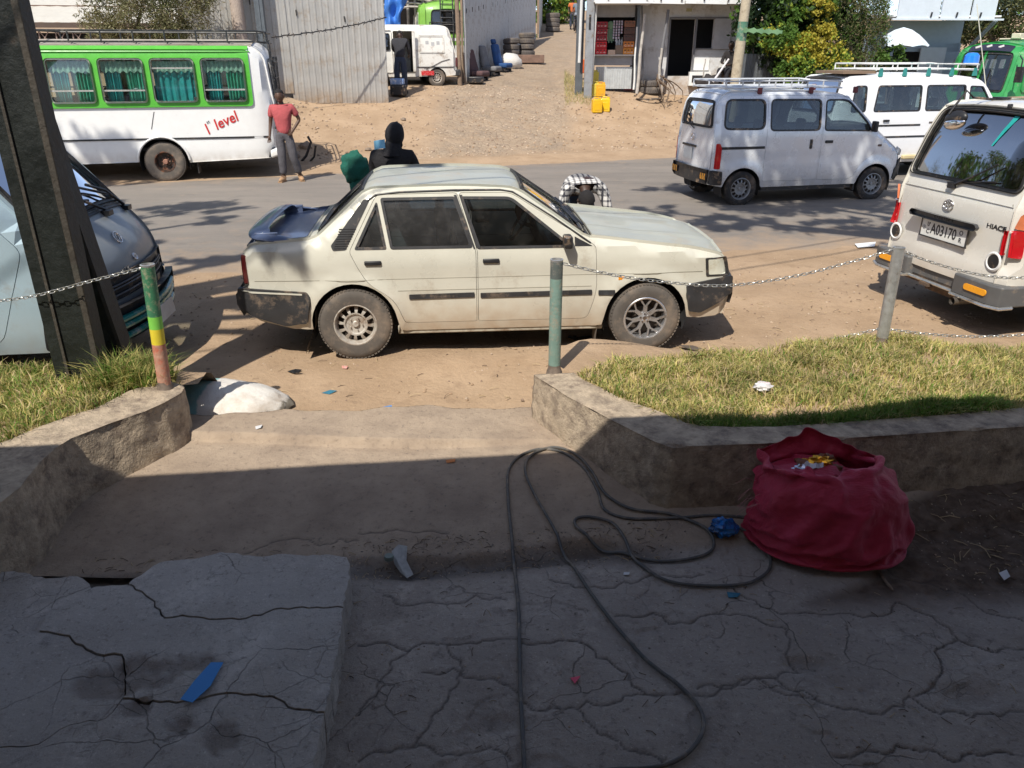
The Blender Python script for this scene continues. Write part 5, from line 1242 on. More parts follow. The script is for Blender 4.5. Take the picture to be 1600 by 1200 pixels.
def left_van():
 L = 4.45; yaw = R(4); d = Vector((math.cos(yaw), math.sin(yaw), 0))
 root = empty('minibus', Vector((-3.14, 6.17, 0)) - d * L, yaw, 'blue grey minibus with a dark front bumper, parked at the left edge behind the pole', 'minibus')
 paint = M('light blue grey paint', (.36, .47, .54), .4, .15, var=.04, vs=3, coat=.3, dirt=((.3, .33, .34), .12, 3), zdirt=((.3, .24, .18), .3, .7, .5))
 nose = M('darker grey nose', (.25, .27, .28), .45, .2, var=.12, vs=3, coat=.2, dirt=((.34, .33, .31), .3, 5))  # nose panel gets a greyer, darker tone than the sides
 wins = [rpoly([(.42, 1.26), (1.25, 1.26), (1.25, 1.76), (.52, 1.76)], .06, 4), rpoly([(1.33, 1.26), (2.95, 1.26), (2.95, 1.77), (1.33, 1.77)], .06, 4)]
 sh, r = hiace_body(root, paint, wins, glassm=g_dark, HW=.84, nb=.24)
 r['nose_panel'].data.materials[0] = nose
 c = sh.s_at; cf = lambda o: sh.cen(o)
 for sg in (-1, 1):
  part('side_stripe', M('red stripe', (.35, .03, .04), .5), root, lambda mb: panel(mb, [(.1, .835), (3.9, .835), (3.9, .853), (.1, .853)], sh.side(sg, .004), step=.2, thick=.004)); part('rub_strip', trim, root, lambda mb: panel(mb, [(1.45, .54), (3.0, .54), (3.0, .60), (1.45, .60)], sh.side(sg, .012), step=.2, thick=.012))
  part('rub_strip', trim, r['door', sg, 0], lambda mb: panel(mb, [(3.12, .54), (3.72, .54), (3.72, .60), (3.10, .60)], sh.side(sg, .014), step=.1, thick=.012))
  part('rust_patch', M('rust', (.25, .09, .04), .9, var=.4, vs=20, dirt=((.5, .48, .45), .5, 14)), r['door', sg, 0], lambda mb: panel(mb, rpoly([(3.50, .40 + .03), (3.66, .44), (3.70, .50), (3.60, .53), (3.50, .50)], .03, 3), sh.side(sg, .0045), step=.1, thick=0))
  part('headlight', M('dull headlight', (.3, .31, .3), .15, coat=.7), root, lambda mb: panel(mb, rpoly([(4.30, .66), (4.43, .66), (4.42, .80), (4.28, .80)], .02, 3), sh.side(sg, .010), step=.05, thick=.012)); part('turn_light', amber, root, lambda mb: panel(mb, rpoly([(4.18, .66), (4.28, .66), (4.26, .80), (4.17, .80)], .01, 3), sh.side(sg, .010), step=.05, thick=.012))
  part('door_mirror', black, r['door', sg, 0], lambda mb: (mb.ellipsoid((3.66, sg * 1.0, 1.40), (.05, .10, .12), 14, 10), mb.tube([(3.70, sg * .80, 1.22), (3.67, sg * .92, 1.26), (3.67, sg * .98, 1.34)], .014, 6)), bevel=.02)
  part('bumper_end', black, root, lambda mb: panel(mb, rpoly([(4.12, .36), (4.45, .34), (4.46, .60), (4.15, .60)], .03, 3), sh.side(sg, .03), step=.08, thick=.03))
 # dark band and grille under the nose, teal guard bars
 part('grille_band', black, root, lambda mb: panel(mb, rect(c(L, .62), -.74, c(L - .03, .80), .74, .02), cf(.014), step=.08, thick=.02))
 part('bumper', black, root, lambda mb: panel(mb, rect(0, -.75, c(L, .60), .75), cf(.05), step=.08, thick=.06))
 for z in (.66, .70, .74): part('grille_bar', trim, root, lambda mb: mb.tube([tuple(P3(cf(.03), c(L - .01, z), y)) for y in np.linspace(-.62, .62, 14)], .010, 6))
 for z, mt in ((.52, 'a'), (.44, 'b'), (.36, 'c')): part('guard_bar', M('teal guard paint', (.01, .20, .19), .3, .3, coat=.4, dirt=((.4, .4, .4), .4, 11)), root, lambda mb: mb.tube([tuple(P3(cf(.09), max(.01, c(L, z)), y)) for y in np.linspace(-.70, .70, 16)], .026, 8))
 text('nose_lettering', 'TOYOTA', .07, M('grey letters', (.07, .07, .07), .4), root, frame_mat(P3(cf(.024), c(L - .03, .80), -.34), (0, 1, 0), (0, 0, 1)), .002)
 for (z, y, q) in ((.965, -.10, .8), (.82, -.02, .45)):
  o = P3(cf(.006), c(L - .1, z), y)
  part('emblem', silver, root, lambda mb: (mb.tube([o + Vector((-.03 * math.sin(a) * q, .06 * q * math.cos(a), .05 * q * math.sin(a))) for a in np.linspace(0, 6.28, 21)[:-1]], .005, 6, closed=True), mb.tube([o + Vector((-.03 * math.sin(a) * q * .5, .025 * q * math.cos(a), .04 * q * math.sin(a))) for a in np.linspace(0, 6.28, 17)[:-1]], .004, 6, closed=True)))
 plate(root, frame_mat(P3(cf(.13), c(L, .40), .10), (0, 1, 0), (-.1, 0, 1)), .34, .13, '', fr=False)
 part('cowl', trim, root, lambda mb: panel(mb, rect(c(L - .22, 1.15), -.68, c(L - .28, 1.20), .68, .01), cf(.008), step=.08, thick=.01))
 for y0, y1 in ((-.50, .10), (.10, .64)):
  part('wiper', black, root, lambda mb: (mb.tube([P3(cf(.03), c(L - .22, 1.15), y1), P3(cf(.05), c(L - .32, 1.25), (y0 + y1) / 2 + .06), P3(cf(.035), c(L - .37, 1.31), y0 + .12)], .013, 6), mb.tube([P3(cf(.018), c(L - .30, 1.23), y1 - .06), P3(cf(.02), c(L - .38, 1.32), y0)], .011, 6), mb.box(P3(cf(.02), c(L - .20, 1.13), y1), (.07, .08, .04))))
 part('dash_clutter', M('rags on dashboard', (.30, .28, .12), .9, var=.5, vs=14), root, lambda mb: mb.ellipsoid((L - .44, -.25, 1.18), (.10, .22, .05), 14, 8, lambda d: 1 + .35 * noise.noise(d * 4)))
 part('paper_sheet', M('paper with red print', (.7, .68, .68), .7, dirt=((.5, .1, .12), .35, 24)), r['windscreen'], lambda mb: panel(mb, rect(c(L - .42, 1.40), -.62, c(L - .56, 1.56), -.42), cf(-.02), step=.2, thick=0))
left_van()
def back_minibus():
 yaw = R(14); o = D(1318, 200, 15.9); root = empty('minibus', (o.x - .4, 16.75, 0), yaw, 'white minibus with patterned curtains and a teal roof rack, behind the silver van', 'minibus')
 paint = M('plain white van paint', (.76, .77, .78), .35, var=.03, coat=.4, zdirt=((.4, .32, .25), .3, .7, .5))
 xs_ = [(.34, .68), (.86, 1.94), (2.06, 2.98)]
 wins = [rpoly([(a, 1.30), (b, 1.30), (b, 1.78), (a + (.08 if a < 1 else 0), 1.78)], .06, 4) for a, b in xs_]
 sh, r = hiace_body(root, paint, wins, glassm=g_mid, step=.1)
 lace = M('patterned curtain', (.45, .42, .38), .9, var=.5, vs=25)
 for a, b in xs_:
  for x in (a + .45, b - .08, a + .1): part('curtain', lace, root, lambda mb: mb.grid([[(x - .05 + .1 * t, -.72 + .015 * math.sin(t * 14), z) for z in (1.28, 1.5, 1.72)] for t in np.linspace(0, 1, 9)]))
 for x0, x1, z in ((.1, 2.0, 1.02), (.1, 3.2, .80), (2.2, 3.2, 1.06)): part('side_stripe', black, root, lambda mb: panel(mb, [(x0, z), (x1, z), (x1, z + .035), (x0, z + .035)], sh.side(-1, .006), step=.3, thick=.006))
 part('door_handle', black, root, lambda mb: mb.box(tuple(P3(sh.side(-1, .015), 1.18, 1.13)), (.14, .03, .04)), bevel=.01)
 teal = M('teal rack paint', (.03, .22, .20), .5, var=.3)
 rk = rack(root, .9, 3.4, .66, 2.05, 2.17, M('white rack paint', (.7, .7, .68), .5, dirt=((.03, .2, .2), .4, 3)), nb=6)
 for x in np.linspace(1.0, 3.2, 5): part('rack_foot', teal, rk, lambda mb: mb.box((x, -.68, 2.02), (.09, .04, .15), taper=.6))
 part('beacon', M('blue lamp lens', (.02, .2, .75), .15, coat=.6), root, lambda mb: mb.lathe([(.001, .2), (.09, .19), (.14, .14), (.15, 0)], c=(3.45, -.25, 2.18), n=20))
 part('roof_board', M('brown board', (.22, .15, .10), .8), root, lambda mb: mb.box((.55, -.2, 2.02), (.75, .9, .05)))
 part('side_step', M('cream bumper', (.55, .45, .25), .5), root, lambda mb: mb.box((2.2, -.86, .42), (1.0, .1, .08)), bevel=.02)
back_minibus()
# ---------------- buses
def bus(root, HW, L, paint_low, paint_up, wins, rx=2.16, zs=.36, belt=1.40, eave=2.46, top=2.62, rear_glass=True, wheelz=.37, wr=.385, band=None, curtains=True, front=True, step=.11, wheels=True, ftop=None):
 """x=0 rear, +x nose. lower body one paint, window band another"""
 fx = rx + 3.3; ar = .47
 prof = [(L, zs, 0), (L + .03, .9, .1), (L - .05, 1.35, .1), (L - .30, eave - .05, .25), (L - .7, eave + .04, .3), (.30, eave + .04, .2), (.08, eave - .12, .16), (-.02, 1.4, .1), (-.02, .55, .08), (.06, zs + .05, 0)]
 def w0(x, z): return HW - .05 * np.clip((z - 1.5) / 1.0, 0, 1.1) ** 2 - .03 * np.clip((.7 - z) / .4, 0, 1) ** 2 - .12 * np.clip((x - L + .8) / .8, 0, 1) ** 2 - .07 * np.clip((.5 - x) / .5, 0, 1) ** 2
 sh = Shell(prof, w0, rc=.16, cam=lambda S: np.interp(S, [0, 1.6, 2.4, 3.2, 3.2 + L - 1.5, 3.2 + L - .5, 99], [.12, .12, .12, top - eave - .04, top - eave - .04, .08, .06]), Wr=1.0, step=.05)
 c = sh.s_at
 whl = [(rx, wheelz, ar), (fx, wheelz, ar)]
 bt = [(.06, zs + .05), (rx - ar, zs)] + arc(rx, wheelz, ar, 178, 2) + [(fx - ar, zs)] + arc(fx, wheelz, ar, 178, 2) + [(fx + ar + .02, zs)]
 upper = rect(.33, belt, L - .35, eave - .04, .10, 5)
 for sg in (-1, 1):
  fn = lambda o, sg=sg: sh.side(sg, o)
  part('body_side', paint_low, root, lambda mb: panel(mb, sh.outline(bt), sh.side(sg), holes=[upper], step=step, thick=.03))
  ub = part('window_band', paint_up, root, lambda mb: panel(mb, upper, fn(.002), holes=[w for w in wins], step=step, thick=.03))
  for i, w in enumerate(wins):
   mb = MB(); panel(mb, off(w, .004), fn(-.02), step=.3, thick=0); g = mb.build('window', glass('bus glass', (.75, .82, .8), .02), ub, clean=False)
   mb = MB(); panel(mb, off(w, -.008), fn(.010), holes=[off(w, .022)], step=.14, thick=.03); mb.build('window_frame', M('window alloy', (.55, .55, .5), .4, .6), g, clean=False)
   X0 = min(p[0] for p in w); X1 = max(p[0] for p in w); Z0 = min(p[1] for p in w); Z1 = max(p[1] for p in w)
   zr = Z0 + (Z1 - Z0) * (.28 if i != 1 else .78)
   part('window_rail', M('window alloy', (.55, .55, .5), .4, .6), g, lambda mb: mb.bar(P3(fn(.003), X0 + .01, zr), P3(fn(.003), X1 - .01, zr), .02, .028))
   if curtains and sg == curtains:
    r_ = random.Random(i * 7 + 3)
    for (u0, u1, zz0, mt) in ((.02, .46, Z0 - .02, 0), (.56, .93, Z0 - .02, 1)) if i != 1 else ((.03, .97, Z0 - .02, 1),):
     P = []
     a0 = X0 + (X1 - X0) * u0; a1 = X0 + (X1 - X0) * u1; kk = 46; ph = r_.uniform(0, 6)
     for q in range(kk + 1):
      t = q / kk; P.append([(a0 + (a1 - a0) * (.5 + (t - .5) * (1 - .10 * (1 - (z - Z0) / (Z1 - Z0)) * (1 if i != 1 else 0))), sg * (HW - .12 + .022 * math.sin(t * 34 + ph + .6 * math.sin(t * 9)) + .01 * math.sin(t * 71)), z) for z in np.linspace(zz0, Z1 - .06, 5)])
     part('curtain', M('green curtain' if mt == 0 else 'teal curtain', (.05, .33, .22) if mt == 0 else (.02, .30, .30), .7, var=.3, vs=9, sheen=0), root, lambda mb: mb.grid(P), angle=80)
    part('curtain_valance', M('pale curtain valance', (.25, .42, .33), .8, var=.5, vs=16), root, lambda mb: mb.grid([[(X0 + .03 + (X1 - X0 - .06) * q / 40, sg * (HW - .085 + .015 * math.sin(q * 1.3)), z) for z in (Z1 - .24 - .02 * math.sin(q * .9), Z1 - .12, Z1 - .05)] for q in range(41)]), angle=80)
  part('gutter', paint_up, root, lambda mb: mb.tube([tuple(P3(fn(.012), x, eave - .065)) for x in np.linspace(.3, L - .5, 24)], .016, 6))
  part('roof_edge_band', paint_up, root, lambda mb: panel(mb, rect(.33, eave - .03, L - .7, eave + .036), fn(.003), step=step, thick=.004))
  part('side_strip', trim, root, lambda mb: panel(mb, [(.12, .80), (L - .3, .80), (L - .3, .832), (.12, .832)], fn(.008), step=.4, thick=.008))
  for cx, cz, rr in whl: part('arch_trim', paint_low, root, lambda mb: mb.tube([tuple(P3(fn(.02), a, b)) for a, b in arc(cx, cz, rr + .015, 176, 4, 18)], .022, 6))
 rg = rpoly([(c(.10, eave - .22), -.72), (c(.10, eave - .22), .72), (c(0, belt + .12), .78), (c(0, belt + .12), -.78)], .12, 5)
 fg = rpoly([(c(L - .03, 1.42), -.9), (c(L - .03, 1.42), .9), (c(L - .27, eave - .16), .86), (c(L - .27, eave - .16), -.86)], .1, 5)
 part('nose_panel', paint_up if ftop else paint_low, root, lambda mb: panel(mb, rect(0, -1, c(L - .5, eave), 1), sh.cen(0), holes=[fg], step=step, thick=.03))
 part('roof', band or M('roof grime', (.42, .38, .32), .7, dirt=((.25, .2, .15), .5, 3)), root, lambda mb: panel(mb, rect(c(L - .5, eave), -1, c(.3, eave), 1), sh.cen(0), step=.16, thick=.03))
 rp = part('rear_panel', paint_low, root, lambda mb: panel(mb, rect(c(.3, eave), -1, sh.L, 1), sh.cen(0), holes=[rg], step=step, thick=.03))
 win(sh, rg, lambda o: sh.cen(o), root, g_dark, trim, .05, 'rear_window'); win(sh, fg, lambda o: sh.cen(o), root, g_mid, trim, .05, 'windscreen')
 def under(mb):
  mb.box((L / 2, 0, .62), (L - .3, HW * 2 - .16, .06)); mb.box((L / 2, 0, .45), (L - 1, .8, .2)); mb.box((rx + 1.6, -.2, .42), (1.2, .7, .3)); liners(mb, whl, HW - .01); mb.tube([(rx, -.8, wheelz), (rx, .8, wheelz)], .09, 8)
 part('underbody', dark_in, root, under)
 if wheels:
  for x in (rx, fx):
   for sg in (-1, 1): wheel('wheel', root, (x, sg * (HW - .14), wheelz), wr, .24, sg, 'truck', rubber_dusty, M('black truck rim', (.05, .04, .035), .5, .3, dirt=((.3, .12, .06), .5, 11)), M('rusty hub', (.32, .16, .11), .8, var=.4, vs=20), rimr=.20)
 for x in np.arange(.9, L - 1.2, .85):
  for y in (-.55, .55): seat(root, x, y, .95, .8, h=.62)
 return sh, c
def white_bus():
 r0 = G(263, 283); yaw = R(12); h = Vector((-math.cos(yaw), -math.sin(yaw), 0)); lft = Vector((h.y * -1, h.x, 0)); HW = 1.02
 # heading h points left; its left side (+y local) faces the camera
 base = r0 - h * 2.16 - lft * (HW - .02)
 root = empty('bus', base, yaw + math.pi, 'white bus with bright green window band and teal curtains, at the left', 'bus')
 low = M('white bus paint', (.80, .80, .78), .35, var=.03, coat=.35, zdirt=((.35, .28, .2), .3, .6, .6)); up = M('bright green bus paint', (.10, .44, .05), .35, var=.06, coat=.35)
 wins = []
 for i in range(8):
  x0 = .435 + i * .915; wins.append(rect(x0, 1.49, x0 + .79, 2.275, .09, 5))
 wins = wins[:6]
 sh, c = bus(root, HW, 6.9, low, up, wins, curtains=1)
 dk = M('black rack paint', (.025, .028, .03), .5, dirt=((.2, .18, .15), .35, 12))
 rk = rack(root, 4.1, -.02, .78, 2.55, 2.76, dk, nb=8, rr=.017)
 def lad(mb):
  for y in (.55, .85): mb.tube([(.0, y, 2.76), (-.06, y, 2.5), (-.09, y, 1.5), (-.08, y, 1.1), (-.02, y, .95)], .016, 7)
  for z in np.arange(1.15, 2.7, .24): mb.tube([(-.085, .55, z), (-.085, .85, z)], .013, 6)
  for z in (1.6, 1.9, 2.2): mb.tube([(-.10, -.6, z), (-.10, .5, z)], .012, 6)
  for y in (-.6, -.2, .2, .5): mb.tube([(-.10, y, 1.5), (-.10, y, 2.3)], .010, 6)
 part('ladder', dk, root, lad)
 part('tail_fin', low, root, lambda mb: mb.box((.02, .93, .50), (.26, .12, .16), Matrix.Rotation(R(18), 3, 'Y'), taper=.7), bevel=.04)
 part('rear_bumper', M('dark bumper', (.03, .035, .05), .5), root, lambda mb: mb.box((.12, 0, .50), (.2, 1.9, .22)), bevel=.03)
 part('mud_flap', rubber, root, lambda mb: mb.box((1.56, .82, .30), (.02, .28, .34)))
 tx = M('red lettering', (.55, .03, .03), .4)
 # lettering "1st level" leaning up to the right along the side
 lz = P3(sh.side(1, .008), .93, 1.12)
 fm = frame_mat(lz, (-1, 0, .40), (.2, 0, 1)) @ Matrix.Scale(1.12, 4)
 text('side_lettering', 'level', .25, tx, root, fm @ Matrix.Translation((.03, 0, 0)), .002, shear=.15, sx=.95, bold=.003)
 text('side_lettering', '1', .25, tx, root, fm @ Matrix.Translation((-.33, -.01, 0)), .002, shear=.1, sx=.8, bold=.004)
 text('side_lettering', 'st', .08, M('dark lettering', (.1, .1, .12), .5), root, fm @ Matrix.Translation((-.255, .10, 0)), .002)
 part('crack_line', trim, root, lambda mb: mb.tube([tuple(P3(sh.side(1, .004), x, z)) for x, z in ((2.20, 1.32), (2.24, 1.2), (2.30, 1.0))], .006, 5))
white_bus()
def far_buses():
 g = GT(700, 150); p = D(690, 100, 30.5); gm = M('lime green bus paint', (.19, .40, .06), .45, var=.1, coat=.2)
 wt = M('white bus paint', (.80, .80, .78), .35)
 root = empty('bus', (p.x + .22, 30.6, TZ(p.x, 30) - .25), R(100), 'lime green and white bus seen from behind, standing in the yard behind the fence', 'bus')
 sh, c = bus(root, .97, 6.2, gm, gm, [rect(.5 + i * .95, 1.5, 1.3 + i * .95, 2.2, .08) for i in range(4)], curtains=False, zs=.4, step=.16)
 part('white_band', wt, root, lambda mb: panel(mb, rect(c(-.02, 1.36), -.95, c(-.02, 1.24), .95), sh.cen(.006), step=.2, thick=.006)); part('white_band', wt, root, lambda mb: panel(mb, rect(c(-.02, 1.12), -.98, c(-.02, .62), .98), sh.cen(.006), step=.2, thick=.006))
 dk = MATS['black rack paint']; rack(root, .1, 3.5, .8, 2.68, 2.86, dk, nb=6, rr=.022)
 part('ladder', dk, root, lambda mb: ([mb.tube([(0, y, 2.86), (-.13, y, 2.5), (-.15, y, .8)], .024, 6) for y in (-.22, .22)], [mb.tube([(-.14, -.22, z), (-.14, .22, z)], .02, 6) for z in np.arange(.9, 2.7, .22)], [mb.tube([(-.12, y, 1.3), (-.12, y, 1.85), (-.12, 0, 1.85)], .02, 6) for y in (-.62, .62)]))
 for y in (-.85, .85): part('tail_light', redlens, root, lambda mb: mb.box((-.06, y, .85), (.04, .14, .3)))
 # green bus at the far right
 p = D(1480, 120, 23.0); grn = M('deep green bus paint', (.03, .28, .07), .4, var=.1, coat=.35, dirt=((.3, .3, .2), .2, 3))
 yaw = R(208); h = Vector((math.cos(yaw), math.sin(yaw), 0)); L = 6.6
 n = Vector((-h.y, h.x, 0))
 fc = Vector((D(1512, 120, 22.4).x, 22.4, 0)) + Vector((.45, .3, 0))
 root = empty('bus', fc - h * L, yaw, 'green bus facing left with a wide windscreen, standing at the far right', 'bus')
 sh, c = bus(root, 1.05, L, grn, grn, [rect(.5 + i * .95, 1.5, 1.3 + i * .95, 2.2, .08) for i in range(5)], curtains=False, zs=.4, eave=2.50, top=2.70, step=.14, band=grn, ftop=True)
 part('header_glass', M('header glass', (.03, .03, .05), .15, coat=.5), root, lambda mb: panel(mb, rect(c(L - .29, 2.36), -.75, c(L - .40, 2.50), .75, .04), sh.cen(.008), step=.15, thick=.01))
 for y in (-.45, -.05, .35): part('header_mark', white_p, root, lambda mb: mb.box(P3(sh.cen(.02), c(L - .34, 2.43), y), (.02, .14, .05), Matrix.Rotation(.3, 3, 'X')))
 part('roof_beacon', M('cream lamp', (.6, .55, .42), .5), root, lambda mb: (mb.box((L - 1.2, .1, 2.79), (.2, .25, .14)), mb.bar((L - 1.2, -.4, 2.72), (L - 1.2, .5, 2.72), .04, .04)), bevel=.02)
 part('aerial', M('cream aerial', (.55, .55, .45), .5), root, lambda mb: mb.tube([(L + .1, .35, 1.5), (L + .35, -.25, 3.55)], .012, 5))
 part('mirror_arm', black, root, lambda mb: (mb.tube([(L - .1, .95, 2.3), (L + .25, 1.25, 2.2), (L + .25, 1.25, 1.8)], .02, 6), mb.box((L + .25, 1.25, 1.85), (.1, .18, .38))), bevel=.02)
 part('windscreen_divider', grn, root, lambda mb: panel(mb, rect(c(L - .03, 1.42), -.03, c(L - .27, 2.34), .03), sh.cen(.012), step=.2, thick=.03))
far_buses()
def yard_van():
 yaw = R(197); h = Vector((math.cos(yaw), math.sin(yaw), 0)); o = D(709, 120, 26.6); z = TZ(o.x, 26.6)
 HW = .70; root = empty('van', (o.x - .12, 27.2, z - .02), yaw, 'small battered white panel van with its side door open, in the yard gateway', 'van')
 paint = M('scuffed white paint', (.76, .75, .70), .5, var=.06, dirt=((.35, .27, .2), .35, 3), zdirt=((.3, .22, .15), .2, .7, .5))
 fx, rx, wz, ar = 2.45, .62, .26, .30; L = 3.15
 prof = [(L, .32, 0), (L + .03, .7, .1), (L - .05, 1.0, .1), (L - .55, 1.66, .15), (L - 1.0, 1.76, .3), (.4, 1.76, .3), (.20, 1.70, .12), (0, .95, .05), (-.01, .5, .02), (-.04, .34, 0)]
 def w0(x, z): return HW - .09 * np.clip((z - 1.0) / .75, 0, 1.1) ** 1.3 - .03 * np.clip((x - L + .5) / .5, 0, 1)
 sh = Shell(prof, w0, rc=.08, cam=.04, Wr=.65); c = sh.s_at
 bt = [(-.04, .34), (rx - ar - .02, .32)] + arc(rx, wz, ar, 170, 10) + [(rx + ar + .02, .30), (fx - ar - .02, .30)] + arc(fx, wz, ar, 170, 10) + [(fx + ar + .01, .32)]
 op = rect(1.28, .42, 1.95, 1.60, .04)
 dF = rpoly([(2.0, .42), (2.75, .42), (2.95, 1.05), (2.55, 1.60), (2.0, 1.62)], .05, 4); wF = rpoly([(2.06, 1.06), (2.85, 1.06), (2.52, 1.52), (2.06, 1.53)], .05, 4)
 rg = rpoly([(c(.18, 1.62), -.50), (c(.18, 1.62), .50), (c(.03, 1.08), .56), (c(.03, 1.08), -.56)], .06, 4); wsn = rpoly([(c(L - .08, 1.05), -.58), (c(L - .08, 1.05), .58), (c(L - .52, 1.6), .54), (c(L - .52, 1.6), -.54)], .06, 4)
 for sg in (-1, 1):
  part('body_side', paint, root, lambda mb: panel(mb, sh.outline(bt), sh.side(sg), holes=[dF] + ([op] if sg > 0 else []), step=.08, thick=.02))
  d = part('front_door', paint, root, lambda mb: panel(mb, off(dF, .004), sh.side(sg, .002), holes=[off(wF, -.003)], step=.08, thick=.03)); win(sh, wF, lambda o: sh.side(sg, o), d, g_dark, black)
  part('side_panel', paint, root, lambda mb: panel(mb, rect(.36, .98, 1.16, 1.48, .04), sh.side(sg, .008), holes=[rect(.39, 1.01, 1.13, 1.45, .03)], step=.1, thick=.01))
  for (x, zz) in ((.9, 1.28), (.72, 1.24), (.55, 1.27)): part('sticker', M('faded sticker', (.45, .45, .45), .6), root, lambda mb: panel(mb, rect(x - .05, zz - .05, x + .05, zz + .05), sh.side(sg, .004), step=.2, thick=0))
  part('scrape', M('dark scrape', (.12, .11, .10), .8), root, lambda mb: mb.tube([tuple(P3(sh.side(sg, .004), x, zz)) for x, zz in ((.95, .52), (.7, .62), (.45, .74), (.2, .80))], .014, 5))
  part('tail_light', M('dark red lens', (.18, .02, .02), .3), root, lambda mb: mb.box((-.03, sg * .62, .72), (.05, .10, .26)))
  part('lower_strip', trim, root, lambda mb: panel(mb, rect(.05, .56, 1.24, .585), sh.side(sg, .008), step=.2, thick=.01))
 text('side_lettering', 'TEL', .10, M('plate ink', (.03, .03, .035), .5), root, frame_mat(P3(sh.side(1, .006), .95, .505), (-1, 0, 0), (0, 0, 1)), .001)
 part('number_plate', M('red plate', (.55, .02, .02), .5, dirt=((.7, .6, .6), .3, 30)), root, lambda mb: mb.box((.92, .712, .40), (.40, .03, .13)))
 for nm, s0, s1 in (('nose_panel', 0, c(L - .55, 1.66)), ('roof', c(L - .55, 1.66), c(.2, 1.7)), ('tailgate', c(.2, 1.7), sh.L)):
  part(nm, paint, root, lambda mb: panel(mb, rect(s0, -.65, s1, .65), sh.cen(0), holes=[q for q in (rg, wsn) if s0 < q[0][0] < s1], step=.08, thick=.02))
 rwo = win(sh, rg, lambda o: sh.cen(o), root, g_mid, trim, .03, 'rear_window'); win(sh, wsn, lambda o: sh.cen(o), root, g_mid, trim, .03, 'windscreen')
 text('window_lettering', 'SALE', .16, white_p, rwo, frame_mat(P3(sh.cen(-.004), c(.15, 1.5), .15), (0, -1, 0), (.2, 0, 1)), .001)
 text('tailgate_lettering', 'SUZUKI', .11, M('plate ink', (.03, .03, .035), .5), root, frame_mat((-.052, 0, .86), (0, -1, 0), (0, 0, 1)), .002)
 part('bumper', trim, root, lambda mb: mb.box((-.08, 0, .40), (.14, 1.42, .20)), bevel=.03)
 part('open_door', paint, root, lambda mb: mb.box((1.34, .80, 1.02), (.09, .06, 1.16)), bevel=.015)
 def under(mb): mb.box((1.5, 0, .40), (2.6, 1.25, .06)); liners(mb, ((fx, wz, ar), (rx, wz, ar)), HW - .01); mb.box((1.2, 0, .9), (.03, 1.2, 1.0))
 part('underbody', dark_in, root, under)
 for x in (rx, fx):
  for sg in (-1, 1): wheel('wheel', root, (x, sg * (HW - .09), wz), .265, .15, sg, 'steel', rubber_dusty, steel_w, rimr=.16)
yard_van()
# ================================================================== fences
sheet_m = M('weathered zinc sheet', (.47, .46, .43), .5, .35, var=.1, vs=2, bump=.1, bs=12, dirt=((.36, .28, .2), .35, 2.5), zdirt=((.36, .26, .17), .0, .5, .9))
sheet_m2 = M('older zinc sheet', (.56, .555, .54), .5, .35, var=.16, vs=1.5, dirt=((.27, .2, .15), .35, 3), zdirt=((.36, .26, .17), .0, .5, .9))
wood = M('grey brown timber', (.23, .165, .115), .9, var=.3, vs=9, bump=.5, bs=30)
palew = M('pale weathered timber', (.42, .39, .35), .85, var=.25, vs=9, bump=.4, bs=30)
def zinc(w, h, pitch=.19, amp=.02):
 mb = MB(); xs_ = []; n = int(round(w / pitch))
 for i in range(n): xs_ += [(i * pitch, 0), (i * pitch + pitch * .62, 0), (i * pitch + pitch * .70, -amp), (i * pitch + pitch * .92, -amp)]
 xs_.append((n * pitch, 0)); k = w / (n * pitch)
 P = [[(x * k, y + .004 * math.sin(z * 3 + x * 5), z) for z in np.linspace(0, h, 7)] for x, y in xs_]
 mb.grid(P); return mb.mesh('zinc', 20)
def fence(A, B, h, label, mat, w=.95, seed=1, drop=.12, pitch=.19, amp=.02):
 A = Vector(A); B = Vector(B); d = (B - A); d.z = 0; Lg = d.length; d.normalize(); a = math.atan2(d.y, d.x)
 root = empty('fence', (A.x, A.y, TZ(A.x, A.y)), a, label, 'fence'); r = random.Random(seed)
 me = zinc(w + .04, h, pitch, amp); me.materials.append(mat); n = int(Lg / w)
 for i in range(n):
  o = bpy.data.objects.new('sheet', me); COL.objects.link(o); o.parent = root
  p = A + d * (i * w); o.location = (i * w, r.uniform(-.006, .006) + (i % 2) * .004, TZ(p.x, p.y) - TZ(A.x, A.y) - drop + r.uniform(-.06, .06)); o.rotation_euler = (r.uniform(-.008, .008), r.uniform(-.006, .006), r.uniform(-.01, .01))
 me2 = MB().box((0, 0, h / 2), (.07, .07, h)).mesh('post'); me2.materials.append(wood)
 for i in range(0, n + 1, 3):
  o = bpy.data.objects.new('post', me2); COL.objects.link(o); o.parent = root; p = A + d * (i * w); o.location = (i * w, .07, TZ(p.x, p.y) - TZ(A.x, A.y) - .1)
 fx_ = MB().box((0, 0, 0), (.03, .02, .14)).mesh('fixing'); fx_.materials.append(black)
 for i in range(n):
  o = bpy.data.objects.new('fixing', fx_); COL.objects.link(o); o.parent = root; p = A + d * (i * w); o.location = (i * w + .35 + r.uniform(-.1, .1), -.03, TZ(p.x, p.y) - TZ(A.x, A.y) + 2.15); o.rotation_euler = (0, r.uniform(-.2, .2), 0)
 return root
F0 = D(607, 150, 23.6); dl = Vector((-math.cos(R(20)), -math.sin(R(20)), 0))
fence(F0 + dl * 5.24, F0, 3.3, 'tall pale zinc sheet fence behind the white and green bus', sheet_m, 1.30, 1, pitch=.165, amp=.011)
F1 = GT(727, 130); F2 = GT(838, 62)
fence(F1, F2, 3.2, 'grey ribbed sheet fence climbing along the left of the alley', sheet_m2, .90, 2, pitch=.12, amp=.04)
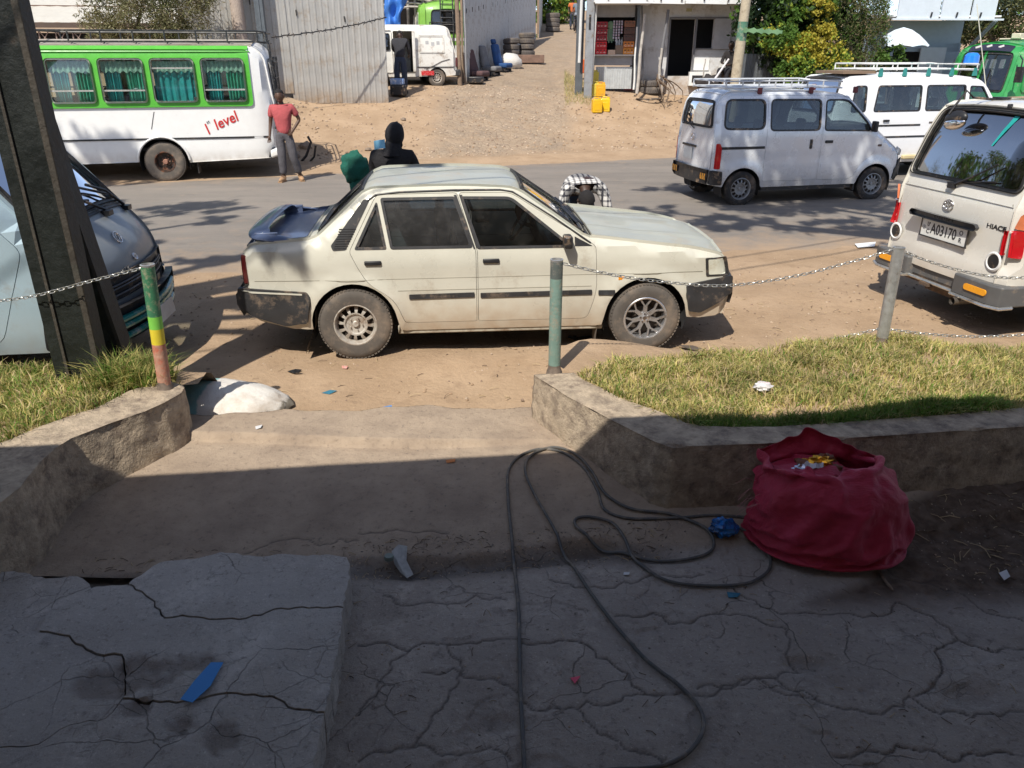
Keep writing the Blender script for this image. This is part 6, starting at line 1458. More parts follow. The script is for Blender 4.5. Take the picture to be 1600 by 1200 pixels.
F3 = GT(845, 60); fence(F2 + Vector((.15, .8, 0)), Vector((F2.x + .9, F2.y + 16, 0)), 3.0, 'far end of the alley fence, stepped back behind the ribbed sheets', sheet_m, .95, 3)
# dark jagged strand with short spurs across the pale fence
a, c = D(425, 58, 21.2), D(604, 27, 23.3); mb = MB(); r_ = random.Random(4); P = []
for i in range(60):
 t = i / 59; p = a.lerp(c, t); P.append(p + Vector((0, -.05, -.25 * math.sin(math.pi * t) * .25 + r_.uniform(-.012, .012))))
mb.tube(P, .017, 5)
for i in range(2, 58, 3): mb.tube([P[i] + Vector((r_.uniform(-.05, .05), 0, .05)), P[i], P[i] + Vector((r_.uniform(-.05, .05), 0, -.05))], .008, 4)
tag(mb.build('jagged_strand', black), 'dark jagged strand sagging across the pale zinc fence', 'wire')
g = GT(719, 133); mb = MB(); mb.tube([(g.x, g.y - .1, g.z - .1), (g.x - .02, g.y - .1, g.z + 1.8), (g.x - .06, g.y - .1, g.z + 3.4)], [.075, .07, .06], 9)
tag(mb.build('gate_post', wood), 'brown timber post at the yard gateway, by the ribbed fence', 'post')
g = GT(722, 132); mb = MB(); mb.bar((g.x + .1, g.y, g.z), (g.x + .06, g.y, g.z + .95), .06, .05); tag(mb.build('stake', wood), 'short stake leaning on the gateway post', 'post')
# two poles behind the bus
p = D(376, 60, 22.0); q = D(371, 0, 22.0); mb = MB(); mb.tube([(p.x + .02, 22.0, .8), (p.x, 22.0, 2.5), (q.x - .04, 22.0, 6.5)], [.18, .17, .14], 14)
tag(mb.build('utility_pole', M('pinkish concrete pole', (.40, .33, .28), .85, var=.12, bump=.4, bs=20)), 'pale round utility pole rising behind the rear of the white bus', 'pole')
p = D(410, 55, 22.2); mb = MB(); mb.box((p.x, 22.2, 3.8), (.22, .14, 6.4)); mb.box((p.x, 22.12, 3.8), (.05, .02, 6.2))
tag(mb.build('steel_post', M('blue grey steel', (.13, .15, .17), .5, .4, var=.15)), 'dark blue grey steel post beside the pale utility pole', 'post')
# ================================================================== warehouse at the upper left
p0, p1 = D(-120, 60, 22.8), D(300, 60, 24.4)
wh = empty('warehouse', (p0.x, p0.y, 1.2), math.atan2(p1.y - p0.y, p1.x - p0.x), 'low building with pale sheet roof on brown lattice beams, at the upper left', 'building'); Lw = (p1 - p0).length
brown = M('rust brown steel', (.16, .095, .07), .75, var=.25, dirt=((.3, .2, .14), .3, 6))
part('roof', M('cream roof sheet', (.60, .57, .50), .55, .1, var=.06, dirt=((.4, .33, .25), .25, 1.5)), wh, lambda mb: mb.grid([[(x, -.5 + y * 7.5, 1.92 + y * 1.9 + (.015 if int(x * 5) % 2 else 0)) for y in (0, .5, 1)] for x in np.arange(-.5, Lw + .4, .2)]))
part('roof_seam', brown, wh, lambda mb: mb.bar((-.5, 1.4, 2.42), (Lw + .3, 1.4, 2.42), .03, .03)); part('eaves_board', M('dark eaves', (.10, .07, .055), .8), wh, lambda mb: mb.box((Lw / 2, -.52, 1.86), (Lw + 1, .06, .13)))
part('beam', brown, wh, lambda mb: mb.box((Lw / 2, -.4, 1.34), (Lw + 1, .10, .07))); part('top_chord', brown, wh, lambda mb: mb.box((Lw / 2, -.4, 1.74), (Lw + 1, .08, .05)))
me = MB().tube([(0, 0, 0), (.26, 0, .36)], .014, 5).tube([(.26, 0, 0), (0, 0, .36)], .014, 5).tube([(0, 0, 0), (0, 0, .36)], .018, 5).mesh('lattice_brace'); me.materials.append(M('pinkish brace', (.32, .24, .2), .7))
for i in range(int((Lw + .8) / .42)):
 o = bpy.data.objects.new('lattice_brace', me); COL.objects.link(o); o.parent = wh; o.location = (-.4 + i * .42, -.4, 1.37)
part('wall', M('brown wall', (.17, .12, .09), .9, var=.2), wh, lambda mb: mb.box((Lw / 2, .1, .2), (Lw + .6, .2, 2.3))); part('cream_board', M('cream board', (.5, .46, .4), .8), wh, lambda mb: mb.box((Lw / 2 - 1, -.46, 1.18), (Lw - 1, .04, .14)))
part('dark_opening', dark_in, wh, lambda mb: mb.box((Lw / 2, -.01, 1.50), (Lw, .03, .35)))
# ================================================================== yard behind the gateway
zy = TZ(-4, 29)
shed = empty('shed', (-5.2, 31.5, zy), 0, 'dark open shed of poles and rusty sheets behind the white panel van', 'shed')
part('back_wall', M('dark boards', (.06, .05, .045), .9, var=.4, vs=6), shed, lambda mb: mb.box((.9, 2.2, 1.6), (5, .1, 3.6)))
me = MB().tube([(0, 0, 0), (.05, 0, 1.6), (.0, 0, 3.4)], [.06, .05, .05], 7).mesh('pole'); me.materials.append(palew)
for i, (x, y) in enumerate([(.2, 0), (1.0, -.3), (1.7, .2), (2.3, -.2), (1.3, .9), (.7, .6), (2.0, .8)]):
 o = bpy.data.objects.new('pole', me); COL.objects.link(o); o.parent = shed; o.location = (x, y, 0); o.rotation_euler = (0, (i % 3 - 1) * .08, i)
me = MB().tube([(0, 0, 0), (1.6, 0, .1), (3.2, .1, -.05)], .04, 6).mesh('rail'); me.materials.append(palew)
for i in range(7):
 o = bpy.data.objects.new('rail', me); COL.objects.link(o); o.parent = shed; o.location = (-.1 + .1 * i, -.2 + .1 * i, 2.0 + .23 * i); o.rotation_euler = (0, (i % 3 - 1) * .06, .1 * (i % 2))
part('roof_sheet', M('greyish rag sheet', (.36, .31, .27), .8, var=.2), shed, lambda mb: mb.grid([[(.8 + x * 1.1, -.6 + y * .9, 3.05 + .55 * x * x - .25 * y + .05 * math.sin(x * 20)) for y in (0, .5, 1)] for x in np.linspace(0, 1, 12)]), angle=80)
part('hanging_rag', M('dusty pink rag', (.22, .15, .13), .9, var=.3), shed, lambda mb: mb.grid([[(.55 + x * .5, -.45 + .04 * math.sin(x * 20), 1.35 + z * .55) for z in (0, .5, 1)] for x in np.linspace(0, 1, 12)]), angle=80)
part('roof', M('roof grime', (.42, .38, .32), .7), shed, lambda mb: mb.grid([[(-.5 + x * 3.6, .6 + y * 2.4, 3.5 + y * .5) for y in (0, 1)] for x in np.linspace(0, 1, 20)]))
# blue tarpaulin
mb = MB(); P = []
for i in range(22):
 u = i / 21; row = []
 for j in range(22):
  v = j / 21; w_ = 2.75 if v > .55 else 1.35 + .1 * math.sin(v * 9)
  tp = D(600 + (1 if v < .5 else 1) * u * (26 + 18 * max(0, v - .45) * 2), 57 - v * 75, 28.6)
  row.append(tp + Vector((0, .10 * math.sin(u * 11 + v * 3) + .05 * math.sin(u * 5 - v * 14), .03 * math.sin(u * 8))))
 P.append(row)
mb.grid(P); tag(mb.build('tarpaulin', M('blue tarpaulin', (.045, .18, .55), .5, var=.18, vs=4, bump=.3, bs=9), angle=80), 'bright blue tarpaulin hanging above the panel van in the yard', 'tarpaulin')
# pale house far behind the yard
ph = empty('house', (-6.2, 40, 1.6), 0, 'grey white house seen above the lime green bus', 'house')
part('wall', M('grey white wall', (.5, .49, .47), .8, var=.1), ph, lambda mb: mb.box((0, 1.5, 2.4), (6.6, 3, 4.8))); part('eaves', M('pale eaves', (.5, .5, .5), .7), ph, lambda mb: mb.box((0, -.25, 2.55), (6.6, .5, .12)))
for x in (.4, 1.6, 2.8): part('window', g_dark, ph, lambda mb: mb.box((x, -.01, 3.3), (.9, .05, .9)))
# ================================================================== kiosk and house on the right of the alley
zk = 1.38
wall_m = M('lime washed wall', (.56, .56, .56), .85, var=.1, vs=2, bump=.25, bs=12, dirt=((.3, .25, .2), .35, 2.5), zdirt=((.36, .27, .19), .0, .5, .8))
kio = empty('kiosk', (2.55, 26.0, zk), R(-2), 'small kiosk shop with drink crates on its counter, at the alley corner', 'kiosk')
KW = 1.22
cg = zinc(KW * .93, .64, .075, .012); cg.materials.append(M('pale zinc front', (.50, .52, .52), .5, .3, var=.12)); o = bpy.data.objects.new('front_sheet', cg); COL.objects.link(o); o.parent = kio; o.location = (.06, -.02, -.05)
part('counter_shade_band', M('grey board and shade', (.30, .30, .31), .8), kio, lambda mb: mb.box((KW / 2, .03, .78), (KW, .06, .30)))  # awning's shadow below the counter, built in as a darker band
part('counter', M('pale counter', (.52, .50, .47), .6), kio, lambda mb: mb.box((KW / 2, .10, .92), (KW, .42, .04)))
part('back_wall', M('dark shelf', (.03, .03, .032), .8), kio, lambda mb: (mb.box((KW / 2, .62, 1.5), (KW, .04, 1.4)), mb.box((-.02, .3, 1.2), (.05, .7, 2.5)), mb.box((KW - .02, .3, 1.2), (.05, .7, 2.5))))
part('upper_wall', M('grey board and shade', (.30, .30, .31), .8, var=.15), kio, lambda mb: mb.box((KW / 2, .02, 2.16), (KW, .06, .36)))
part('corner_post', M('blue grey steel', (.13, .15, .17), .5), kio, lambda mb: mb.box((KW + .06, -.05, 1.2), (.09, .09, 2.5)))
part('roof', M('white roof sheet', (.72, .73, .72), .5, .1, var=.04), kio, lambda mb: mb.box((KW / 2 + .1, -.05, 2.33), (KW + .5, 2.45, .04), Matrix.Rotation(R(-1), 3, 'X')))
part('fascia', M('white fascia', (.72, .73, .72), .5, .1, var=.04, dirt=((.5, .48, .44), .25, 3)), kio, lambda mb: mb.box((KW / 2 + .1, -1.30, 2.50), (KW + .45, .04, .42)))
for x in (.25, .85, 1.35): part('fixing', black, kio, lambda mb: mb.box((x, -1.34, 2.42), (.03, .03, .10)))
for x in (1.25, 1.35): part('brace', M('dark brace', (.06, .06, .07), .7), kio, lambda mb: mb.bar((x + .2, -.02, .1), (x + .02, -.02, 2.3), .03, .03)) if x > 1.3 else None
# hanging sachets inside
for i, (x, h_) in enumerate([(.56, .62), (.64, .70), (.72, .60), (.80, .42)]):
 st = part('sachet_strip', M('foil sachet', (.5, .5, .55), .35, .4, dirt=((.5, .1, .2), .5, 30)), kio, lambda mb: [mb.box((x, -.02 + .02, 1.86 - j * .075), (.05, .012, .058)) for j in range(int(h_ / .08))])
def crate(x, y, z, col, name, label, cat='crate', grp=None, lid=None, txt=True, w=.36, h=.24, dark=False):
 r0 = empty(name, (x, y, z), R(-2), label, cat, grp); m_ = M(name + str(col), col, .45, var=.1)
 def f(mb):
  mb.box((0, 0, h / 2), (w, .28, h * .96))
  for zz in (.12, .88): mb.box((0, 0, h * zz), (w + .015, .295, h * .14))
  for xx in (-.5, -.17, .17, .5): mb.box((xx * w * .98, 0, h / 2), (.03, .292, h * .9))
 part('shell', m_, r0, f)
 for xx in (-.33, 0, .33): part('handhole', black, r0, lambda mb: mb.box((xx * w, -.142, h * .66), (w * .16, .008, h * .14)))
 if txt: text('crate_lettering', 'Coca-Cola', h * .34, white_p if not dark else M('faded lettering', (.45, .2, .2), .6), r0, frame_mat((0, -.1435, h * .33), (1, 0, 0), (0, 0, 1)), .001, shear=.3)
 return r0
tz = zk + .94
cl = ['bottommost red drinks crate with white lettering on the kiosk counter', 'second red drinks crate from the counter', 'third red drinks crate, midway up the kiosk stack', 'fourth red drinks crate, second from the top of the stack', 'topmost crate of the red stack, in the kiosk\'s shade']
for i in range(5): crate(2.74, 26.05, tz + i * .185, (.62, .02, .03) if i < 2 else (.35, .02, .03), 'drinks_crate', cl[i], grp='red drinks crates on the kiosk counter', h=.18, w=.32)
cl = ['orange framed crate with pale lettering on the kiosk counter, right side', 'second crate of the right stack, orange and brown', 'third crate of the right stack, full of dark bottles', 'fourth crate of the right stack', 'brown topmost crate of the right stack']
for i in range(5): crate(3.58, 26.0, tz + i * .19, [(.62, .24, .03), (.55, .18, .03), (.09, .04, .03), (.10, .045, .03), (.22, .09, .045)][i], 'bottle_crate', cl[i], grp='brown and orange crates on the kiosk counter', h=.185, w=.30, txt=i < 2)
for x, y, wd, hh, c_, lb in ((3.06, 25.98, .22, .13, (.55, .42, .33), 'small pink and white carton on the kiosk counter'), (3.30, 26.02, .24, .26, (.21, .16, .12), 'brown cardboard box on the kiosk counter')):
 mb = MB(); mb.box((x, y, tz + hh / 2), (wd, .25, hh)); tag(mb.build('carton', M('card' + str(c_), c_, .8, dirt=((.6, .1, .1), .2, 20)), bevel=.004), lb, 'box')
for i, (x, lb) in enumerate(((3.22, 'left clear bottle on the cardboard box'), (3.30, 'middle clear bottle on the cardboard box'), (3.38, 'right clear bottle on the cardboard box'))):
 mb = MB(); mb.lathe([(.001, 0), (.035, 0), (.038, .12), (.014, .18), (.014, .23), (.001, .23)], c=(x, 26.0, tz + .26), n=12); tag(mb.build('bottle', M('clear bottle', (.35, .36, .38), .15, coat=.5)), lb, 'bottle', 'bottles in the kiosk')
mb = MB(); mb.ellipsoid((3.02, 26.05, tz + .82), (.12, .05, .12), 16, 8); [mb.tube([(3.02 + k * .04, 26.03, tz + .72), (3.02 + k * .045, 26.02, tz + .38 - .05 * (k % 2))], .022, 5) for k in (-2, -1, 0, 1, 2)]
tag(mb.build('hanging_net', M('pale green plastic', (.16, .28, .18), .5)), 'pale green plastic bundle hanging in the kiosk opening', 'bundle')
# house wall right of the kiosk
hz_ = 1.42
hs = empty('house', (3.86, 26.3, hz_), R(-3), 'grey walled house with an open dark door, right of the kiosk', 'house')
HL = 3.5
def bxx(mb, x0, x1, z0, z1, y=.1, t=.2): mb.box(((x0 + x1) / 2, y, (z0 + z1) / 2), (x1 - x0, t, z1 - z0))
def Wl(mb):
 bxx(mb, 0, 1.02, -.3, 2.4); bxx(mb, 1.02, 1.78, -.3, .27); bxx(mb, 1.02, HL, 1.90, 2.4); bxx(mb, 1.78, HL, -.3, 1.08); bxx(mb, 1.78, 1.84, 1.08, 1.90); bxx(mb, 2.36, HL, 1.08, 1.90)
part('wall', wall_m, hs, Wl)
part('wall_return', wall_m, hs, lambda mb: mb.box((HL, 1.2, 1.0), (.15, 2.2, 2.8)))
part('door_frame', M('grey frame', (.16, .16, .17), .7), hs, lambda mb: (mb.bar((1.0, -.02, .1), (1.0, -.02, 1.92), .05, .05), mb.bar((1.80, -.02, .1), (1.80, -.02, 1.92), .06, .05), mb.bar((.98, -.02, 1.93), (2.95, -.02, 1.93), .05, .05), mb.bar((1.8, -.02, 1.06), (2.9, -.02, 1.06), .04, .04)))
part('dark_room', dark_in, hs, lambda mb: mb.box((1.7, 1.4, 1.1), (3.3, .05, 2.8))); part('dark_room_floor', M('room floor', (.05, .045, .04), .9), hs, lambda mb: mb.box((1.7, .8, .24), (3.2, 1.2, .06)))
part('shutter', M('grey shutter', (.42, .42, .43), .7, var=.1), hs, lambda mb: mb.box((2.62, -.05, 1.48), (.52, .035, .86)), bevel=.005)
part('sign_plate', M('yellowish sign plate', (.38, .35, .2), .6, var=.2, vs=30), hs, lambda mb: mb.box((1.55, -.015, 2.15), (.17, .02, .09)))
part('roof', MATS['white roof sheet'], hs, lambda mb: mb.box((HL / 2 + .1, .3, 2.36), (HL + .4, 2.7, .04)))
for i in range(3): part('fascia_sheet', MATS['white fascia'], hs, lambda mb: mb.box((.05 + i * 1.22 + .6, -1.06 + .006 * (i % 2), 2.50 - .01 * i), (1.20, .04, .46), Matrix.Rotation(R(1.2), 3, 'Y')))
for x in (.55, 1.15, 1.8, 2.5): part('fixing', black, hs, lambda mb: mb.box((x, -1.10, 2.38), (.035, .03, .10)))
part('wall_notice', white_p, hs, lambda mb: mb.box((2.05, -.03, .62), (.50, .03, .34))); part('wall_notice', M('notice paper', (.6, .6, .58), .7, dirt=((.2, .2, .2), .3, 20)), hs, lambda mb: mb.box((2.75, -.03, .55), (.30, .03, .34)))
part('bench_block', white_p, hs, lambda mb: mb.box((2.02, -.10, .20), (.66, .2, .40))); part('vent_hole', dark_in, hs, lambda mb: mb.box((1.95, -.205, .20), (.34, .02, .20)))
# leaning timbers and poles in front
def stick(p0, p1, r, mat, lab, name='timber_pole', cat='pole', taper=.8):
 mb = MB(); a = Vector(p0); b_ = Vector(p1); k = [a.lerp(b_, t) + Vector((.012 * math.sin(t * 9), 0, 0)) for t in np.linspace(0, 1, 7)]
 mb.tube(k, [r * (1 - (1 - taper) * t) for t in np.linspace(0, 1, 7)], 8); return tag(mb.build(name, mat), lab, cat)
def at(px, py, d): return D(px, py, d)
stick(at(995, 146, 25.2), at(1007, 22, 25.2), .05, palew, 'crooked grey timber pole leaning by the kiosk corner'); stick(at(990, 140, 25.5), at(995, 42, 25.5), .03, MATS['white paint'] if 'white paint' in MATS else white_p, 'thin white pipe beside the crooked timber pole')
stick(at(1028, 128, 25.6), at(1044, 15, 25.6), .055, M('grey frame', (.16, .16, .17), .7), 'grey timber leaning by the house door'); stick(at(1029, 128, 25.5), at(1034, 75, 25.5), .045, palew, 'short pale post left of the house door')
stick(at(1098, 124, 25.6), at(1102, 92, 25.6), .022, palew, 'thin stick standing below the house window')
# steel mast at the alley corner
b0 = GT(918, 154); mast = empty('steel_mast', b0, 0, 'tall grey steel mast of two channels, at the alley corner', 'mast'); gm_ = M('grey mast paint', (.30, .31, .32), .5, .3, var=.12, dirt=((.2, .15, .1), .3, 5)); lm_ = M('pale mast paint', (.6, .6, .58), .5, var=.08)
part('channel', gm_, mast, lambda mb: (mb.box((0, 0, 2.4), (.20, .03, 5)), mb.box((-.10, .05, 2.4), (.03, .12, 5)), mb.box((.10, .05, 2.4), (.03, .12, 5))))
part('channel', M('dark mast paint', (.10, .11, .12), .5), mast, lambda mb: mb.box((-.25, .45, 2.6), (.22, .12, 5.4))); part('pale_pipe', lm_, mast, lambda mb: mb.tube([(.12, .1, .4), (.17, .1, 2.6)], .035, 8))
part('pale_pipe', lm_, mast, lambda mb: mb.tube([(-.27, .2, 1.0), (-.24, .2, 4.6)], .045, 8)); part('slot', black, mast, lambda mb: mb.box((-.01, -.018, 2.1), (.06, .02, .4)))
# orange thing left of the mast
p = D(909, 100, 27); mb = MB(); mb.box((p.x + .05, 27.5, TZ(p.x, 27.5) + .42), (.14, .2, .42)); tag(mb.build('fuel_can', M('orange red plastic', (.65, .12, .03), .5), bevel=.02), 'orange red can half hidden behind the steel mast', 'can')
# steps below the house door, stones, earth bank
st = empty('stone_steps', GT(1062, 132), R(-4), 'worn stone steps leading up to the house door', 'steps')
for i in range(4): part('step', M('dusty step stone', (.34, .27, .2), .95, var=.2, bump=.6, bs=12), st, lambda mb: mb.box((.05 * i, .35 * i, -.05 + .10 * i), (1.1 - .1 * i, .42, .16)), bevel=.03)
rock_m = M('dusty rock', (.26, .20, .15), .95, var=.25, vs=4, bump=.7, bs=14)
rocks = [((1105, 132), .10), ((1098, 142), .13), ((1115, 126), .12), ((1090, 150), .08), ((1078, 140), .06), ((1062, 160), .07), ((1125, 138), .11), ((478, 232), .15), ((462, 246), .14), ((630, 188), .07), ((575, 236), .08)]
rl = ['brown stone nearest the corner of the stone steps', 'larger brown stone in the group right of the steps', 'stone right of the steps, close to the seated person', 'small stone below the steps group', 'small flat stone at the foot of the steps', 'dark pebble sized rock on the slope below the house', 'stone at the edge of the slope above the silver van', 'grey rock by the bus tail, behind the man in red', 'rock at the roadside below the bus tail', 'small clod on the earth slope left of the alley', 'small clod beside the hooded person']
def rockmesh(r, seed, flat=.7):
 mb = MB(); mb.ellipsoid((0, 0, 0), (r, r * .8, r * flat), 14, 9, lambda d: 1 + .38 * noise.fractal(d * 1.7 + Vector((seed * 3.1, 0, 0)), 1, 2, 3)); return mb
for i, ((x, y), r_) in enumerate(rocks): o = rockmesh(r_, i).build('rock', rock_m, loc=GT(x, y) + Vector((0, 0, r_ * .3)), angle=50); o.rotation_euler = (0, 0, i); tag(o, rl[i], 'rock', 'rocks by the roadside')
# ---------------- tyres, jerrycans, seats
def tyre_mesh(R0=.32, w=.20):
 mb = MB(); mb.lathe([(R0 * .58, -w * .42), (R0 * .75, -w * .52), (R0 * .94, -w * .46), (R0, -w * .3), (R0, w * .3), (R0 * .94, w * .46), (R0 * .75, w * .52), (R0 * .58, w * .42), (R0 * .56, 0), (R0 * .58, -w * .42)], n=28)
 for k in range(28):
  a = 2 * math.pi * k / 28
  for j in (-.18, .18): mb.box((math.cos(a + j * .4) * R0 * .995, math.sin(a + j * .4) * R0 * .995, w * j), (.02, .035, w * .28), Matrix.Rotation(a, 3, 'Z'))
 me = mb.mesh('tyre'); me.materials.append(rubber_dusty if R0 > .4 else M('old tyre', (.12, .105, .095), .9, var=.25, dirt=((.2, .16, .12), .5, 5))); return me
TY = tyre_mesh()
def tyre(p, rot, lab, grp, sc=1.0):
 o = bpy.data.objects.new('tyre', TY); COL.objects.link(o); o.location = p; o.rotation_euler = rot; o.scale = (sc,) * 3; return tag(o, lab, 'tyre', grp)
g = GT(1017, 147)
tyre(g + Vector((0, .1, .10)), (0, .03, 0), 'lower of the two tyres stacked before the grey wall', 'tyres stacked by the house'); tyre(g + Vector((-.02, .12, .31)), (0, -.04, 1), 'upper of the two tyres stacked before the grey wall', 'tyres stacked by the house', .93)
g = GT(799, 97); n_ = 0
names = ['bottom', 'second', 'third', 'fourth', 'top']
for s_, (dx, dy, k, lab) in enumerate(((0, 0, 4, 'left'), (.62, .35, 5, 'right'))):
 for i in range(k): tyre(g + Vector((dx, dy, .12 + i * .215)), (.04 * (i % 2), .05 * ((i + s_) % 2), i), '%s tyre of the %s pile at the alley fence' % (names[i] if i < k - 1 else 'top', lab), 'tyre piles at the alley fence', 1.0)
mb = MB(); mb.box(g + Vector((.72, -.35, .12)), (1.15, .4, .30)); tag(mb.build('timber_block', M('brown block', (.19, .12, .09), .9, var=.3), bevel=.02), 'brown timber block in front of the tyre piles', 'block')
g2 = GT(873, 50)
for i in range(4): tyre(g2 + Vector((-.35, 0, .14 + i * .24)), (0, .04 * (i % 2), i), '%s tyre of the far pile under the alley bushes' % names[i if i < 3 else 4], 'far tyre pile up the alley', 1.25)
# wire tangle on the slope
mb = MB(); r_ = random.Random(3); gg = GT(1014, 158)
for k in range(7):
 a0 = r_.uniform(0, 6); rr = r_.uniform(.25, .42); mb.tube([gg + Vector((rr * math.cos(a0 + t), rr * .6 * math.sin(a0 + t), .03 + .04 * abs(math.sin(t * 2 + k)))) for t in np.linspace(0, r_.uniform(4, 6.2), 20)], .012, 5)
tag(mb.build('wire_coil', M('rusty wire', (.10, .08, .065), .8)), 'loose coil of brown wire on the slope below the two tyres', 'wire coil')
mb = MB()
for k in range(9):
 p = at(1030 + r_.uniform(-4, 10), 118 + r_.uniform(-4, 8), 25.0); q = GT(1045 + r_.uniform(-15, 25), 150 + r_.uniform(-10, 22)); mid = p.lerp(q, .5) + Vector((r_.uniform(-.2, .2), 0, r_.uniform(0, .15))); P = [p, p.lerp(mid, .5) + Vector((r_.uniform(-.06, .06), 0, 0)), mid, mid.lerp(q, .5) + Vector((r_.uniform(-.08, .08), 0, .03)), q + Vector((0, 0, .02))]
 mb.tube(P, [.022, .018, .016, .012, .007], 5)
tag(mb.build('dry_branches', M('dry branch', (.20, .15, .11), .9)), 'tangle of dry brown branches hanging down the slope by the door', 'branches')
def jerry(p, rz, col, lab, tilt=0, grp='plastic jerrycans', h=.40):
 root = empty('jerrycan', p, rz, lab, 'jerrycan', grp); root.rotation_euler = (tilt, 0, rz); m_ = M('can' + str(col), col, .42, var=.08, dirt=((.3, .2, .1), .2, 6), coat=.1)
 part('body', m_, root, lambda mb: (mb.box((0, 0, h * .44), (.28, .20, h * .88)), mb.box((0, 0, h * .9), (.22, .14, h * .06))), bevel=.03, seg=3)
 part('handle', m_, root, lambda mb: mb.tube([(-.08, 0, h * .88), (-.07, 0, h * 1.02), (.05, 0, h * 1.02), (.06, 0, h * .88)], .018, 7)); part('cap', m_, root, lambda mb: mb.lathe([(.001, .05), (.03, .05), (.032, 0)], c=(.10, 0, h * .9), n=12))
 part('side_panel', m_, root, lambda mb: mb.box((0, -.101, h * .42), (.17, .012, h * .5)), bevel=.006)
Y1 = (.72, .42, .01); Y2 = (.62, .50, .06)
g = GT(932, 176); jerry(g, .15, Y1, 'bright yellow jerrycan nearest the road, left of a pair'); g = GT(943, 175); jerry(g + Vector((.05, .1, 0)), -.1, (.75, .47, .01), 'bright yellow jerrycan nearest the road, right of a pair')
g = GT(927, 151); jerry(g + Vector((.07, .1, 0)), .2, Y2, 'pale yellow jerrycan at the foot of the steel mast'); g = GT(938, 151); jerry(g, 0, (.70, .36, .02), 'orange yellow jerrycan between the steel mast and the kiosk'); g = GT(926, 146); jerry(g + Vector((.04, .35, .34)), .3, Y2, 'small pale yellow jerrycan raised behind the others', h=.3)
g = GT(981, 141); jerry(g, 0, (.55, .09, .12), 'pink red jerrycan at the right end of the kiosk front', h=.42)
mb = MB(); mb.box(GT(1000, 140) + Vector((0, .2, .2)), (.3, .2, .42)); tag(mb.build('battery_box', black, bevel=.02), 'dark box under the leaning pole by the kiosk', 'box')
def car_seat(px, py, rz, col, lab, head=True, sc=1.0):
 root = empty('car_seat', GT(px, py), rz, lab, 'car seat', 'used vehicle seats along the alley fence', scale=sc); m_ = M('seat' + str(col), col, .9, var=.25, vs=8)
 part('frame', black, root, lambda mb: (mb.box((0, .2, .06), (.42, .05, .10)), mb.box((0, -.2, .06), (.42, .05, .10)), mb.box((.15, 0, .04), (.05, .45, .05))))
 part('cushion', m_, root, lambda mb: mb.box((.02, 0, .20), (.50, .50, .16)), bevel=.06, seg=3); part('backrest', m_, root, lambda mb: mb.box((-.26, 0, .56), (.15, .50, .66), Matrix.Rotation(R(-14), 3, 'Y'), taper=.86), bevel=.06, seg=3)
 if head: part('headrest', m_, root, lambda mb: mb.box((-.38, 0, .96), (.10, .26, .16), Matrix.Rotation(R(-14), 3, 'Y')), bevel=.04, seg=3)
car_seat(748, 126, -.5, (.10, .055, .055), 'brown maroon vehicle seat nearest the gateway post', sc=1.1); car_seat(768, 118, -.4, (.16, .16, .165), 'grey vehicle seat between the brown and the blue seats', head=False, sc=1.1); car_seat(786, 112, -.5, (.02, .07, .20), 'dark blue vehicle seat by the alley fence', sc=1.05)
mb = MB(); g = GT(744, 131); mb.box(g + Vector((0, 0, .12)), (.5, .4, .2)); tag(mb.build('seat_base', black, bevel=.03), 'black seat base on the ground before the brown seat', 'seat base')
mb = MB(); g = GT(795, 108); mb.ellipsoid(g + Vector((.05, .3, .22)), (.45, .4, .33), 18, 10, lambda d: 1 + .15 * noise.noise(d * 2.5)); tag(mb.build('full_sack', M('white sack', (.6, .58, .54), .8, var=.1, bump=.4, bs=12), angle=70), 'bulging white sack between the blue seat and the tyre pile', 'sack')
mb = MB(); g = GT(600, 140)
# ================================================================== kiosk, umbrella and shrub at the upper right
p = D(1385, 100, 26); bw = empty('metal_kiosk', (p.x - .35, 26.6, .95), R(6), 'blue grey metal kiosk with a white awning fascia, at the upper right', 'kiosk')
bgm = M('blue grey sheet', (.30, .36, .42), .5, .2, var=.08)
part('wall', bgm, bw, lambda mb: (mb.box((1.5, .2, 1.9), (3.2, .1, .9)), mb.box((.45, .2, .8), (.9, .1, 1.8)), mb.box((2.9, .2, .8), (.5, .1, 1.8))))
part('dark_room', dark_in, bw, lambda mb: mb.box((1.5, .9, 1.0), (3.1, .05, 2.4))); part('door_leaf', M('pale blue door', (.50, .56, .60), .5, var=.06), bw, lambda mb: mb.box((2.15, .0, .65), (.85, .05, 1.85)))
part('roof', MATS['white roof sheet'], bw, lambda mb: mb.box((1.5, -.2, 2.42), (3.4, 2.4, .05)))
for i, w_ in enumerate((1.3, .9, .75)): part('fascia_sheet', M('pale blue fascia', (.60, .65, .70), .5, .1, var=.05), bw, lambda mb: mb.box(((.55, 1.72, 2.60)[i], -1.4 + .008 * (i % 2), 2.62), (w_, .04, .55)))
for x in (.95, 1.75, 2.5): part('fixing', black, bw, lambda mb: mb.box((x, -1.44, 2.45), (.04, .03, .14), Matrix.Rotation(.15, 3, 'Y')))
part('gutter', MATS['pale blue fascia'], bw, lambda mb: mb.box((1.5, -1.44, 2.33), (3.5, .06, .05)))
for x in (3.05, 3.12): part('brace', bgm, bw, lambda mb: mb.bar((x - .3, -.2, 1.1), (x, -1.35, 2.3), .05, .05))
um = empty('umbrella', D(1400, 110, 24.8), 0, 'open pale blue and white market umbrella before the metal kiosk', 'umbrella'); um.location.z = 1.25
part('pole', palew, um, lambda mb: mb.tube([(0, 0, 0), (0, 0, 1.75)], .02, 6))
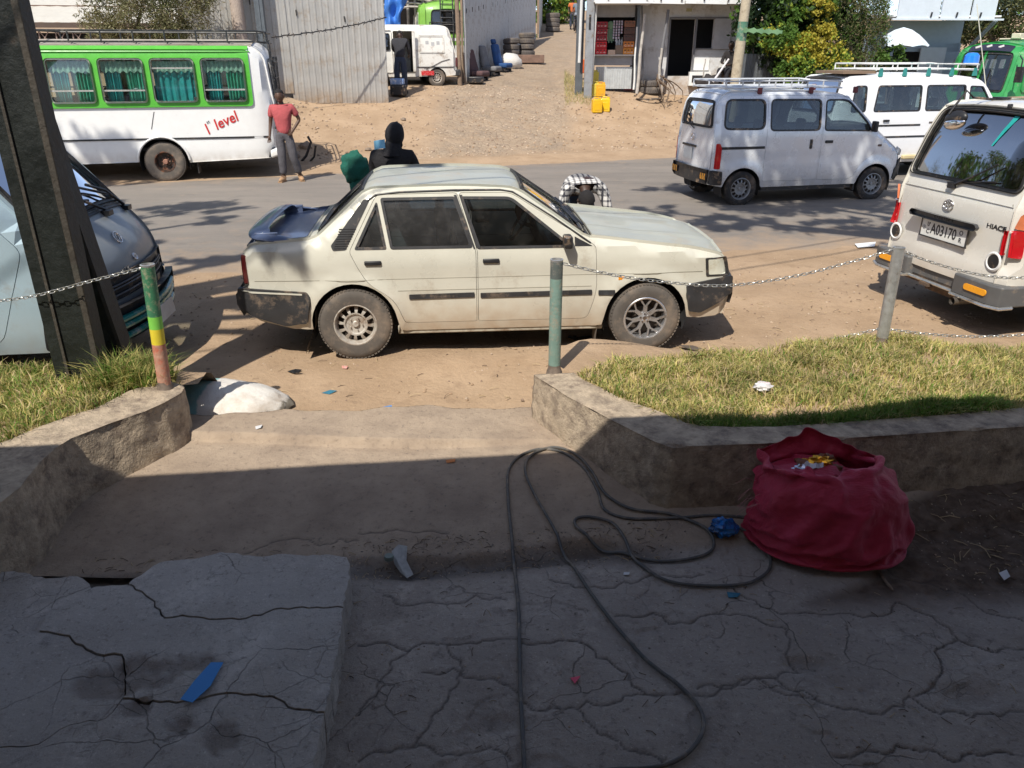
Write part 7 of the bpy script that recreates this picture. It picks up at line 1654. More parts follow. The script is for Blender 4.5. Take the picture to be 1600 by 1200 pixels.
for i in range(8):
 a0, a1 = 2 * math.pi * i / 8, 2 * math.pi * (i + 1) / 8
 part('canopy_panel', M('umbrella white', (.68, .74, .78), .7, var=.04) if i % 2 else M('umbrella pale blue', (.55, .66, .72), .7, var=.04), um, lambda mb: mb.grid([[(math.cos(a0 + (a1 - a0) * t) * r_ * .76, math.sin(a0 + (a1 - a0) * t) * r_ * .78, 1.80 - .52 * r_ ** 1.6 - .05 * r_ * math.sin(t * math.pi) * -1 * .8) for r_ in (0.02, .3, .6, .85, 1)] for t in np.linspace(0, 1, 5)]), angle=60)
# concrete street pole with green band, leaning
d_ = 22.0; a = D(1150, 120, d_); c = D(1166, 0, d_); dv = (c - a) / (c.z - a.z); base = a - dv * (a.z - .9); top = a + dv * 5
sp_ = empty('street_pole', base, 0, 'leaning concrete pole with a green painted band, behind the silver van', 'pole')
pc = M('yellowish concrete', (.42, .36, .26), .9, var=.15, bump=.4, bs=22, dirt=((.2, .15, .1), .3, 5)); pgn = M('flaking green paint', (.07, .18, .12), .8, var=.25, dirt=((.4, .34, .25), .5, 9))
def seg(z0, z1, mat, rad): part('shaft' if mat is pc else 'painted_band', mat, sp_, lambda mb: mb.tube([dv * (z0), dv * ((z0 + z1) / 2), dv * z1], [rad, rad * .98, rad * .96], 14))
zz = lambda py: (D(1155, py, d_).z - base.z)
seg(-.2, zz(64), pc, .135); seg(zz(64), zz(34), pgn, .130); seg(zz(34), zz(34) + 4, pc, .122)
mb = MB(); r_ = random.Random(5); q0 = D(1160, 47, 21.9); mb.grid([[q0 + Vector((t * 1.0, -.1 + .03 * math.sin(t * 12), (.05 + .025 * math.sin(t * 31)) * s - .05 * t)) for s in (-1, 1)] for t in np.linspace(0, 1, 16)]); tag(mb.build('green_ribbon', M('green ribbon', (.14, .26, .13), .7)), 'torn green ribbon tied from the leaning pole to the bushes', 'ribbon')
fa = D(1158, 120, 23.6); fence((fa.x, 23.6, 0), (fa.x + 2.6, 24.3, 0), 2.2, 'dark corrugated sheet fence between the leaning pole and the bushes', M('dark zinc', (.12, .13, .14), .6, .3, var=.25), .85, 9, pitch=.10)
# ================================================================== trees and bushes
def foliage(name, blobs, size, mats, parent, seed, wire=None):
 """blobs: (centre, (rx, ry, rz), count); many small leaf faces in clumps through the volume"""
 r = np.random.RandomState(seed); C_ = []; Nn = []
 for c, rad, n in blobs:
  nc = max(6, n // 28); d = r.normal(size=(nc, 3)); d /= np.linalg.norm(d, axis=1)[:, None]; rr = r.uniform(.35, 1.0, nc) ** .6
  cc = np.array(c) + d * rr[:, None] * np.array(rad)
  k = r.randint(0, nc, n); cs = min(rad) * .26
  off_ = r.normal(size=(n, 3)) * cs * .55
  C_.append(cc[k] + off_)
 C_ = np.concatenate(C_); n = len(C_)
 a = r.normal(size=(n, 3)); a /= np.linalg.norm(a, axis=1)[:, None]; b = np.cross(a, r.normal(size=(n, 3))); b /= np.linalg.norm(b, axis=1)[:, None]
 s1 = size[0] * r.uniform(.6, 1.3, n)[:, None]; s2 = size[1] * r.uniform(.6, 1.3, n)[:, None]
 V = np.stack([C_ - a * s1, C_ + b * s2, C_ + a * s1, C_ - b * s2], 1).reshape(-1, 3)
 me = bpy.data.meshes.new(name); me.vertices.add(4 * n); me.vertices.foreach_set('co', V.ravel()); me.loops.add(4 * n); me.loops.foreach_set('vertex_index', np.arange(4 * n, dtype=np.int32)); me.polygons.add(n); me.polygons.foreach_set('loop_start', np.arange(0, 4 * n, 4, dtype=np.int32))
 cl = np.array([noise.noise(Vector(tuple(p * 1.3)) + Vector((seed, 0, 0))) for p in C_]); cl = (cl - cl.min()) / (cl.max() - cl.min()); cl = np.clip(cl + r.normal(size=n) * .13, 0, .999)
 for m_ in mats: me.materials.append(m_)
 me.polygons.foreach_set('material_index', (cl * len(mats)).astype(np.int32)); me.update(calc_edges=True)
 o = bpy.data.objects.new(name, me); COL.objects.link(o); o.parent = parent; o['kind'] = 'stuff' if False else ''
 del o['kind']; return o
def tree(label, base, limbs, blobs, size, mats, seed, cat='tree', name='tree', bark=None, r0=.12):
 root = empty(name, base, 0, label, cat); B_ = Vector(base); r_ = random.Random(seed)
 if limbs is None:
  limbs = []
  for c, rad, n in blobs:
   e = Vector(c) - B_; limbs.append([(0, 0, 0), (e.x * .2, e.y * .2, e.z * .45), tuple(e * .8)])
 bk = bark or M('bark', (.13, .10, .08), .9, var=.3, bump=.6, bs=18)
 mb = MB(); mb.tube(limbs[0], [r0, r0 * .75, r0 * .35][:len(limbs[0])], 9); mb.build('trunk', bk, root)
 for l in limbs[1:]:
  mb = MB(); k = len(l); mb.tube(l, [r0 * .7 * (1 - .75 * i / (k - 1)) for i in range(k)], 7); mb.build('limb', bk, root)
 foliage('crown', [((c[0] - B_.x, c[1] - B_.y, c[2] - B_.z), rad, n) for c, rad, n in blobs], size, mats, root, seed)
 return root
lo1 = leafm('olive leaf dark', (.075, .085, .035)); lo2 = leafm('olive leaf', (.14, .145, .06)); lo3 = leafm('brown green leaf', (.21, .175, .095)); lo4 = leafm('pale olive leaf', (.26, .25, .13))
ly1 = leafm('yellow leaf', (.42, .36, .05)); ly2 = leafm('lime leaf', (.28, .36, .05)); ly3 = leafm('green leaf', (.09, .17, .03)); ld = leafm('dark leaf', (.022, .045, .016)); lor = leafm('orange leaf', (.38, .19, .05)); lb_ = leafm('bluish dark leaf', (.05, .075, .045))
def B(px, py, d, rx, ry, rz, n): return (tuple(D(px, py, d)), (rx, ry, rz), n)
# feathery tree behind the white bus
tree('feathery brownish green tree behind the rack of the white bus', (-9.6, 20.6, .9), None, [B(185, 15, 20.6, .9, .8, .9, 3800), B(235, 25, 20.4, 1.0, .8, .75, 3800), B(285, 5, 20.8, .8, .8, .8, 3200), B(225, -30, 20.8, 1.7, 1.2, 1.0, 4200), B(160, 42, 20.4, .45, .5, .35, 1100), B(265, 45, 20.4, .5, .5, .35, 1300), B(310, -10, 20.8, .45, .5, .45, 900)], (.055, .012), [lo1, lo2, lo3, lo4, lo2], 3, r0=.16)
# bushes beside the leaning pole
gb = lambda px, d: (D(px, 120, d).x, d, TZ(D(px, 120, d).x, d))
tree('dark leafy tree right of the leaning pole', gb(1215, 24.2), None, [B(1205, 30, 24.2, 1.0, .8, 1.4, 4200), B(1255, 5, 24.0, 1.2, .9, .9, 4400), B(1215, 95, 24.2, .8, .7, .9, 2600), B(1290, 60, 24.6, 1.1, .8, 1.3, 3200), B(1230, -25, 24.3, 1.4, 1.0, .8, 2400)], (.085, .05), [ld, ld, ly3, lb_], 5, r0=.14)
tree('bushy shrub with bright yellow flowering tops, behind the silver van', gb(1250, 23.2), None, [B(1222, 62, 23.1, .52, .5, .42, 1900), B(1262, 70, 23.1, .45, .4, .36, 1500), B(1275, 15, 23.3, .60, .4, .28, 1400), B(1285, 55, 23.2, .40, .4, .42, 1200), B(1265, 105, 23.0, .6, .5, .35, 1500), B(1300, 95, 23.1, .5, .4, .45, 1200), B(1240, 22, 23.3, .3, .3, .22, 450), B(1245, 88, 23.0, .4, .3, .25, 900)], (.042, .032), [ly3, ly3, ly2, ly1, ly1], 6, cat='shrub', name='shrub', r0=.05)
tree('green climbing shrub at the foot of the yellow bush', gb(1255, 22.8), None, [B(1240, 112, 22.8, .5, .4, .4, 1700), B(1285, 120, 22.8, .6, .4, .35, 1500), B(1258, 95, 22.8, .28, .3, .25, 700)], (.04, .034), [ly3, ly3, ly2, ld], 8, cat='shrub', name='shrub', r0=.04)
tree('fine leaved olive green tree left of the metal kiosk', gb(1345, 24.0), None, [B(1325, 10, 23.9, 1.15, .8, 1.1, 5600), B(1362, 20, 24.2, .55, .6, .7, 2600), B(1335, 70, 24.2, .8, .7, .8, 3600), B(1350, 105, 23.9, .7, .6, .5, 2400), B(1320, -20, 24.3, 1.3, .9, .7, 2600), B(1372, 50, 24.2, .3, .4, .6, 1000)], (.05, .011), [lo1, lo1, lo2, ly3, lo3, lo2], 9, r0=.1)
tree('small leafy green shrub in front of the umbrella', gb(1392, 23.6), None, [B(1391, 88, 23.6, .36, .3, .35, 1100), B(1400, 100, 23.6, .28, .3, .2, 500)], (.05, .032), [ly3, ld, ly3], 12, cat='shrub', name='shrub', r0=.03)
tree('dark olive trees rising behind the green bus', gb(1560, 31), None, [B(1535, 15, 31, 1.4, 1.2, 1.2, 3600), B(1590, 20, 31, 1.6, 1.2, 1.3, 3800), B(1560, -20, 31.5, 2.4, 1.4, 1.2, 3400), B(1510, 40, 31, .8, .8, .6, 1600), B(1640, 30, 31, 1.5, 1, 1.5, 1800)], (.09, .03), [lo1, lb_, lo2, lo1, ly3], 13, r0=.2)
# alley end
tree('green tree with orange flowers over the far tyre pile', gb(850, 56), None, [B(862, 12, 56, 1.5, 1.2, 1.3, 2200), B(875, -8, 57, 1.8, 1.4, 1.4, 2200), B(856, 34, 56, .9, .9, .6, 1300), B(893, -5, 58, 1.2, 1, .9, 900)], (.12, .07), [ld, ly3, ly2, ly3, ly3, lor], 15, r0=.15)
tree('low green weeds at the bend of the alley fence', GT(829, 72), None, [B(829, 62, 44, .3, .3, .5, 500)], (.07, .04), [ly3, ly2], 16, cat='shrub', name='shrub', r0=.02)
# ground weeds at the foot of the mast
pts = scatter([(1.6, 24.6), (2.3, 24.4), (2.6, 25.6), (2.1, 28), (1.9, 30), (1.7, 27)], 1600, lambda x, y: terr_base(x, y), 3)
grass('weeds', 'dry weeds along the foot of the steel mast', pts, .06, .2, [(gr1, .3), (gr2, .3), (gr3, .4)], 4)
# ================================================================== steel pole, posts and chains
pole_m = M('old dark pole paint', (.012, .015, .013), .5, .1, var=.35, vs=5, bump=.3, bs=18, dirt=((.05, .038, .026), .12, 4))
pole_e = M('brown pole edge', (.05, .042, .032), .7, .1, var=.3, vs=8, bump=.4, bs=25, dirt=((.05, .05, .04), .4, 7))  # edge strips lighter and browner than the channels
sp = empty('steel_pole', (-2.9, 4.82, .30), 0, 'massive dark steel pole of two channels standing in the left grass bed', 'pole')
def chan(mb, x0, x1, y, dpt, H_, t=.02, lean=0):
 for (a, b_, yy, d) in ((x0, x1, y, t), (x0, x0 + t, y + dpt / 2, dpt), (x1 - t, x1, y + dpt / 2, dpt)):
  P = []
  for z in (0, H_):
   P += [(a + lean * z, yy - d / 2, z), (b_ + lean * z, yy - d / 2, z), (b_ + lean * z, yy + d / 2, z), (a + lean * z, yy + d / 2, z)]
  mb.add(P, [(3, 2, 1, 0), (4, 5, 6, 7), (0, 1, 5, 4), (1, 2, 6, 5), (2, 3, 7, 6), (3, 0, 4, 7)])
part('channel', pole_m, sp, lambda mb: chan(mb, -.155, .125, -.03, .10, 7.5), bevel=.006)
part('channel', pole_m, sp, lambda mb: chan(mb, -.04, .20, .24, .10, 3.5, lean=-.125), bevel=.006)
part('edge_angle', pole_e, sp, lambda mb: (mb.box((.150, .0, 3.6), (.045, .12, 7.8))), bevel=.006)
part('edge_angle', pole_e, sp, lambda mb: (mb.add([(.200, .20, 0), (.225, .20, 0), (.225, .34, 0), (.200, .34, 0), (-.2375, .20, 3.5), (-.2125, .20, 3.5), (-.2125, .34, 3.5), (-.2375, .34, 3.5)], [(3, 2, 1, 0), (4, 5, 6, 7), (0, 1, 5, 4), (1, 2, 6, 5), (2, 3, 7, 6), (3, 0, 4, 7)])))
part('rib', pole_e, sp, lambda mb: mb.box((-.06, -.048, 3.6), (.018, .012, 7.5)))
def post(px, py, tpx, tpy, bands, label, r=.041, wires=False):
 b0 = G(px, py, .38); t = D(tpx, tpy, b0.y); root = empty('post', (b0.x, b0.y, b0.z), 0, label, 'post', 'painted steel posts with chains'); H_ = t.z - b0.z; dx = (t.x - b0.x) / H_
 for nm, z0, z1, mt in bands:
  z0, z1 = z0 * H_, z1 * H_
  part(nm, mt, root, lambda mb: mb.tube([(dx * (z0 + (z1 - z0) * k), 0, z0 + (z1 - z0) * k) for k in (0, .33, .66, 1)], r, 22, caps=False))
 part('post_rim', galv, root, lambda mb: mb.lathe([(r, -.012), (r + .002, 0), (r - .007, .002), (r - .008, -.06)], c=(dx * H_, 0, H_), n=22)); part('post_fill', M('cement fill', (.2, .17, .14), .9), root, lambda mb: mb.lathe([(.001, -.03), (r - .004, -.034)], c=(dx * H_, 0, H_), n=16))
 part('post_foot', M('bare steel foot', (.20, .16, .13), .7, .4, var=.3, vs=20), root, lambda mb: mb.lathe([(r + .02, -.06), (r + .012, .0), (r + .001, .03), (r + .001, .05)], n=20))
 return t
gpaint = M('flaking dark green', (.04, .16, .08), .55, dirt=((.35, .3, .2), .35, 22), bump=.3, bs=50); lime = M('light green band', (.18, .50, .07), .55, var=.1); yel = M('yellow band', (.62, .50, .03), .6, dirt=((.4, .3, .15), .35, 24)); redp = M('flaking red paint', (.42, .24, .17), .75, var=.25, vs=15, dirt=((.45, .10, .05), .55, 18), bump=.4, bs=45)
tealp = M('faded teal paint', (.17, .26, .22), .6, var=.12, dirt=((.32, .27, .2), .45, 14), bump=.3, bs=45); tealt = M('worn dark top', (.12, .14, .13), .6, .3, dirt=((.35, .3, .25), .4, 20))
t1 = post(258, 606, 230, 413, [('red_band', 0, .375, redp), ('yellow_band', .375, .50, yel), ('lime_band', .50, .60, lime), ('green_band', .60, 1, gpaint)], 'leaning post painted green, yellow and red, on the left planter end')
t2 = post(866, 580, 870, 405, [('teal_band', 0, .84, tealp), ('worn_band', .84, 1, tealt)], 'faded teal post standing at the tip of the right planter')
t3 = post(1377, 536, 1405, 386, [('bare_tube', 0, 1, galv)], 'bare grey leaning post in the grass, in front of the white minibus')
lk = MB(); P = []
for k in range(14):
 a = 2 * math.pi * k / 14; P.append((.0125 * math.cos(a) + (.009 if math.cos(a) > 0 else -.009), .0095 * math.sin(a), 0))
lk.tube(P, .0031, 5, closed=True); link_me = lk.mesh('link'); link_me.materials.append(M('chain steel', (.55, .54, .50), .35, .8, var=.15))
def chain(pts, label, sag=0.0, name='chain'):
 pts = [Vector(p) for p in pts]; C_ = []
 for i in range(len(pts) - 1):   # Catmull-Rom
  p0 = pts[max(i - 1, 0)]; p1, p2 = pts[i], pts[i + 1]; p3 = pts[min(i + 2, len(pts) - 1)]
  for k in range(60):
   t = k / 60; C_.append(.5 * ((2 * p1) + (-p0 + p2) * t + (2 * p0 - 5 * p1 + 4 * p2 - p3) * t * t + (-p0 + 3 * p1 - 3 * p2 + p3) * t ** 3))
 C_.append(pts[-1]); S = [0]
 for a, b_ in zip(C_[:-1], C_[1:]): S.append(S[-1] + (b_ - a).length)
 root = empty(name, C_[0], 0, label, 'chain'); n = int(S[-1] / .0345); j = 0
 for i in range(n):
  s = (i + .5) * S[-1] / n
  while S[j + 1] < s: j += 1
  t = (s - S[j]) / (S[j + 1] - S[j]); p = C_[j].lerp(C_[j + 1], t); d = (C_[j + 1] - C_[j]).normalized()
  o = bpy.data.objects.new('link', link_me); COL.objects.link(o); o.parent = root; o.location = p - C_[0]
  q = d.to_track_quat('X', 'Z'); o.rotation_mode = 'QUATERNION'; o.rotation_quaternion = q @ Quaternion((1, 0, 0), R(45 + 90 * (i % 2) + ((i * 37) % 20 - 10)))
e1 = t1 + Vector((-.03, -.02, -.02))
chain([e1, D(150, 437, 4.66), D(60, 461, 4.72), D(0, 470, 4.78), D(-90, 480, 4.85)], 'upper chain running left from the striped post across the steel pole')
e2 = t2 + Vector((.045, 0, -.03))
chain([e2, D(960, 430, 4.98), D(1050, 442, 5.1), D(1140, 446, 5.2), D(1240, 432, 5.32), D(1320, 412, 5.42), t3 + Vector((-.04, 0, -.02))], 'upper chain sagging between the teal post and the bare grey post')
chain([t3 + Vector((.04, 0, -.03)), D(1450, 408, 5.52), D(1510, 425, 5.5), D(1570, 434, 5.5), D(1640, 432, 5.5)], 'upper chain running right from the bare post in front of the white minibus')
chain([D(1250, 537, 5.5), D(1300, 530, 5.5), D(1378, 513, 5.52)], 'short low chain hanging at the left of the bare post foot')
chain([D(1386, 514, 5.52), D(1450, 522, 5.5), D(1530, 526, 5.5), D(1640, 521, 5.5)], 'low chain to the right of the bare post, just above the grass')
chain([G(905, 535, 0) + Vector((0, 0, .012)), G(960, 552, 0) + Vector((0, 0, .012)), G(1040, 560, 0) + Vector((0, 0, .012)), G(1120, 556, 0) + Vector((0, 0, .012))], 'loose chain lying on the soil between the teal post and the grass')
# ================================================================== painted rock beside the walkway
m = bpy.data.materials.new('white and teal painted rock'); m.use_nodes = True; nt = m.node_tree; N = nt.nodes; L = nt.links; b = N["Principled BSDF"]; tc = N.new("ShaderNodeTexCoord")
sx = N.new("ShaderNodeSeparateXYZ"); L.new(tc.outputs['Object'], sx.inputs[0])
ad = N.new("ShaderNodeMath"); ad.operation = 'MULTIPLY_ADD'; L.new(_noi(7), ad.inputs[0]); ad.inputs[1].default_value = .10; L.new(sx.outputs[0], ad.inputs[2])
c = _mix((.22, .42, .42), (.66, .63, .58), _rng(ad.outputs[0], -.035, -.02)); c = _mix(c, (.42, .34, .26), _rng(_noi(4, 9, .7), .5, .7, 0, .8))
ad2 = N.new("ShaderNodeMath"); ad2.operation = 'MULTIPLY_ADD'; L.new(_noi(20), ad2.inputs[0]); ad2.inputs[1].default_value = .12; L.new(sx.outputs[0], ad2.inputs[2])
c = _mix(c, (.16, .14, .11), _rng(ad2.outputs[0], .50, .53)); L.new(c, b.inputs['Base Color']); b.inputs['Roughness'].default_value = .85
bu = N.new("ShaderNodeBump"); bu.inputs['Strength'].default_value = .6; bu.inputs['Distance'].default_value = .01; L.new(_noi(28), bu.inputs['Height']); L.new(bu.outputs[0], b.inputs['Normal'])
mb = MB(); mb.ellipsoid((0, 0, 0), (.56, .29, .175), 44, 26, lambda d: 1 + .07 * noise.fractal(d * 2.0, 1, 2, 4) - .10 * max(0, d.x) ** 2 + .05 * noise.noise(d * 7))
o = mb.build('painted_rock', m, loc=(-2.11, 5.13, .01), angle=75); o.rotation_euler = (0, .05, R(-6)); tag(o, 'long rock painted white and teal, beside the walkway end of the left planter', 'rock')
# ================================================================== red sack
def cloth_sack():
 NU, NV = 90, 56; V = []; F = []
 for j in range(NV):
  t = j / (NV - 1); s = t * 1.27        # length along the cloth
  if s < .30: r, z = .02 + s * 1.02, .012
  else:
   q = s - .30; r = .33 + .09 * min(1, q / .15) - .15 * max(0, q - .42) / .58; z = .012 + q * (.95 if q < .40 else .70) + (0 if q < .40 else .10); r += (.0 if q < .40 else .022 * math.sin((q - .34) * 24) - .02)
  for i in range(NU):
   a = 2 * math.pi * i / NU; w = max(0, t - .25)
   rr = r * (1 + .09 * w * math.sin(6 * a + 5 * t) + .05 * w * math.sin(11 * a + 1.3 - 4 * t) + .07 * w * noise.noise(Vector((math.cos(a) * 2, math.sin(a) * 2, t * 4))))
   h = max(0, t - .5) ** 1.2; V.append((rr * math.cos(a) - .15 * h + .07 * h * math.sin(2 * a), rr * math.sin(a) * .9 + .14 * h, z + .02 * w * math.sin(5 * a) + .13 * h * math.sin(a) + .03 * w * math.sin(3 * a + 9 * t)))
 for j in range(NV - 1):
  for i in range(NU): i2 = (i + 1) % NU; F.append((j * NU + i, j * NU + i2, (j + 1) * NU + i2, (j + 1) * NU + i))
 F.append(tuple(reversed(range(NU))))
 me = bpy.data.meshes.new('c'); me.from_pydata(V, [], F); o = bpy.data.objects.new('c', me); scene.collection.objects.link(o)
 def coll(name, VV, FF):
  m = bpy.data.meshes.new(name); m.from_pydata(VV, [], FF); b = bpy.data.objects.new(name, m); scene.collection.objects.link(b)
  b.modifiers.new('k', 'COLLISION'); b.collision.thickness_outer = .008; b.collision.cloth_friction = 12; return b
 fl = coll('f', [(-2, -2, 0), (2, -2, 0), (2, 2, 0), (-2, 2, 0)], [(0, 1, 2, 3)])
 VV = []; FF = []; n, m_ = 32, 18
 for j in range(m_ + 1):
  b = -math.pi / 2 + math.pi * j / m_
  for i in range(n):
   a = 2 * math.pi * i / n; k = 1 + .10 * noise.noise(Vector((math.cos(a) * math.cos(b) * 2, math.sin(a) * math.cos(b) * 2, math.sin(b) * 2 + 7)))
   cb = abs(math.cos(b)) ** .7; VV.append((.35 * k * math.cos(a) * cb, .31 * k * math.sin(a) * cb, .235 + .225 * math.copysign(abs(math.sin(b)) ** .8, math.sin(b))))
 for j in range(m_):
  for i in range(n): i2 = (i + 1) % n; FF.append((j * n + i, j * n + i2, (j + 1) * n + i2, (j + 1) * n + i))
 bl = coll('b', VV, FF)
 md = o.modifiers.new('cl', 'CLOTH'); s = md.settings; s.quality = 5; s.mass = .5; s.tension_stiffness = 20; s.compression_stiffness = 12; s.shear_stiffness = 5; s.bending_stiffness = .35; s.air_damping = 1.5
 md.collision_settings.collision_quality = 2; md.collision_settings.distance_min = .008; md.collision_settings.use_self_collision = True; md.collision_settings.self_distance_min = .006
 md.point_cache.frame_start = 1; md.point_cache.frame_end = 60
 for f in range(1, 30): scene.frame_set(f)
 dg = bpy.context.evaluated_depsgraph_get(); out = bpy.data.meshes.new_from_object(o.evaluated_get(dg), depsgraph=dg)
 for x in (o, fl, bl): bpy.data.objects.remove(x)
 scene.frame_set(1)
 return out
def sack():
 c0 = Vector((1.69, 3.54, -.065)); root = empty('sack', c0, R(-8), 'open crumpled red woven sack full of wrappers, leaning on the right planter', 'sack')
 m = bpy.data.materials.new('crimson woven sack'); m.use_nodes = True; nt = m.node_tree; N = nt.nodes; L = nt.links; b = N["Principled BSDF"]; tc = N.new("ShaderNodeTexCoord")
 nn = N.new("ShaderNodeTexNoise"); nn.inputs['Scale'].default_value = 4; nn.inputs['Detail'].default_value = 8; L.new(tc.outputs['Object'], nn.inputs['Vector'])
 r1 = N.new("ShaderNodeMapRange"); r1.inputs[1].default_value = .35; r1.inputs[2].default_value = .7; L.new(nn.outputs[0], r1.inputs[0])
 mx = N.new("ShaderNodeMix"); mx.data_type = 'RGBA'; mx.inputs[6].default_value = (.36, .009, .034, 1); mx.inputs[7].default_value = (.48, .024, .075, 1); L.new(r1.outputs[0], mx.inputs[0]); L.new(mx.outputs[2], b.inputs['Base Color'])
 b.inputs['Roughness'].default_value = .55; b.inputs['Sheen Weight'].default_value = .15; b.inputs['Sheen Tint'].default_value = (1, .5, .6, 1)
 w1 = N.new("ShaderNodeTexWave"); w1.inputs['Scale'].default_value = 55; w1.bands_direction = 'Z'; w2 = N.new("ShaderNodeTexWave"); w2.inputs['Scale'].default_value = 55; w2.bands_direction = 'DIAGONAL'
 for w_ in (w1, w2): w_.inputs['Distortion'].default_value = 1.2; L.new(tc.outputs['Object'], w_.inputs['Vector'])
 sm = N.new("ShaderNodeMath"); sm.operation = 'ADD'; L.new(w1.outputs[0], sm.inputs[0]); L.new(w2.outputs[0], sm.inputs[1])
 n3 = N.new("ShaderNodeTexNoise"); n3.inputs['Scale'].default_value = 11; n3.inputs['Detail'].default_value = 5; L.new(tc.outputs['Object'], n3.inputs['Vector'])
 b1 = N.new("ShaderNodeBump"); b1.inputs['Strength'].default_value = .8; b1.inputs['Distance'].default_value = .03; L.new(n3.outputs[0], b1.inputs['Height'])
 b2 = N.new("ShaderNodeBump"); b2.inputs['Strength'].default_value = .5; b2.inputs['Distance'].default_value = .002; L.new(sm.outputs[0], b2.inputs['Height']); L.new(b1.outputs[0], b2.inputs['Normal']); L.new(b2.outputs[0], b.inputs['Normal'])
 me = cloth_sack()
 n_ = len(me.vertices); co = np.array([v.co[:] for v in me.vertices]); ring = co[-90:].mean(0)
 for v in me.vertices:
  p = v.co; k = min(1, p.z * 8)
  v.co += v.normal * k * (.026 * (.35 - abs(noise.noise(p * 5.2 + Vector((3, 1, 0))) * 2)) + .011 * (.3 - abs(noise.noise(p * 13)) * 2))
 me.name = 'sack_cloth'; me.polygons.foreach_set('use_smooth', [True] * len(me.polygons)); me.materials.append(m)
 o = bpy.data.objects.new('sack_cloth', me); COL.objects.link(o); o.parent = root; root.scale = (1.04, .84, 1.02); q = o.modifiers.new('sub', 'SUBSURF'); q.render_levels = 1; q.levels = 1; q2 = o.modifiers.new('thick', 'SOLIDIFY'); q2.thickness = .002
 mx_, my_, mz_ = float(ring[0]), float(ring[1]), float(ring[2]) - .045
 gold = M('gold foil', (.85, .42, .04), .22, .85, var=.2, vs=20); foil = M('silver foil', (.65, .65, .72), .2, .9, var=.2, vs=20); brn = M('brown wrapper', (.16, .05, .015), .5, var=.4, vs=15)
 def crump(nm, mt, c, r_, seed, fl=.6):
  c = (c[0] + mx_, c[1] - .06 + my_, c[2] - .42 + mz_)
  mb = MB(); mb.ellipsoid(c, (r_, r_ * .8, r_ * fl), 16, 10, lambda d: 1 + .55 * noise.fractal(d * 2.3 + Vector((seed * 5.3, 0, 0)), 1, 2, 3)); o = mb.build(nm, mt, root, angle=15); return o
 crump('wrapper', gold, (.005, .06, .43), .062, 1, .5); crump('wrapper', gold, (-.03, .10, .41), .045, 2); crump('wrapper', foil, (-.085, .02, .40), .050, 3); crump('wrapper', foil, (-.045, -.015, .385), .042, 4, .35); crump('wrapper', brn, (.045, .12, .42), .06, 5); crump('wrapper', brn, (.06, .05, .40), .05, 6); crump('wrapper', brn, (-.02, .06, .40), .10, 7, .35); crump('inner_fold', m, (.0, .07, .345), .265, 9, .30)
 part('wrapper', M('white wrapper', (.7, .7, .75), .4, var=.1), root, lambda mb: mb.grid([[(mx_ - .08 + x * .09, my_ - .07 + .012 * math.sin(x * 9) + .02 * y, mz_ + .01 + .02 * y + .006 * math.sin(x * 14)) for y in (0, 1)] for x in np.linspace(0, 1, 8)]))
 def threads(mb):
  r_ = random.Random(2)
  for k in range(9):
   p = Vector((-.38 + r_.uniform(0, .03), -.05 + r_.uniform(-.1, .1), .30 + r_.uniform(-.12, .06))); mb.tube([p, p + Vector((-.05, -.01, r_.uniform(-.05, .04))), p + Vector((-.10, -.03, r_.uniform(-.10, .0)))], .0013, 4)
 part('loose_threads', M('pale red thread', (.5, .25, .25), .8), root, threads)
sack()
# ================================================================== cable
def floor_z(P):
 A = np.array([(p.x, p.y) for p in P]); return terr2_z(A[:, 0], A[:, 1])
def ground_curve(px, r, lift=0, k=14):
 P = [G(x, y, -.03) for x, y in px]; C_ = catmull(P, k); z = floor_z(C_)
 z = np.convolve(np.pad(z, 3, 'edge'), np.ones(7) / 7, 'valid'); z = np.maximum(z, floor_z(C_) - .001)
 return [Vector((p.x, p.y, float(q) + r + lift)) for p, q in zip(C_, z)]
cab = M('grey black cable', (.085, .083, .078), .55, var=.2, vs=10, dirt=((.22, .18, .14), .45, 12))
ca_root = empty('power_cable', G(850, 720, 0), 0, 'long grey black power cable looping over the terrace to the red sack', 'cable'); o0 = ca_root.location
A = [(822, 1260), (819, 1180), (813, 1060), (810, 940), (801, 850), (794, 785), (795, 748), (815, 727), (848, 718), (882, 725), (912, 745), (933, 775), (945, 800), (985, 812), (1060, 811), (1120, 808), (1190, 812)]
Bc = [(870, 1210), (950, 1194), (1030, 1190), (1075, 1170), (1100, 1130), (1092, 1092), (1062, 1060), (1005, 1015), (950, 955), (905, 890), (865, 825), (838, 785), (822, 755), (824, 735), (842, 722), (868, 717), (900, 728), (925, 752), (945, 780), (985, 800), (1040, 806), (1075, 815), (1105, 828), (1116, 848), (1095, 862), (1040, 868), (985, 858), (935, 842), (903, 825), (900, 813), (925, 811), (958, 820), (978, 842), (1000, 875), (1045, 903), (1110, 910), (1168, 903), (1202, 882), (1203, 858), (1182, 838), (1150, 824), (1128, 818)]
for i, q in enumerate((A, Bc)):
 C_ = [p - o0 for p in ground_curve(q, .0088, lift=.006 * i)]; part('cable_run', cab, ca_root, lambda mb: mb.tube(C_, .0088, 8))
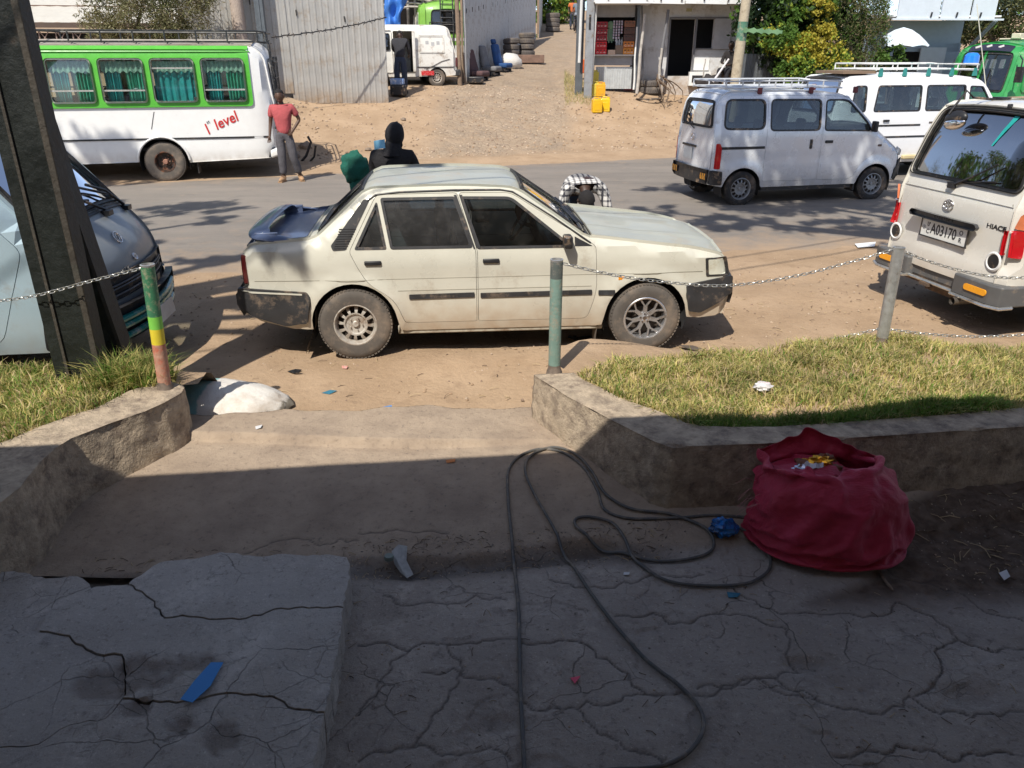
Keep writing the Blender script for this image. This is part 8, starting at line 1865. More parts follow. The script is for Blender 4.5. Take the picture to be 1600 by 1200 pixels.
# ================================================================== litter
def bits(name, lab, cat, px, mat, z=.004, thick=.002, floor='t', curl=.01):
 P = [G(x, y, 0 if floor != 's' else ZS) for x, y in px]
 zz = floor_z(P) if floor == 't' else [ZS + .006] * len(P) if floor == 's' else [max(0.0, TZ(p.x, p.y)) for p in P]
 c_ = sum(P, Vector()) / len(P); mb = MB(); top = [(p.x - c_.x, p.y - c_.y, float(q) + z + curl * abs(math.sin(i * 2.1))) for i, (p, q) in enumerate(zip(P, zz))]
 n = len(top); mb.add(top + [(a, b_, q - thick) for a, b_, q in top], [tuple(range(n)), tuple(range(2 * n - 1, n - 1, -1))] + [(i, (i + 1) % n, n + (i + 1) % n, n + i) for i in range(n)])
 return tag(mb.build(name, mat, loc=(c_.x, c_.y, 0)), lab, cat)
bits('plastic_strip', 'bright blue plastic strip lying on the broken slab', 'litter', [(283, 1098), (302, 1104), (330, 1078), (350, 1040), (331, 1041), (305, 1070)], M('bright blue strip', (.03, .24, .62), .45, var=.05), floor='s', z=.012, curl=.004)
bits('paper_scrap', 'crumpled white paper scrap in the gutter above the slab corner', 'litter', [(611, 852), (622, 846), (636, 848), (634, 858), (640, 866), (645, 881), (635, 887), (624, 872), (615, 863)], M('dirty paper', (.42, .42, .40), .8, var=.25, vs=30), z=.02, curl=.02)
bits('plastic_scrap', 'small pink red plastic triangle on the terrace', 'litter', [(892, 1039), (908, 1038), (899, 1050)], M('pink plastic', (.65, .05, .12), .5), z=.004)
bits('plastic_scrap', 'small blue plastic scrap right of the cable loop', 'litter', [(1138, 908), (1160, 908), (1155, 916), (1141, 915)], M('dull blue scrap', (.03, .16, .24), .5))
bits('paper_scrap', 'tiny white scrap inside the cable loops', 'litter', [(976, 878), (985, 880), (984, 884), (975, 882)], M('white scrap', (.6, .6, .6), .7)); bits('paper_scrap', 'orange scrap on the sunlit edge of the walkway', 'litter', [(697, 727), (712, 727), (711, 731), (698, 731)], M('orange scrap', (.6, .2, .05), .6))
bits('paper_scrap', 'white folded scrap in the dirt at the far right', 'litter', [(1566, 878), (1577, 876), (1583, 886), (1575, 888)], M('white scrap', (.6, .6, .6), .7), z=.03, curl=.015)
bits('paper_scrap', 'white paper lying on the road, left of the white minibus', 'litter', [(1335, 383), (1368, 381), (1366, 388), (1340, 389)], M('bright paper', (.75, .75, .75), .7), floor='g', z=.02); bits('paper_scrap', 'pale scrap on the walkway near the painted rock', 'litter', [(402, 688), (413, 687), (411, 692), (403, 693)], M('white scrap', (.6, .6, .6), .7))
bits('twig', 'black forked scrap on the soil below the rear wheel', 'litter', [(449, 582), (462, 580), (472, 581), (466, 584), (474, 587), (460, 587)], black, floor='g', z=.012); bits('plastic_scrap', 'blue pen cap on the soil before the walkway', 'litter', [(594, 639), (612, 637), (613, 640), (596, 643)], M('bright blue strip', (.03, .24, .62), .45), floor='g', z=.012); bits('plastic_scrap', 'dark blue scrap on the soil right of the painted rock', 'litter', [(503, 616), (516, 613), (527, 614), (515, 618)], M('dull blue scrap', (.03, .16, .24), .5), floor='g', z=.012); bits('paper_scrap', 'red and white scrap below the rear wheel', 'litter', [(534, 573), (544, 575), (542, 579), (535, 577)], M('red white scrap', (.6, .25, .2), .6, dirt=((.7, .7, .7), .5, 60)), floor='g', z=.01)
bits('cloth_scrap', 'flat dark scrap on the soil below the front bumper', 'litter', [(1060, 541), (1082, 543), (1098, 548), (1085, 549), (1066, 545)], M('dark dusty scrap', (.10, .08, .065), .8), floor='g', z=.012)
mb = MB(); r_ = random.Random(8)
p0 = G(905, 530, 0)
for k in range(14): q = p0 + Vector((r_.uniform(-.10, .16), r_.uniform(-.03, .03), .012)); mb.box(q, (r_.uniform(.02, .05), r_.uniform(.01, .03), .02), Matrix.Rotation(r_.uniform(0, 3), 3, 'Z'))
tag(mb.build('rubber_scrap', black), 'black crumbled rubber scrap before the front mud flap', 'litter')
mb = MB(); c_ = G(1131, 825, 0); mb.ellipsoid(c_ + Vector((0, 0, .0)), (.072, .055, .05), 20, 12, lambda d: 1 + .5 * noise.fractal(d * 2.4 + Vector((3, 0, 0)), 1, 2, 3)); tag(mb.build('plastic_bag', M('shiny blue bag', (.01, .16, .50), .22, var=.6, vs=16, coat=.4, dirt=((.01, .02, .05), .5, 14)), angle=18), 'crumpled shiny blue and black bag beside the red sack', 'bag')
for (x, y, sc, lab) in ((1192, 604, .055, 'crumpled white and pink tissue in the grass behind the red sack'), (1290, 540, .06, 'crumpled grey white paper at the back of the grass, by the bare post'), (1318, 545, .045, 'beige paper scrap next to the grey white paper in the grass')):
 g = G(x, y, .40) if y > 600 else G(x, y, .36); mb = MB(); mb.ellipsoid(g, (sc, sc * .8, sc * .5), 14, 9, lambda d: 1 + .5 * noise.fractal(d * 2.2 + Vector((x, 0, 0)), 1, 2, 3)); tag(mb.build('crumpled_paper', M('tissue' + str(x), (.6, .58, .58) if x != 1318 else (.55, .42, .33), .8, dirt=((.55, .25, .3), .2, 25)), angle=18), lab, 'litter')
mb = MB(); g = G(608, 874, -.04); mb.lathe([(.001, .014), (.022, .014), (.026, .004), (.026, -.006)], c=g + Vector((0, 0, .01)), n=18); tag(mb.build('plastic_disc', M('grey green cap', (.16, .2, .18), .5)), 'round grey green cap lying beside the paper scrap in the gutter', 'litter')
mb = MB(); P = ground_curve([(1375, 876), (1385, 890), (1398, 910)], .008, k=5); mb.tube(P, [.008] * (len(P) - 1) + [.004], 6); tag(mb.build('stick', wood), 'thin dark stick poking out from under the red sack', 'stick')
# straws, twigs, pebbles: uncountable
def debris(name, lab, pts, lens, r, cols, seed, cat='debris'):
 mb = MB(); q = random.Random(seed)
 for (x, y, z) in pts:
  L_ = q.uniform(*lens); a = q.uniform(0, 6.28); d = Vector((math.cos(a), math.sin(a), q.uniform(-.1, .25))) * L_ / 2; c_ = Vector((x, y, z + r)); mb.mi = q.randrange(len(cols))
  mb.tube([c_ - d, c_ + Vector((q.uniform(-.1, .1) * L_, q.uniform(-.1, .1) * L_, .1 * L_)), c_ + d], r * q.uniform(.5, 1.2), 4, caps=False)
 return tag(mb.build(name, cols, clean=False), lab, cat, kind='stuff')
straw1 = M('straw bit', (.42, .32, .19), .8); straw2 = M('brown twig bit', (.13, .09, .06), .9)
sc = scatter([(2.25, 3.3), (2.1, 3.85), (3.8, 4.15), (3.9, 2.9), (2.9, 2.9)], 420, lambda x, y: terr2_z(x, y), 11); debris('straw_litter', 'scattered straw and twigs on the dirt patch right of the sack', sc, (.02, .12), .0028, [straw1, straw2, straw2], 12)
sc = np.concatenate([scatter([(-.9, 3.22), (-.9, 3.5), (.9, 3.72), (.8, 3.4)], 260, lambda x, y: terr2_z(x, y), 13), scatter([(-2.2, 3.2), (-2.3, 3.4), (-.9, 3.5), (-.9, 3.25)], 60, lambda x, y: terr2_z(x, y), 14), scatter([(-.8, 1.6), (-.8, 3.2), (2.4, 3.2), (2.4, 1.8)], 120, lambda x, y: terr2_z(x, y), 15)]); debris('twig_litter', 'fine twigs and straw in the gutter and over the terrace', sc, (.01, .06), .0018, [straw1, straw2, straw2], 16)
sc = scatter([(-2.3, 5.3), (2.4, 5.2), (5.5, 6.5), (3, 8.6), (-3, 8.4)], 420, lambda x, y: terr_base(x, y) + .004, 17); debris('twig_litter', 'dry twigs and straw scattered on the soil round the saloon', sc, (.015, .09), .0028, [straw1, straw2], 18)
def pebbles(name, lab, pts, rng_, mats, seed):
 mb = MB(); q = random.Random(seed)
 for (x, y, z) in pts:
  r0 = q.uniform(*rng_) ** 1.0; mb.mi = q.randrange(len(mats)); b_ = []
  rot = Matrix.Rotation(q.uniform(0, 6), 3, 'Z')
  P = [rot @ Vector((r0 * q.uniform(.7, 1.3) * sx_, r0 * q.uniform(.6, 1.0) * sy_, 0)) for sx_, sy_ in ((1, 0), (.5, .9), (-.6, .8), (-1, 0), (-.4, -.9), (.6, -.7))]
  T_ = [p * .55 + Vector((0, 0, r0 * q.uniform(.4, .8))) for p in P]; c_ = Vector((x, y, z - .001))
  mb.add([c_ + p for p in P] + [c_ + p for p in T_], [(i, (i + 1) % 6, 6 + (i + 1) % 6, 6 + i) for i in range(6)] + [tuple(range(6, 12))])
 return tag(mb.build(name, mats, clean=False, angle=25), lab, 'pebbles', kind='stuff')
pm = [M('pale pebble', (.44, .34, .25), .9), M('brown pebble', (.24, .17, .12), .9), M('soil clod', (.34, .235, .15), .95)]
pebbles('pebbles', 'small pebbles and clods on the soil around the saloon', scatter([(-2.6, 5.2), (2.4, 5.2), (8, 7), (8, 10.2), (-6, 8.4), (-4, 6)], 2600, lambda x, y: terr_base(x, y), 21), (.004, .016), pm, 22)
pebbles('pebbles', 'stones and clods on the earth slope beyond the road', np.array([tuple((x, y, TZ(x, y))) for x, y, _ in scatter([(-8, 16.6), (-2, 18.3), (6, 21.2), (6, 26), (-1, 27), (-9, 22)], 2600, lambda x, y: terr_base(x, y), 23)]), (.01, .045), pm, 24)
pebbles('gravel', 'grit in the gutter and on the terrace floor', np.concatenate([scatter([(-.9, 3.2), (-.9, 3.5), (1.0, 3.72), (.9, 3.35)], 420, lambda x, y: terr2_z(x, y), 25), scatter([(2.2, 3.1), (2.1, 3.8), (3.9, 4.1), (3.9, 2.6)], 600, lambda x, y: terr2_z(x, y), 26), scatter([(-.8, 1.6), (-.8, 4.6), (.1, 4.7), (2.4, 3.2), (2.4, 1.8)], 260, lambda x, y: terr2_z(x, y), 27)]), (.002, .008), [M('grit', (.2, .17, .14), .9), pm[0]], 28)
# ================================================================== people
def skin_mesh(V, E, Rd, sub=2, root=0):
 me = bpy.data.meshes.new('tmp'); me.from_pydata([tuple(v) for v in V], E, []); me.update()
 o = bpy.data.objects.new('tmp', me); COL.objects.link(o)
 o.modifiers.new('s', 'SKIN'); sv = me.skin_vertices[0].data
 for i, r_ in enumerate(Rd): sv[i].radius = (r_, r_) if not hasattr(r_, '__len__') else r_; sv[i].use_root = (i == root)
 ss = o.modifiers.new('d', 'SUBSURF'); ss.levels = sub; ss.render_levels = sub
 dg = bpy.context.evaluated_depsgraph_get(); out = bpy.data.meshes.new_from_object(o.evaluated_get(dg), depsgraph=dg)
 bpy.data.objects.remove(o); out.polygons.foreach_set('use_smooth', [True] * len(out.polygons)); return out
def head_mesh(mb, c, look, up, s=1.0):
 """egg-shaped head with brow, nose, mouth, chin and ears; look = facing direction"""
 z = Vector(up).normalized(); y = -Vector(look).normalized(); y = (y - z * y.dot(z)).normalized(); x = y.cross(z) * -1
 Mx = Matrix((x, y, z)).transposed()
 def shp(d):
  k = 1.0
  if d.z < 0: k -= .10 * (-d.z) * (1 - max(0, -d.y)) * 1.2
  if d.y < 0:   # face side is -y in local terms
   k += .16 * math.exp(-((d.x / .11) ** 2)) * math.exp(-(((d.z + .10) / .16) ** 2))      # nose
   k += .05 * math.exp(-(((d.z - .18) / .09) ** 2)) * (abs(d.x) < .6)                      # brow
   k -= .07 * math.exp(-(((abs(d.x) - .33) / .13) ** 2)) * math.exp(-(((d.z - .04) / .09) ** 2))   # eye sockets
   k += .05 * math.exp(-((d.x / .28) ** 2)) * math.exp(-(((d.z + .46) / .07) ** 2))        # lips
   k += .05 * math.exp(-((d.x / .3) ** 2)) * math.exp(-(((d.z + .80) / .14) ** 2))         # chin
  return k
 s *= 1.08; mb.ellipsoid(c, (.074 * s, .095 * s, .115 * s), 28, 20, shp, Mx)
 for sg in (-1, 1): mb.ellipsoid(Vector(c) + Mx @ Vector((sg * .078 * s, .008 * s, -.005)), (.012 * s, .022 * s, .033 * s), 8, 6, None, Mx)
 return Mx
def fingers(V, E, Rd, w, hand_dir, side_dir, curl=.5, s=1.0):
 """hand rooted at vertex index w: palm plus five separate, unequal fingers"""
 p = Vector(V[w]); d = Vector(hand_dir).normalized(); sd = Vector(side_dir).normalized(); n = d.cross(sd).normalized()
 V.append(p + d * .05 * s); E.append((w, len(V) - 1)); Rd.append((.030 * s, .018 * s)); pm_ = len(V) - 1
 for k, (o, L_) in enumerate(((-.030, .070), (-.010, .082), (.010, .076), (.029, .058))):
  b0 = p + d * .095 * s + sd * o * s; V.append(b0); E.append((pm_, len(V) - 1)); Rd.append(.0085 * s)
  V.append(b0 + (d * (1 - curl * .3) + n * curl * .8) * L_ * .55 * s); E.append((len(V) - 2, len(V) - 1)); Rd.append(.008 * s)
  V.append(V[-1] + (d * (1 - curl) + n * curl * 1.2) * L_ * .45 * s); E.append((len(V) - 2, len(V) - 1)); Rd.append(.007 * s)
 V.append(p + d * .03 * s - sd * .042 * s); E.append((pm_, len(V) - 1)); Rd.append(.010 * s)
 V.append(V[-1] + (d * .8 - sd * .5 + n * .4).normalized() * .04 * s); E.append((len(V) - 2, len(V) - 1)); Rd.append(.008 * s)
SK = M('brown skin', (.085, .042, .024), .5, var=.1, vs=12); SKD = M('deep brown skin', (.05, .026, .017), .5, var=.1)
def person(loc, rz, J, label, skin, top, trousers, shoes, hair, sleeve='short', look=(0, -1, 0), up=None, coat_len=0, handv=None, group=None, face=True, hat=None, scale=1.0, hood=None):
 """J: joints in metres, local frame faces -y. keys: pel, wai, che, nec, hea, shL shR elL elR wrL wrR hiL hiR knL knR anL anR toL toR"""
 root = empty('person', loc, rz, label, 'person', group, scale=scale); J = {k: Vector(v) for k, v in J.items()}
 V = []; E = []; Rd = []; ix = {}
 def add(k, p, r_, par=None):
  V.append(Vector(p)); Rd.append(r_); ix[k] = len(V) - 1
  if par is not None: E.append((ix[par], ix[k]))
 add('pel', J['pel'], (.105, .08)); add('wai', J['wai'], (.10, .07), 'pel'); add('che', J['che'], (.11, .08), 'wai'); add('nec', J['nec'], .052, 'che'); add('nk2', J['nec'].lerp(J['hea'], .5), .05, 'nec')
 for s in 'LR':
  add('sh' + s, J['sh' + s], .052, 'che'); add('el' + s, J['el' + s], .038, 'sh' + s); add('wr' + s, J['wr' + s], .026, 'el' + s)
  add('hi' + s, J['hi' + s], .088, 'pel'); add('kn' + s, J['kn' + s], .058, 'hi' + s); add('an' + s, J['an' + s], .038, 'kn' + s); add('to' + s, J['to' + s], .032, 'an' + s)
 for s in 'LR':
  hd = (handv or {}).get(s) or (J['wr' + s] - J['el' + s]); fingers(V, E, Rd, ix['wr' + s], hd, Vector((1, .2, 0)) if abs(Vector(hd).normalized().x) < .8 else Vector((0, .2, 1)), .45)
 bm_ = skin_mesh(V, E, Rd, 2); upv = up or (J['hea'] - J['nec'])
 bm = bmesh.new(); bm.from_mesh(bm_); hm = MB(); Mx = head_mesh(hm, J['hea'], look, upv); h2 = hm.mesh('h', 60); bm.from_mesh(h2); me = bpy.data.meshes.new('body'); bm.to_mesh(me); bm.free(); me.materials.append(skin)
 me.polygons.foreach_set('use_smooth', [True] * len(me.polygons)); bo = bpy.data.objects.new('body', me); COL.objects.link(bo); bo.parent = root
 # clothes grown on the same joints
 def grow(nm, chain_, mat):
  V2 = []; E2 = []; R2 = []; id2 = {}
  for (k, p, r_, par) in chain_:
   V2.append(Vector(p)); R2.append(r_); id2[k] = len(V2) - 1
   if par is not None: E2.append((id2[par], id2[k]))
  me2 = skin_mesh(V2, E2, R2, 2); me2.materials.append(mat)
  # cloth wrinkles
  for v in me2.vertices:
   q = noise.fractal(Vector(v.co) * 7, 1, 2, 3); v.co += v.normal * q * .007
  o = bpy.data.objects.new(nm, me2); COL.objects.link(o); o.parent = root; return o
 hem = J['pel'].lerp(J['hiL'].lerp(J['hiR'], .5), .3) if not coat_len else J['pel'].lerp(J['knL'].lerp(J['knR'], .5), coat_len)
 ch = [('che', J['che'], (.168, .148), None), ('wai', J['wai'], (.145, .128), 'che'), ('hem', hem, (.168, .14), 'wai'), ('nec', J['che'].lerp(J['nec'], .8), (.082, .078), 'che')]
 for s in 'LR':
  ch.append(('sh' + s, J['sh' + s], .072, 'che'))
  if sleeve == 'short': ch.append(('m' + s, J['sh' + s].lerp(J['el' + s], .72), .066, 'sh' + s))
  else: ch += [('el' + s, J['el' + s], .055, 'sh' + s), ('m' + s, J['el' + s].lerp(J['wr' + s], .93), .040, 'el' + s)]
 if not hat == 'none': shirt = grow('shirt', ch, top)
 ch = [('pel', J['pel'], (.142, .118), None), ('wa', J['pel'].lerp(J['wai'], .35), (.13, .10), 'pel')]
 for s in 'LR': ch += [('hi' + s, J['hi' + s], .102, 'pel'), ('k' + s, J['kn' + s], .088, 'hi' + s), ('a' + s, J['kn' + s].lerp(J['an' + s], .90), .074, 'k' + s)]
 grow('trousers', ch, trousers)
 for s in 'LR':
  d = (J['to' + s] - J['an' + s]); d.z = 0; a = math.atan2(d.y, d.x); c_ = J['an' + s].lerp(J['to' + s], .55)
  part('shoe', shoes, root, lambda mb: (mb.ellipsoid((c_.x, c_.y, .045), (.135, .05, .05), 16, 10, lambda q: 1 - .25 * max(0, q.z) * max(0, q.x), Matrix.Rotation(a, 3, 'Z')), mb.box((c_.x, c_.y, .012), (.24, .085, .024), Matrix.Rotation(a, 3, 'Z')), mb.lathe([(.052, 0), (.05, .06)], c=(J['an' + s].x, J['an' + s].y, .05), n=14)), angle=60)
 if hair:
  part('hair', hair, root, lambda mb: mb.ellipsoid(J['hea'] + Mx @ Vector((0, .012, .018)), (.087, .106, .117), 22, 16, lambda d: (1.02 + .03 * noise.noise(d * 14)) if not (d.y < -.25 and d.z < .52) and d.z > -.55 else .80, Mx), angle=80)
 if hood:
  part('hood', hood, root, lambda mb: (mb.ellipsoid(J['hea'] + Mx @ Vector((0, .02, .005)), (.105, .125, .140), 24, 18, lambda d: 1 + .06 * noise.noise(d * 3) - .05 * max(0, d.z) , Mx), mb.tube([J['hea'] + Vector((0, .01, -.07)), J['nec'] + Vector((0, .0, .03)), J['nec'] + Vector((0, 0, -.08))], [.098, .088, .13], 16)), angle=80)
 if face and not hood:
  for sg in (-1, 1): part('eye', M('eye white', (.45, .42, .38), .3), root, lambda mb: mb.ellipsoid(J['hea'] + Mx @ Vector((sg * .029, -.084, .006)), (.011, .007, .006), 8, 6, None, Mx))
  part('lips', M('lips', (.12, .045, .04), .5), root, lambda mb: mb.ellipsoid(J['hea'] + Mx @ Vector((0, -.093, -.052)), (.024, .010, .008), 10, 6, None, Mx))
 return root, J, Mx
cloth = lambda nm, col, **k: M(nm, col, .9, var=.18, vs=7, bump=.5, bs=22, **k)
# --- man in the red T-shirt beside the bus
g = GT(452, 284); g.z = .01
J = dict(pel=(0, 0, .93), wai=(.01, 0, 1.08), che=(.015, .01, 1.30), nec=(.01, .0, 1.46), hea=(-.005, -.025, 1.595), shL=(.195, .01, 1.40), shR=(-.185, .01, 1.39), elL=(.315, .06, 1.16), elR=(-.235, .03, 1.12), wrL=(.195, -.05, .985), wrR=(-.265, -.05, .885), hiL=(.09, 0, .86), hiR=(-.09, 0, .86), knL=(.135, -.05, .48), knR=(-.075, -.06, .49), anL=(.225, .08, .09), anR=(-.095, -.02, .09), toL=(.265, -.06, .04), toR=(-.135, -.15, .04))
person(g, R(8), J, 'man in a faded red T-shirt and grey trousers, hand on hip beside the bus', SK, cloth('faded red T-shirt', (.42, .085, .09)), cloth('grey trousers', (.085, .08, .088)), M('tan shoes', (.36, .22, .12), .8), M('short black hair', (.012, .01, .01), .9), look=(-.12, -1, -.05), coat_len=.16, handv={'L': (-.35, -.25, -.45)})
# --- hooded person with back turned, behind the saloon
J = dict(pel=(0, 0, .90), wai=(0, .02, 1.06), che=(0, .04, 1.27), nec=(-.01, .02, 1.42), hea=(-.02, -.03, 1.545), shL=(.20, .02, 1.34), shR=(-.20, .02, 1.34), elL=(.265, -.06, 1.09), elR=(-.275, -.10, 1.10), wrL=(.16, -.27, 1.08), wrR=(-.20, -.32, 1.10), hiL=(.09, 0, .84), hiR=(-.09, 0, .84), knL=(.10, -.03, .47), knR=(-.10, -.03, .47), anL=(.11, .02, .09), anR=(-.11, .02, .09), toL=(.12, -.12, .04), toR=(-.13, -.12, .04))
pp = D(606, 262, 8.75); blk = cloth('black cloth', (.012, .011, .013))
Jh = {k: Vector(v) for k, v in J.items()}
person((pp.x + .05, 8.85, 0), R(172), J, 'hooded person in black seen from behind, holding green cloth, beyond the saloon', SKD, blk, cloth('dark trousers', (.02, .02, .025)), black, None, sleeve='long', look=(.45, -1, -.35), hood=blk, coat_len=.3)
cc = D(556, 262, 8.6)
mb = MB(); mb.ellipsoid(cc + Vector((0, 0, .0)), (.155, .12, .17), 26, 18, lambda d: 1 + .30 * noise.fractal(d * 1.7 + Vector((4, 2, 0)), 1, 2, 4)); mb.ellipsoid(cc + Vector((.02, 0, -.22)), (.10, .09, .20), 22, 14, lambda d: 1 + .25 * noise.fractal(d * 2 + Vector((7, 2, 0)), 1, 2, 4))
tag(mb.build('green_cloth', cloth('dark green cloth', (.008, .10, .07)), angle=70), 'bundle of dark green cloth held by the hooded person', 'cloth')
cc = D(589, 228, 8.55); mb = MB(); mb.grid([[cc + Vector((x * .12 - .03, .02 * math.sin(x * 5), z * .09 - .04 + .02 * x)) for z in (0, .5, 1)] for x in np.linspace(0, 1, 7)]); tag(mb.build('face_mask', M('light blue paper', (.25, .55, .75), .7), angle=70), 'light blue paper mask at the chin of the hooded person', 'mask')
# --- man bending in a checked shirt
m = bpy.data.materials.new('black and white checked shirt'); m.use_nodes = True; nt = m.node_tree; N = nt.nodes; L = nt.links; b = N["Principled BSDF"]; tc = N.new("ShaderNodeTexCoord"); sx = N.new("ShaderNodeSeparateXYZ"); L.new(tc.outputs['Object'], sx.inputs[0])
acc = None
for i, (a, ph) in enumerate(((0, 0), (1, .3), (2, .6))):
 mu = N.new("ShaderNodeMath"); mu.operation = 'MULTIPLY_ADD'; mu.inputs[1].default_value = 17; mu.inputs[2].default_value = ph + 50; L.new(sx.outputs[a], mu.inputs[0])
 fr = N.new("ShaderNodeMath"); fr.operation = 'FRACT'; L.new(mu.outputs[0], fr.inputs[0]); gt = N.new("ShaderNodeMath"); gt.operation = 'LESS_THAN'; gt.inputs[1].default_value = .36 if i != 1 else .22; L.new(fr.outputs[0], gt.inputs[0])
 if acc is None: acc = gt.outputs[0]
 else: s_ = N.new("ShaderNodeMath"); s_.operation = 'ADD'; L.new(acc, s_.inputs[0]); L.new(gt.outputs[0], s_.inputs[1]); acc = s_.outputs[0]
c = _mix((.62, .60, .57), (.035, .035, .045), _rng(acc, 0, 1.6)); L.new(c, b.inputs['Base Color']); b.inputs['Roughness'].default_value = .9
J = dict(pel=(0, .42, .98), wai=(0, .30, 1.08), che=(0, .08, 1.10), nec=(0, -.07, 1.03), hea=(0, -.16, .93), shL=(.19, .0, 1.05), shR=(-.19, .0, 1.05), elL=(.265, -.06, .80), elR=(-.255, -.05, .80), wrL=(.20, -.16, .58), wrR=(-.16, -.16, .60), hiL=(.10, .42, .90), hiR=(-.10, .42, .90), knL=(.12, .36, .50), knR=(-.12, .36, .50), anL=(.13, .42, .09), anR=(-.13, .42, .09), toL=(.14, .28, .04), toR=(-.14, .28, .04))
pp = D(914, 300, 8.35)
person((pp.x, 8.45, 0), R(4), J, 'man in a black and white checked shirt bending forward beyond the bonnet', SKD, m, cloth('dark jeans', (.03, .04, .06)), black, M('short black hair', (.012, .01, .01), .9), sleeve='long', look=(0, -.25, -1), up=Vector((0, -1, .15)), face=False)
# --- person leaning in the yard van's doorway, seen from behind
g = GT(627, 152); J = dict(pel=(0, 0, .92), wai=(0, -.02, 1.08), che=(0, -.08, 1.28), nec=(.0, -.17, 1.42), hea=(.02, -.28, 1.50), shL=(.19, -.08, 1.36), shR=(-.19, -.08, 1.36), elL=(.22, -.20, 1.14), elR=(-.24, -.15, 1.12), wrL=(.16, -.38, 1.08), wrR=(-.20, -.30, 1.0), hiL=(.09, 0, .85), hiR=(-.09, 0, .85), knL=(.11, 0, .47), knR=(-.10, 0, .47), anL=(.12, .03, .09), anR=(-.11, .03, .09), toL=(.13, -.12, .04), toR=(-.12, -.12, .04))
dkb = cloth('dark blue work clothes', (.035, .045, .07)); dgy = cloth('charcoal jacket', (.03, .03, .036))
person(GT(628, 146), R(178), J, 'person in charcoal and blue work clothes leaning into the panel van', SKD, dgy, dkb, black, M('short black hair', (.012, .01, .01), .9), sleeve='long', look=(0, -1, -.4), face=False, scale=1.06)
g = GT(624, 150); mb = MB(); mb.box(g + Vector((0, -.1, .16)), (.46, .34, .30)); bb = tag(mb.build('tool_box', black, bevel=.04), 'black box with a blue and white lid, standing by the yard gateway', 'box'); part('lid', M('blue white striped lid', (.18, .28, .50), .7, dirt=((.7, .72, .75), .5, 9)), bb, lambda mb: mb.box(g + Vector((-.02, -.1, .40)), (.40, .30, .17)), bevel=.03)
# --- seated person against the house
J = dict(pel=(0, 0, .45), wai=(0, .03, .60), che=(0, .02, .83), nec=(0, .0, 1.0), hea=(0, -.04, 1.14), shL=(.19, .0, .93), shR=(-.19, .0, .93), elL=(.23, -.08, .68), elR=(-.23, -.10, .70), wrL=(.10, -.28, .62), wrR=(-.10, -.30, .66), hiL=(.09, -.02, .44), hiR=(-.09, -.02, .44), knL=(.13, -.42, .48), knR=(-.13, -.42, .48), anL=(.12, -.44, .09), anR=(-.12, -.44, .09), toL=(.13, -.58, .04), toR=(-.13, -.58, .04))
g = D(1139, 118, 25.3); person((g.x, 25.3, 1.42), R(-40), J, 'person in dark clothes sitting by the house wall, right of the shutter', SKD, cloth('dark brown jacket', (.02, .017, .017)), cloth('dark trousers', (.02, .02, .025)), black, M('short black hair', (.012, .01, .01), .9), sleeve='long', look=(0, -1, -.05))
mb = MB(); mb.box((g.x, 25.42, 1.42 + .18), (.5, .35, .36)); tag(mb.build('stool', wood, bevel=.02), 'low wooden block under the seated person', 'stool')
a, c = D(1114, 128, 24.7), D(1139, 92, 24.7); mb = MB(); mb.tube([a, c], [.035, .028], 10); tag(mb.build('white_tube', M('white tube with red end', (.68, .66, .68), .5, var=.05)), 'white tube leaning across the seated person', 'tube')
mb = MB(); q = D(1108, 118, 25.2); mb.ellipsoid((q.x, 25.2, 1.55), (.38, .25, .20), 20, 12, lambda d: 1 + .4 * noise.fractal(d * 2, 1, 2, 4)); tag(mb.build('dark_bundle', cloth('dark heap', (.035, .03, .03)), angle=60), 'dark heap of cloth at the feet of the seated person', 'cloth')
# --- far people up the alley
Js = dict(pel=(0, 0, .92), wai=(0, 0, 1.08), che=(0, 0, 1.30), nec=(0, 0, 1.46), hea=(0, -.02, 1.62), shL=(.19, 0, 1.39), shR=(-.19, 0, 1.39), elL=(.25, .02, 1.12), elR=(-.25, .02, 1.12), wrL=(.24, -.12, .92), wrR=(-.24, -.12, .92), hiL=(.09, 0, .85), hiR=(-.09, 0, .85), knL=(.11, -.03, .47), knR=(-.10, .03, .47), anL=(.12, .08, .09), anR=(-.11, -.06, .09), toL=(.13, -.06, .04), toR=(-.12, -.2, .04))
for (x, y, cl_, lab, d) in ((894, 46, cloth('orange shirt', (.60, .16, .05)), 'far person in an orange shirt at the top of the alley', .3), (901, 47, cloth('grey blue shirt', (.16, .2, .24)), 'far person in grey blue beside the orange shirted one', -.4)):
 person(GT(x, y), R(20 * d), Js, lab, SKD, cl_, dkb, black, M('short black hair', (.012, .01, .01), .9), face=False)
g = GT(898, 49); rt = empty('motorcycle', g + Vector((0, -.6, 0)), R(80), 'dark parked motorcycle near the far people in the alley', 'motorcycle')
for x in (-.6, .6): part('wheel', rubber, rt, lambda mb: mb.tube([(x + .28 * math.cos(a), 0, .3 + .28 * math.sin(a)) for a in np.linspace(0, 6.28, 19)[:-1]], .045, 6, closed=True))
part('frame', black, rt, lambda mb: (mb.tube([(-.6, 0, .3), (-.1, 0, .55), (.35, 0, .8), (.6, 0, .3)], .05, 6), mb.box((0, 0, .45), (.4, .22, .3)))); part('seat', black, rt, lambda mb: mb.box((-.3, 0, .78), (.6, .2, .1)), bevel=.03); part('tank', M('grey tank', (.2, .22, .25), .3), rt, lambda mb: mb.ellipsoid((.12, 0, .85), (.24, .14, .14), 12, 8)); part('handlebar', black, rt, lambda mb: mb.tube([(.35, -.3, 1.02), (.4, 0, .98), (.35, .3, 1.02)], .02, 6))
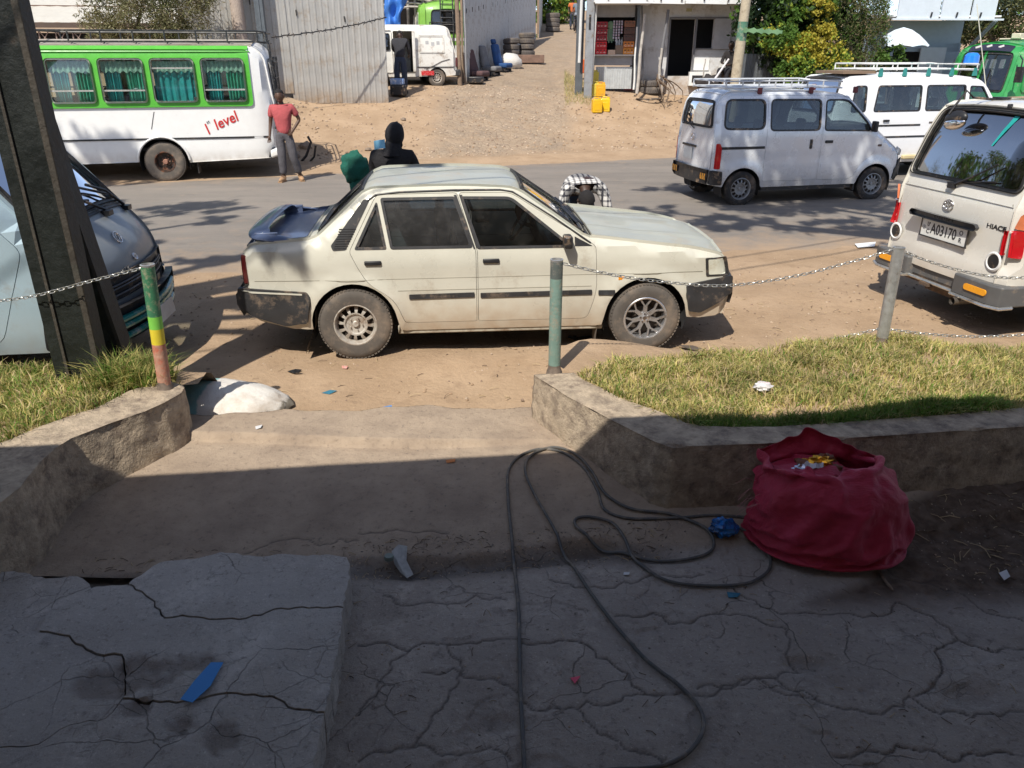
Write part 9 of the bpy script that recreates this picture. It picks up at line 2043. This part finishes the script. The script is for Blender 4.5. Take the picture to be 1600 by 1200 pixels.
# seat-back frame thing left standing beyond the man in red
g = GT(478, 252); mb = MB(); mb.tube([g + Vector((-.1, 0, 0)), g + Vector((.02, 0, .12)), g + Vector((.16, 0, .42)), g + Vector((.10, 0, .55))], .03, 7); mb.tube([g + Vector((.1, 0, 0)), g + Vector((.2, 0, .1)), g + Vector((.26, 0, .35))], .025, 7); tag(mb.build('bent_tube', black, angle=60), 'bent black hose standing behind the man in the red T-shirt', 'hose')
# ================================================================== behind and beside the camera: veranda roof, house, trees, wires
vr = empty('veranda', (0, -1.5, 0), 0, 'house with a deep veranda roof that shades the terrace', 'house')
vw = M('veranda wall', (.56, .47, .36), .9, var=.1); vt = M('veranda roof sheet', (.50, .43, .34), .8, .1)
ye = lambda x: 1.86 + .11 * (x + 3.35)
part('roof', vt, vr, lambda mb: mb.add([(-9, ye(-9) + 1.5, 3.0), (9, ye(9) + 1.5, 3.0), (9, -4, 3.4), (-9, -4, 3.4), (-9, ye(-9) + 1.5, 3.08), (9, ye(9) + 1.5, 3.08), (9, -4, 3.48), (-9, -4, 3.48)], [(0, 1, 2, 3), (4, 7, 6, 5), (0, 4, 5, 1), (1, 5, 6, 2), (2, 6, 7, 3), (3, 7, 4, 0)]))
part('wall', vw, vr, lambda mb: (mb.box((-5.3, 0, 1.5), (7.4, .2, 3.2)), mb.box((5.3, 0, 1.5), (7.4, .2, 3.2)), mb.box((0, 0, 2.8), (3.4, .2, .8)), mb.box((-9, 1.5, 1.5), (.2, 3.2, 3.2)), mb.box((9, 1.5, 1.5), (.2, 3.2, 3.2)), mb.box((0, -3.6, 1.5), (6, .2, 3.2))))
part('upper_wall', M('pale upper wall', (.55, .53, .48), .85), vr, lambda mb: mb.box((0, -1.6, 4.6), (18, 4, 2.6)))
for x in (-6.5, 6.2): part('column', vw, vr, lambda mb: mb.tube([(x, ye(x) + 1.2, -.1), (x, ye(x) + 1.2, 3.0)], .07, 12))
mats_t = [lo1, ly3, lo2]
def shade_tree(label, base, limb_pts, blobs, seed, size=(.11, .05)):
 limbs = [[(0, 0, 0), (limb_pts[0][0] * .4, limb_pts[0][1] * .4, limb_pts[0][2] * .55), limb_pts[0]]] + [[(limb_pts[0][0] * .4, limb_pts[0][1] * .4, limb_pts[0][2] * .55), tuple(Vector(c) - Vector(base))] for c, _, _ in blobs]
 tree(label, base, limbs, blobs, size, mats_t, seed, r0=.22)
hh = lambda x, y, z, h: (x - math.sin(SUN_AZ) * (h - z) / math.tan(SUN_EL), y - math.cos(SUN_AZ) * (h - z) / math.tan(SUN_EL), h)
# street tree beyond the right edge of the picture: dapples the silver van and the road around it
shade_tree('wide street tree standing off to the right, shading the silver van', (8.6, 6.2, 0), [(-1.5, .5, 5.5)], [(hh(4.3, 12.9, .9, 9.0), (1.3, 1.2, .8), 2600), (hh(5.9, 13.3, .9, 9.2), (1.2, 1.1, .8), 2200), (hh(3.4, 11.7, 0, 8.6), (.9, .6, .5), 700), (hh(5.1, 11.5, 0, 8.4), (.9, .6, .5), 700), (hh(4.2, 14.9, 0, 9.8), (2.0, .8, .5), 1300), (hh(2.3, 12.6, 0, 9), (.6, .5, .4), 350), (hh(7.2, 14.5, .5, 9.4), (1.0, .8, .6), 900), (hh(5.2, 10.3, 0, 8.2), (.35, .3, .3), 160)], 31)
shade_tree('leafy street tree standing off to the left, shading the bus side', (-10.5, 5.0, 0), [(1.5, .8, 5.0)], [(hh(-5.1, 12.9, 0, 8.6), (1.0, .5, .5), 900), (hh(-6.3, 11.6, 0, 8.4), (.9, .5, .5), 800), (hh(-5.3, 10.4, 0, 8.0), (.5, .3, .3), 260), (hh(-4.5, 11.9, 0, 8.4), (.4, .3, .3), 200), (hh(-8.0, 15.2, .8, 9.4), (.6, .5, .6), 500), (hh(-9.3, 15.0, .8, 9.4), (.8, .6, .6), 600), (hh(-7.5, 13.2, 0, 8.8), (1.0, .6, .5), 700), (hh(-3.9, 9.5, 0, 7.6), (.5, .35, .3), 250)], 33)
shade_tree('tall tree beside the veranda, shading the boot of the saloon', (-7.6, 2.6, 0), [(1.0, -.2, 10.5)], [(hh(-1.78, 6.15, .92, 6.4), (.16, .16, .16), 130), (hh(-2.05, 6.7, .95, 6.5), (.45, .35, .25), 600), (hh(-2.4, 7.7, 0, 6.8), (.5, .3, .25), 420), (hh(-2.7, 8.6, 0, 7.1), (.6, .25, .25), 380), (hh(-1.9, 9.5, 0, 7.3), (.5, .25, .25), 330), (hh(-1.3, 10.3, 0, 7.4), (.9, .5, .3), 800), (hh(-.8, 7.5, 1.38, 6.9), (.25, .12, .12), 100), (hh(-3.2, 7.2, 0, 6.8), (.3, .3, .2), 200), (hh(1.1, 10.9, 0, 7.4), (.5, .3, .3), 260), (hh(2.1, 10.2, 0, 7.4), (.4, .2, .2), 160)], 35)
shade_tree('dark tree added out of view behind the veranda house', (6, -7, 0), [(0, 0, 5)], [((6, -7, 8), (3.2, 2.5, 2.6), 3500), ((2.5, -8, 7), (2.4, 2, 2), 2200)], 37, (.2, .12)); shade_tree('second added dark tree behind the veranda house', (-7, -8, 0), [(0, 0, 5)], [((-7, -8, 8), (3.2, 2.5, 2.6), 3500)], 39, (.2, .12))  # unseen trees, added to darken what the vehicle windows reflect
for i, (yy, z) in enumerate(((0, 6.0), (.55, 6.0))):
 A_ = Vector(hh(1.85, 8.55 + yy * 1.0, 0, z)); B_ = Vector(hh(4.05, 9.75 + yy * 1.0, 0, z)); d = (B_ - A_); mb = MB(); mb.tube([A_ - d * 3.5 + Vector((0, 0, .7)), A_ - d * 1.2 + Vector((0, 0, .12)), A_, B_, B_ + d * 1.2 + Vector((0, 0, .12)), B_ + d * 4 + Vector((0, 0, .8))], .014, 5)
 tag(mb.build('power_line', black), ('nearer' if i == 0 else 'farther') + ' overhead wire that casts a thin shadow on the soil', 'wire')
# trees and a house added out of view to fill the rear window's reflection
for i, (x, y, h) in enumerate(((-21, 17, 8.0), (-27, 25, 10.0), (-18, 23.5, 6.5), (-34, 20, 12.0))):
 shade_tree(('added dark spreading tree nearest the left end of the road', 'added tall dark tree beyond the left end of the fence', 'added small dark tree behind the front of the white bus', 'added farthest tall tree beyond the left edge')[i], (x, y, .8), [(0, 0, h * .6)], [((x, y, h), (2.8, 2.4, h * .35), 2600)], 50 + i, (.2, .12))
hw_ = empty('house', (-24, 12.5, .2), R(20), 'added pale two storey house, out of view beyond the left edge', 'house')
part('wall', M('pale upper wall', (.55, .53, .48), .85), hw_, lambda mb: mb.box((0, 0, 2.8), (6, 5, 5.6)))
for x in (-1.6, 1.6):
 for z in (1.6, 4.2): part('window', g_dark, hw_, lambda mb: mb.box((x, -2.52, z), (1.2, .08, 1.2))); part('window', g_dark, hw_, lambda mb: mb.box((3.02, x, z), (.08, 1.2, 1.2)))
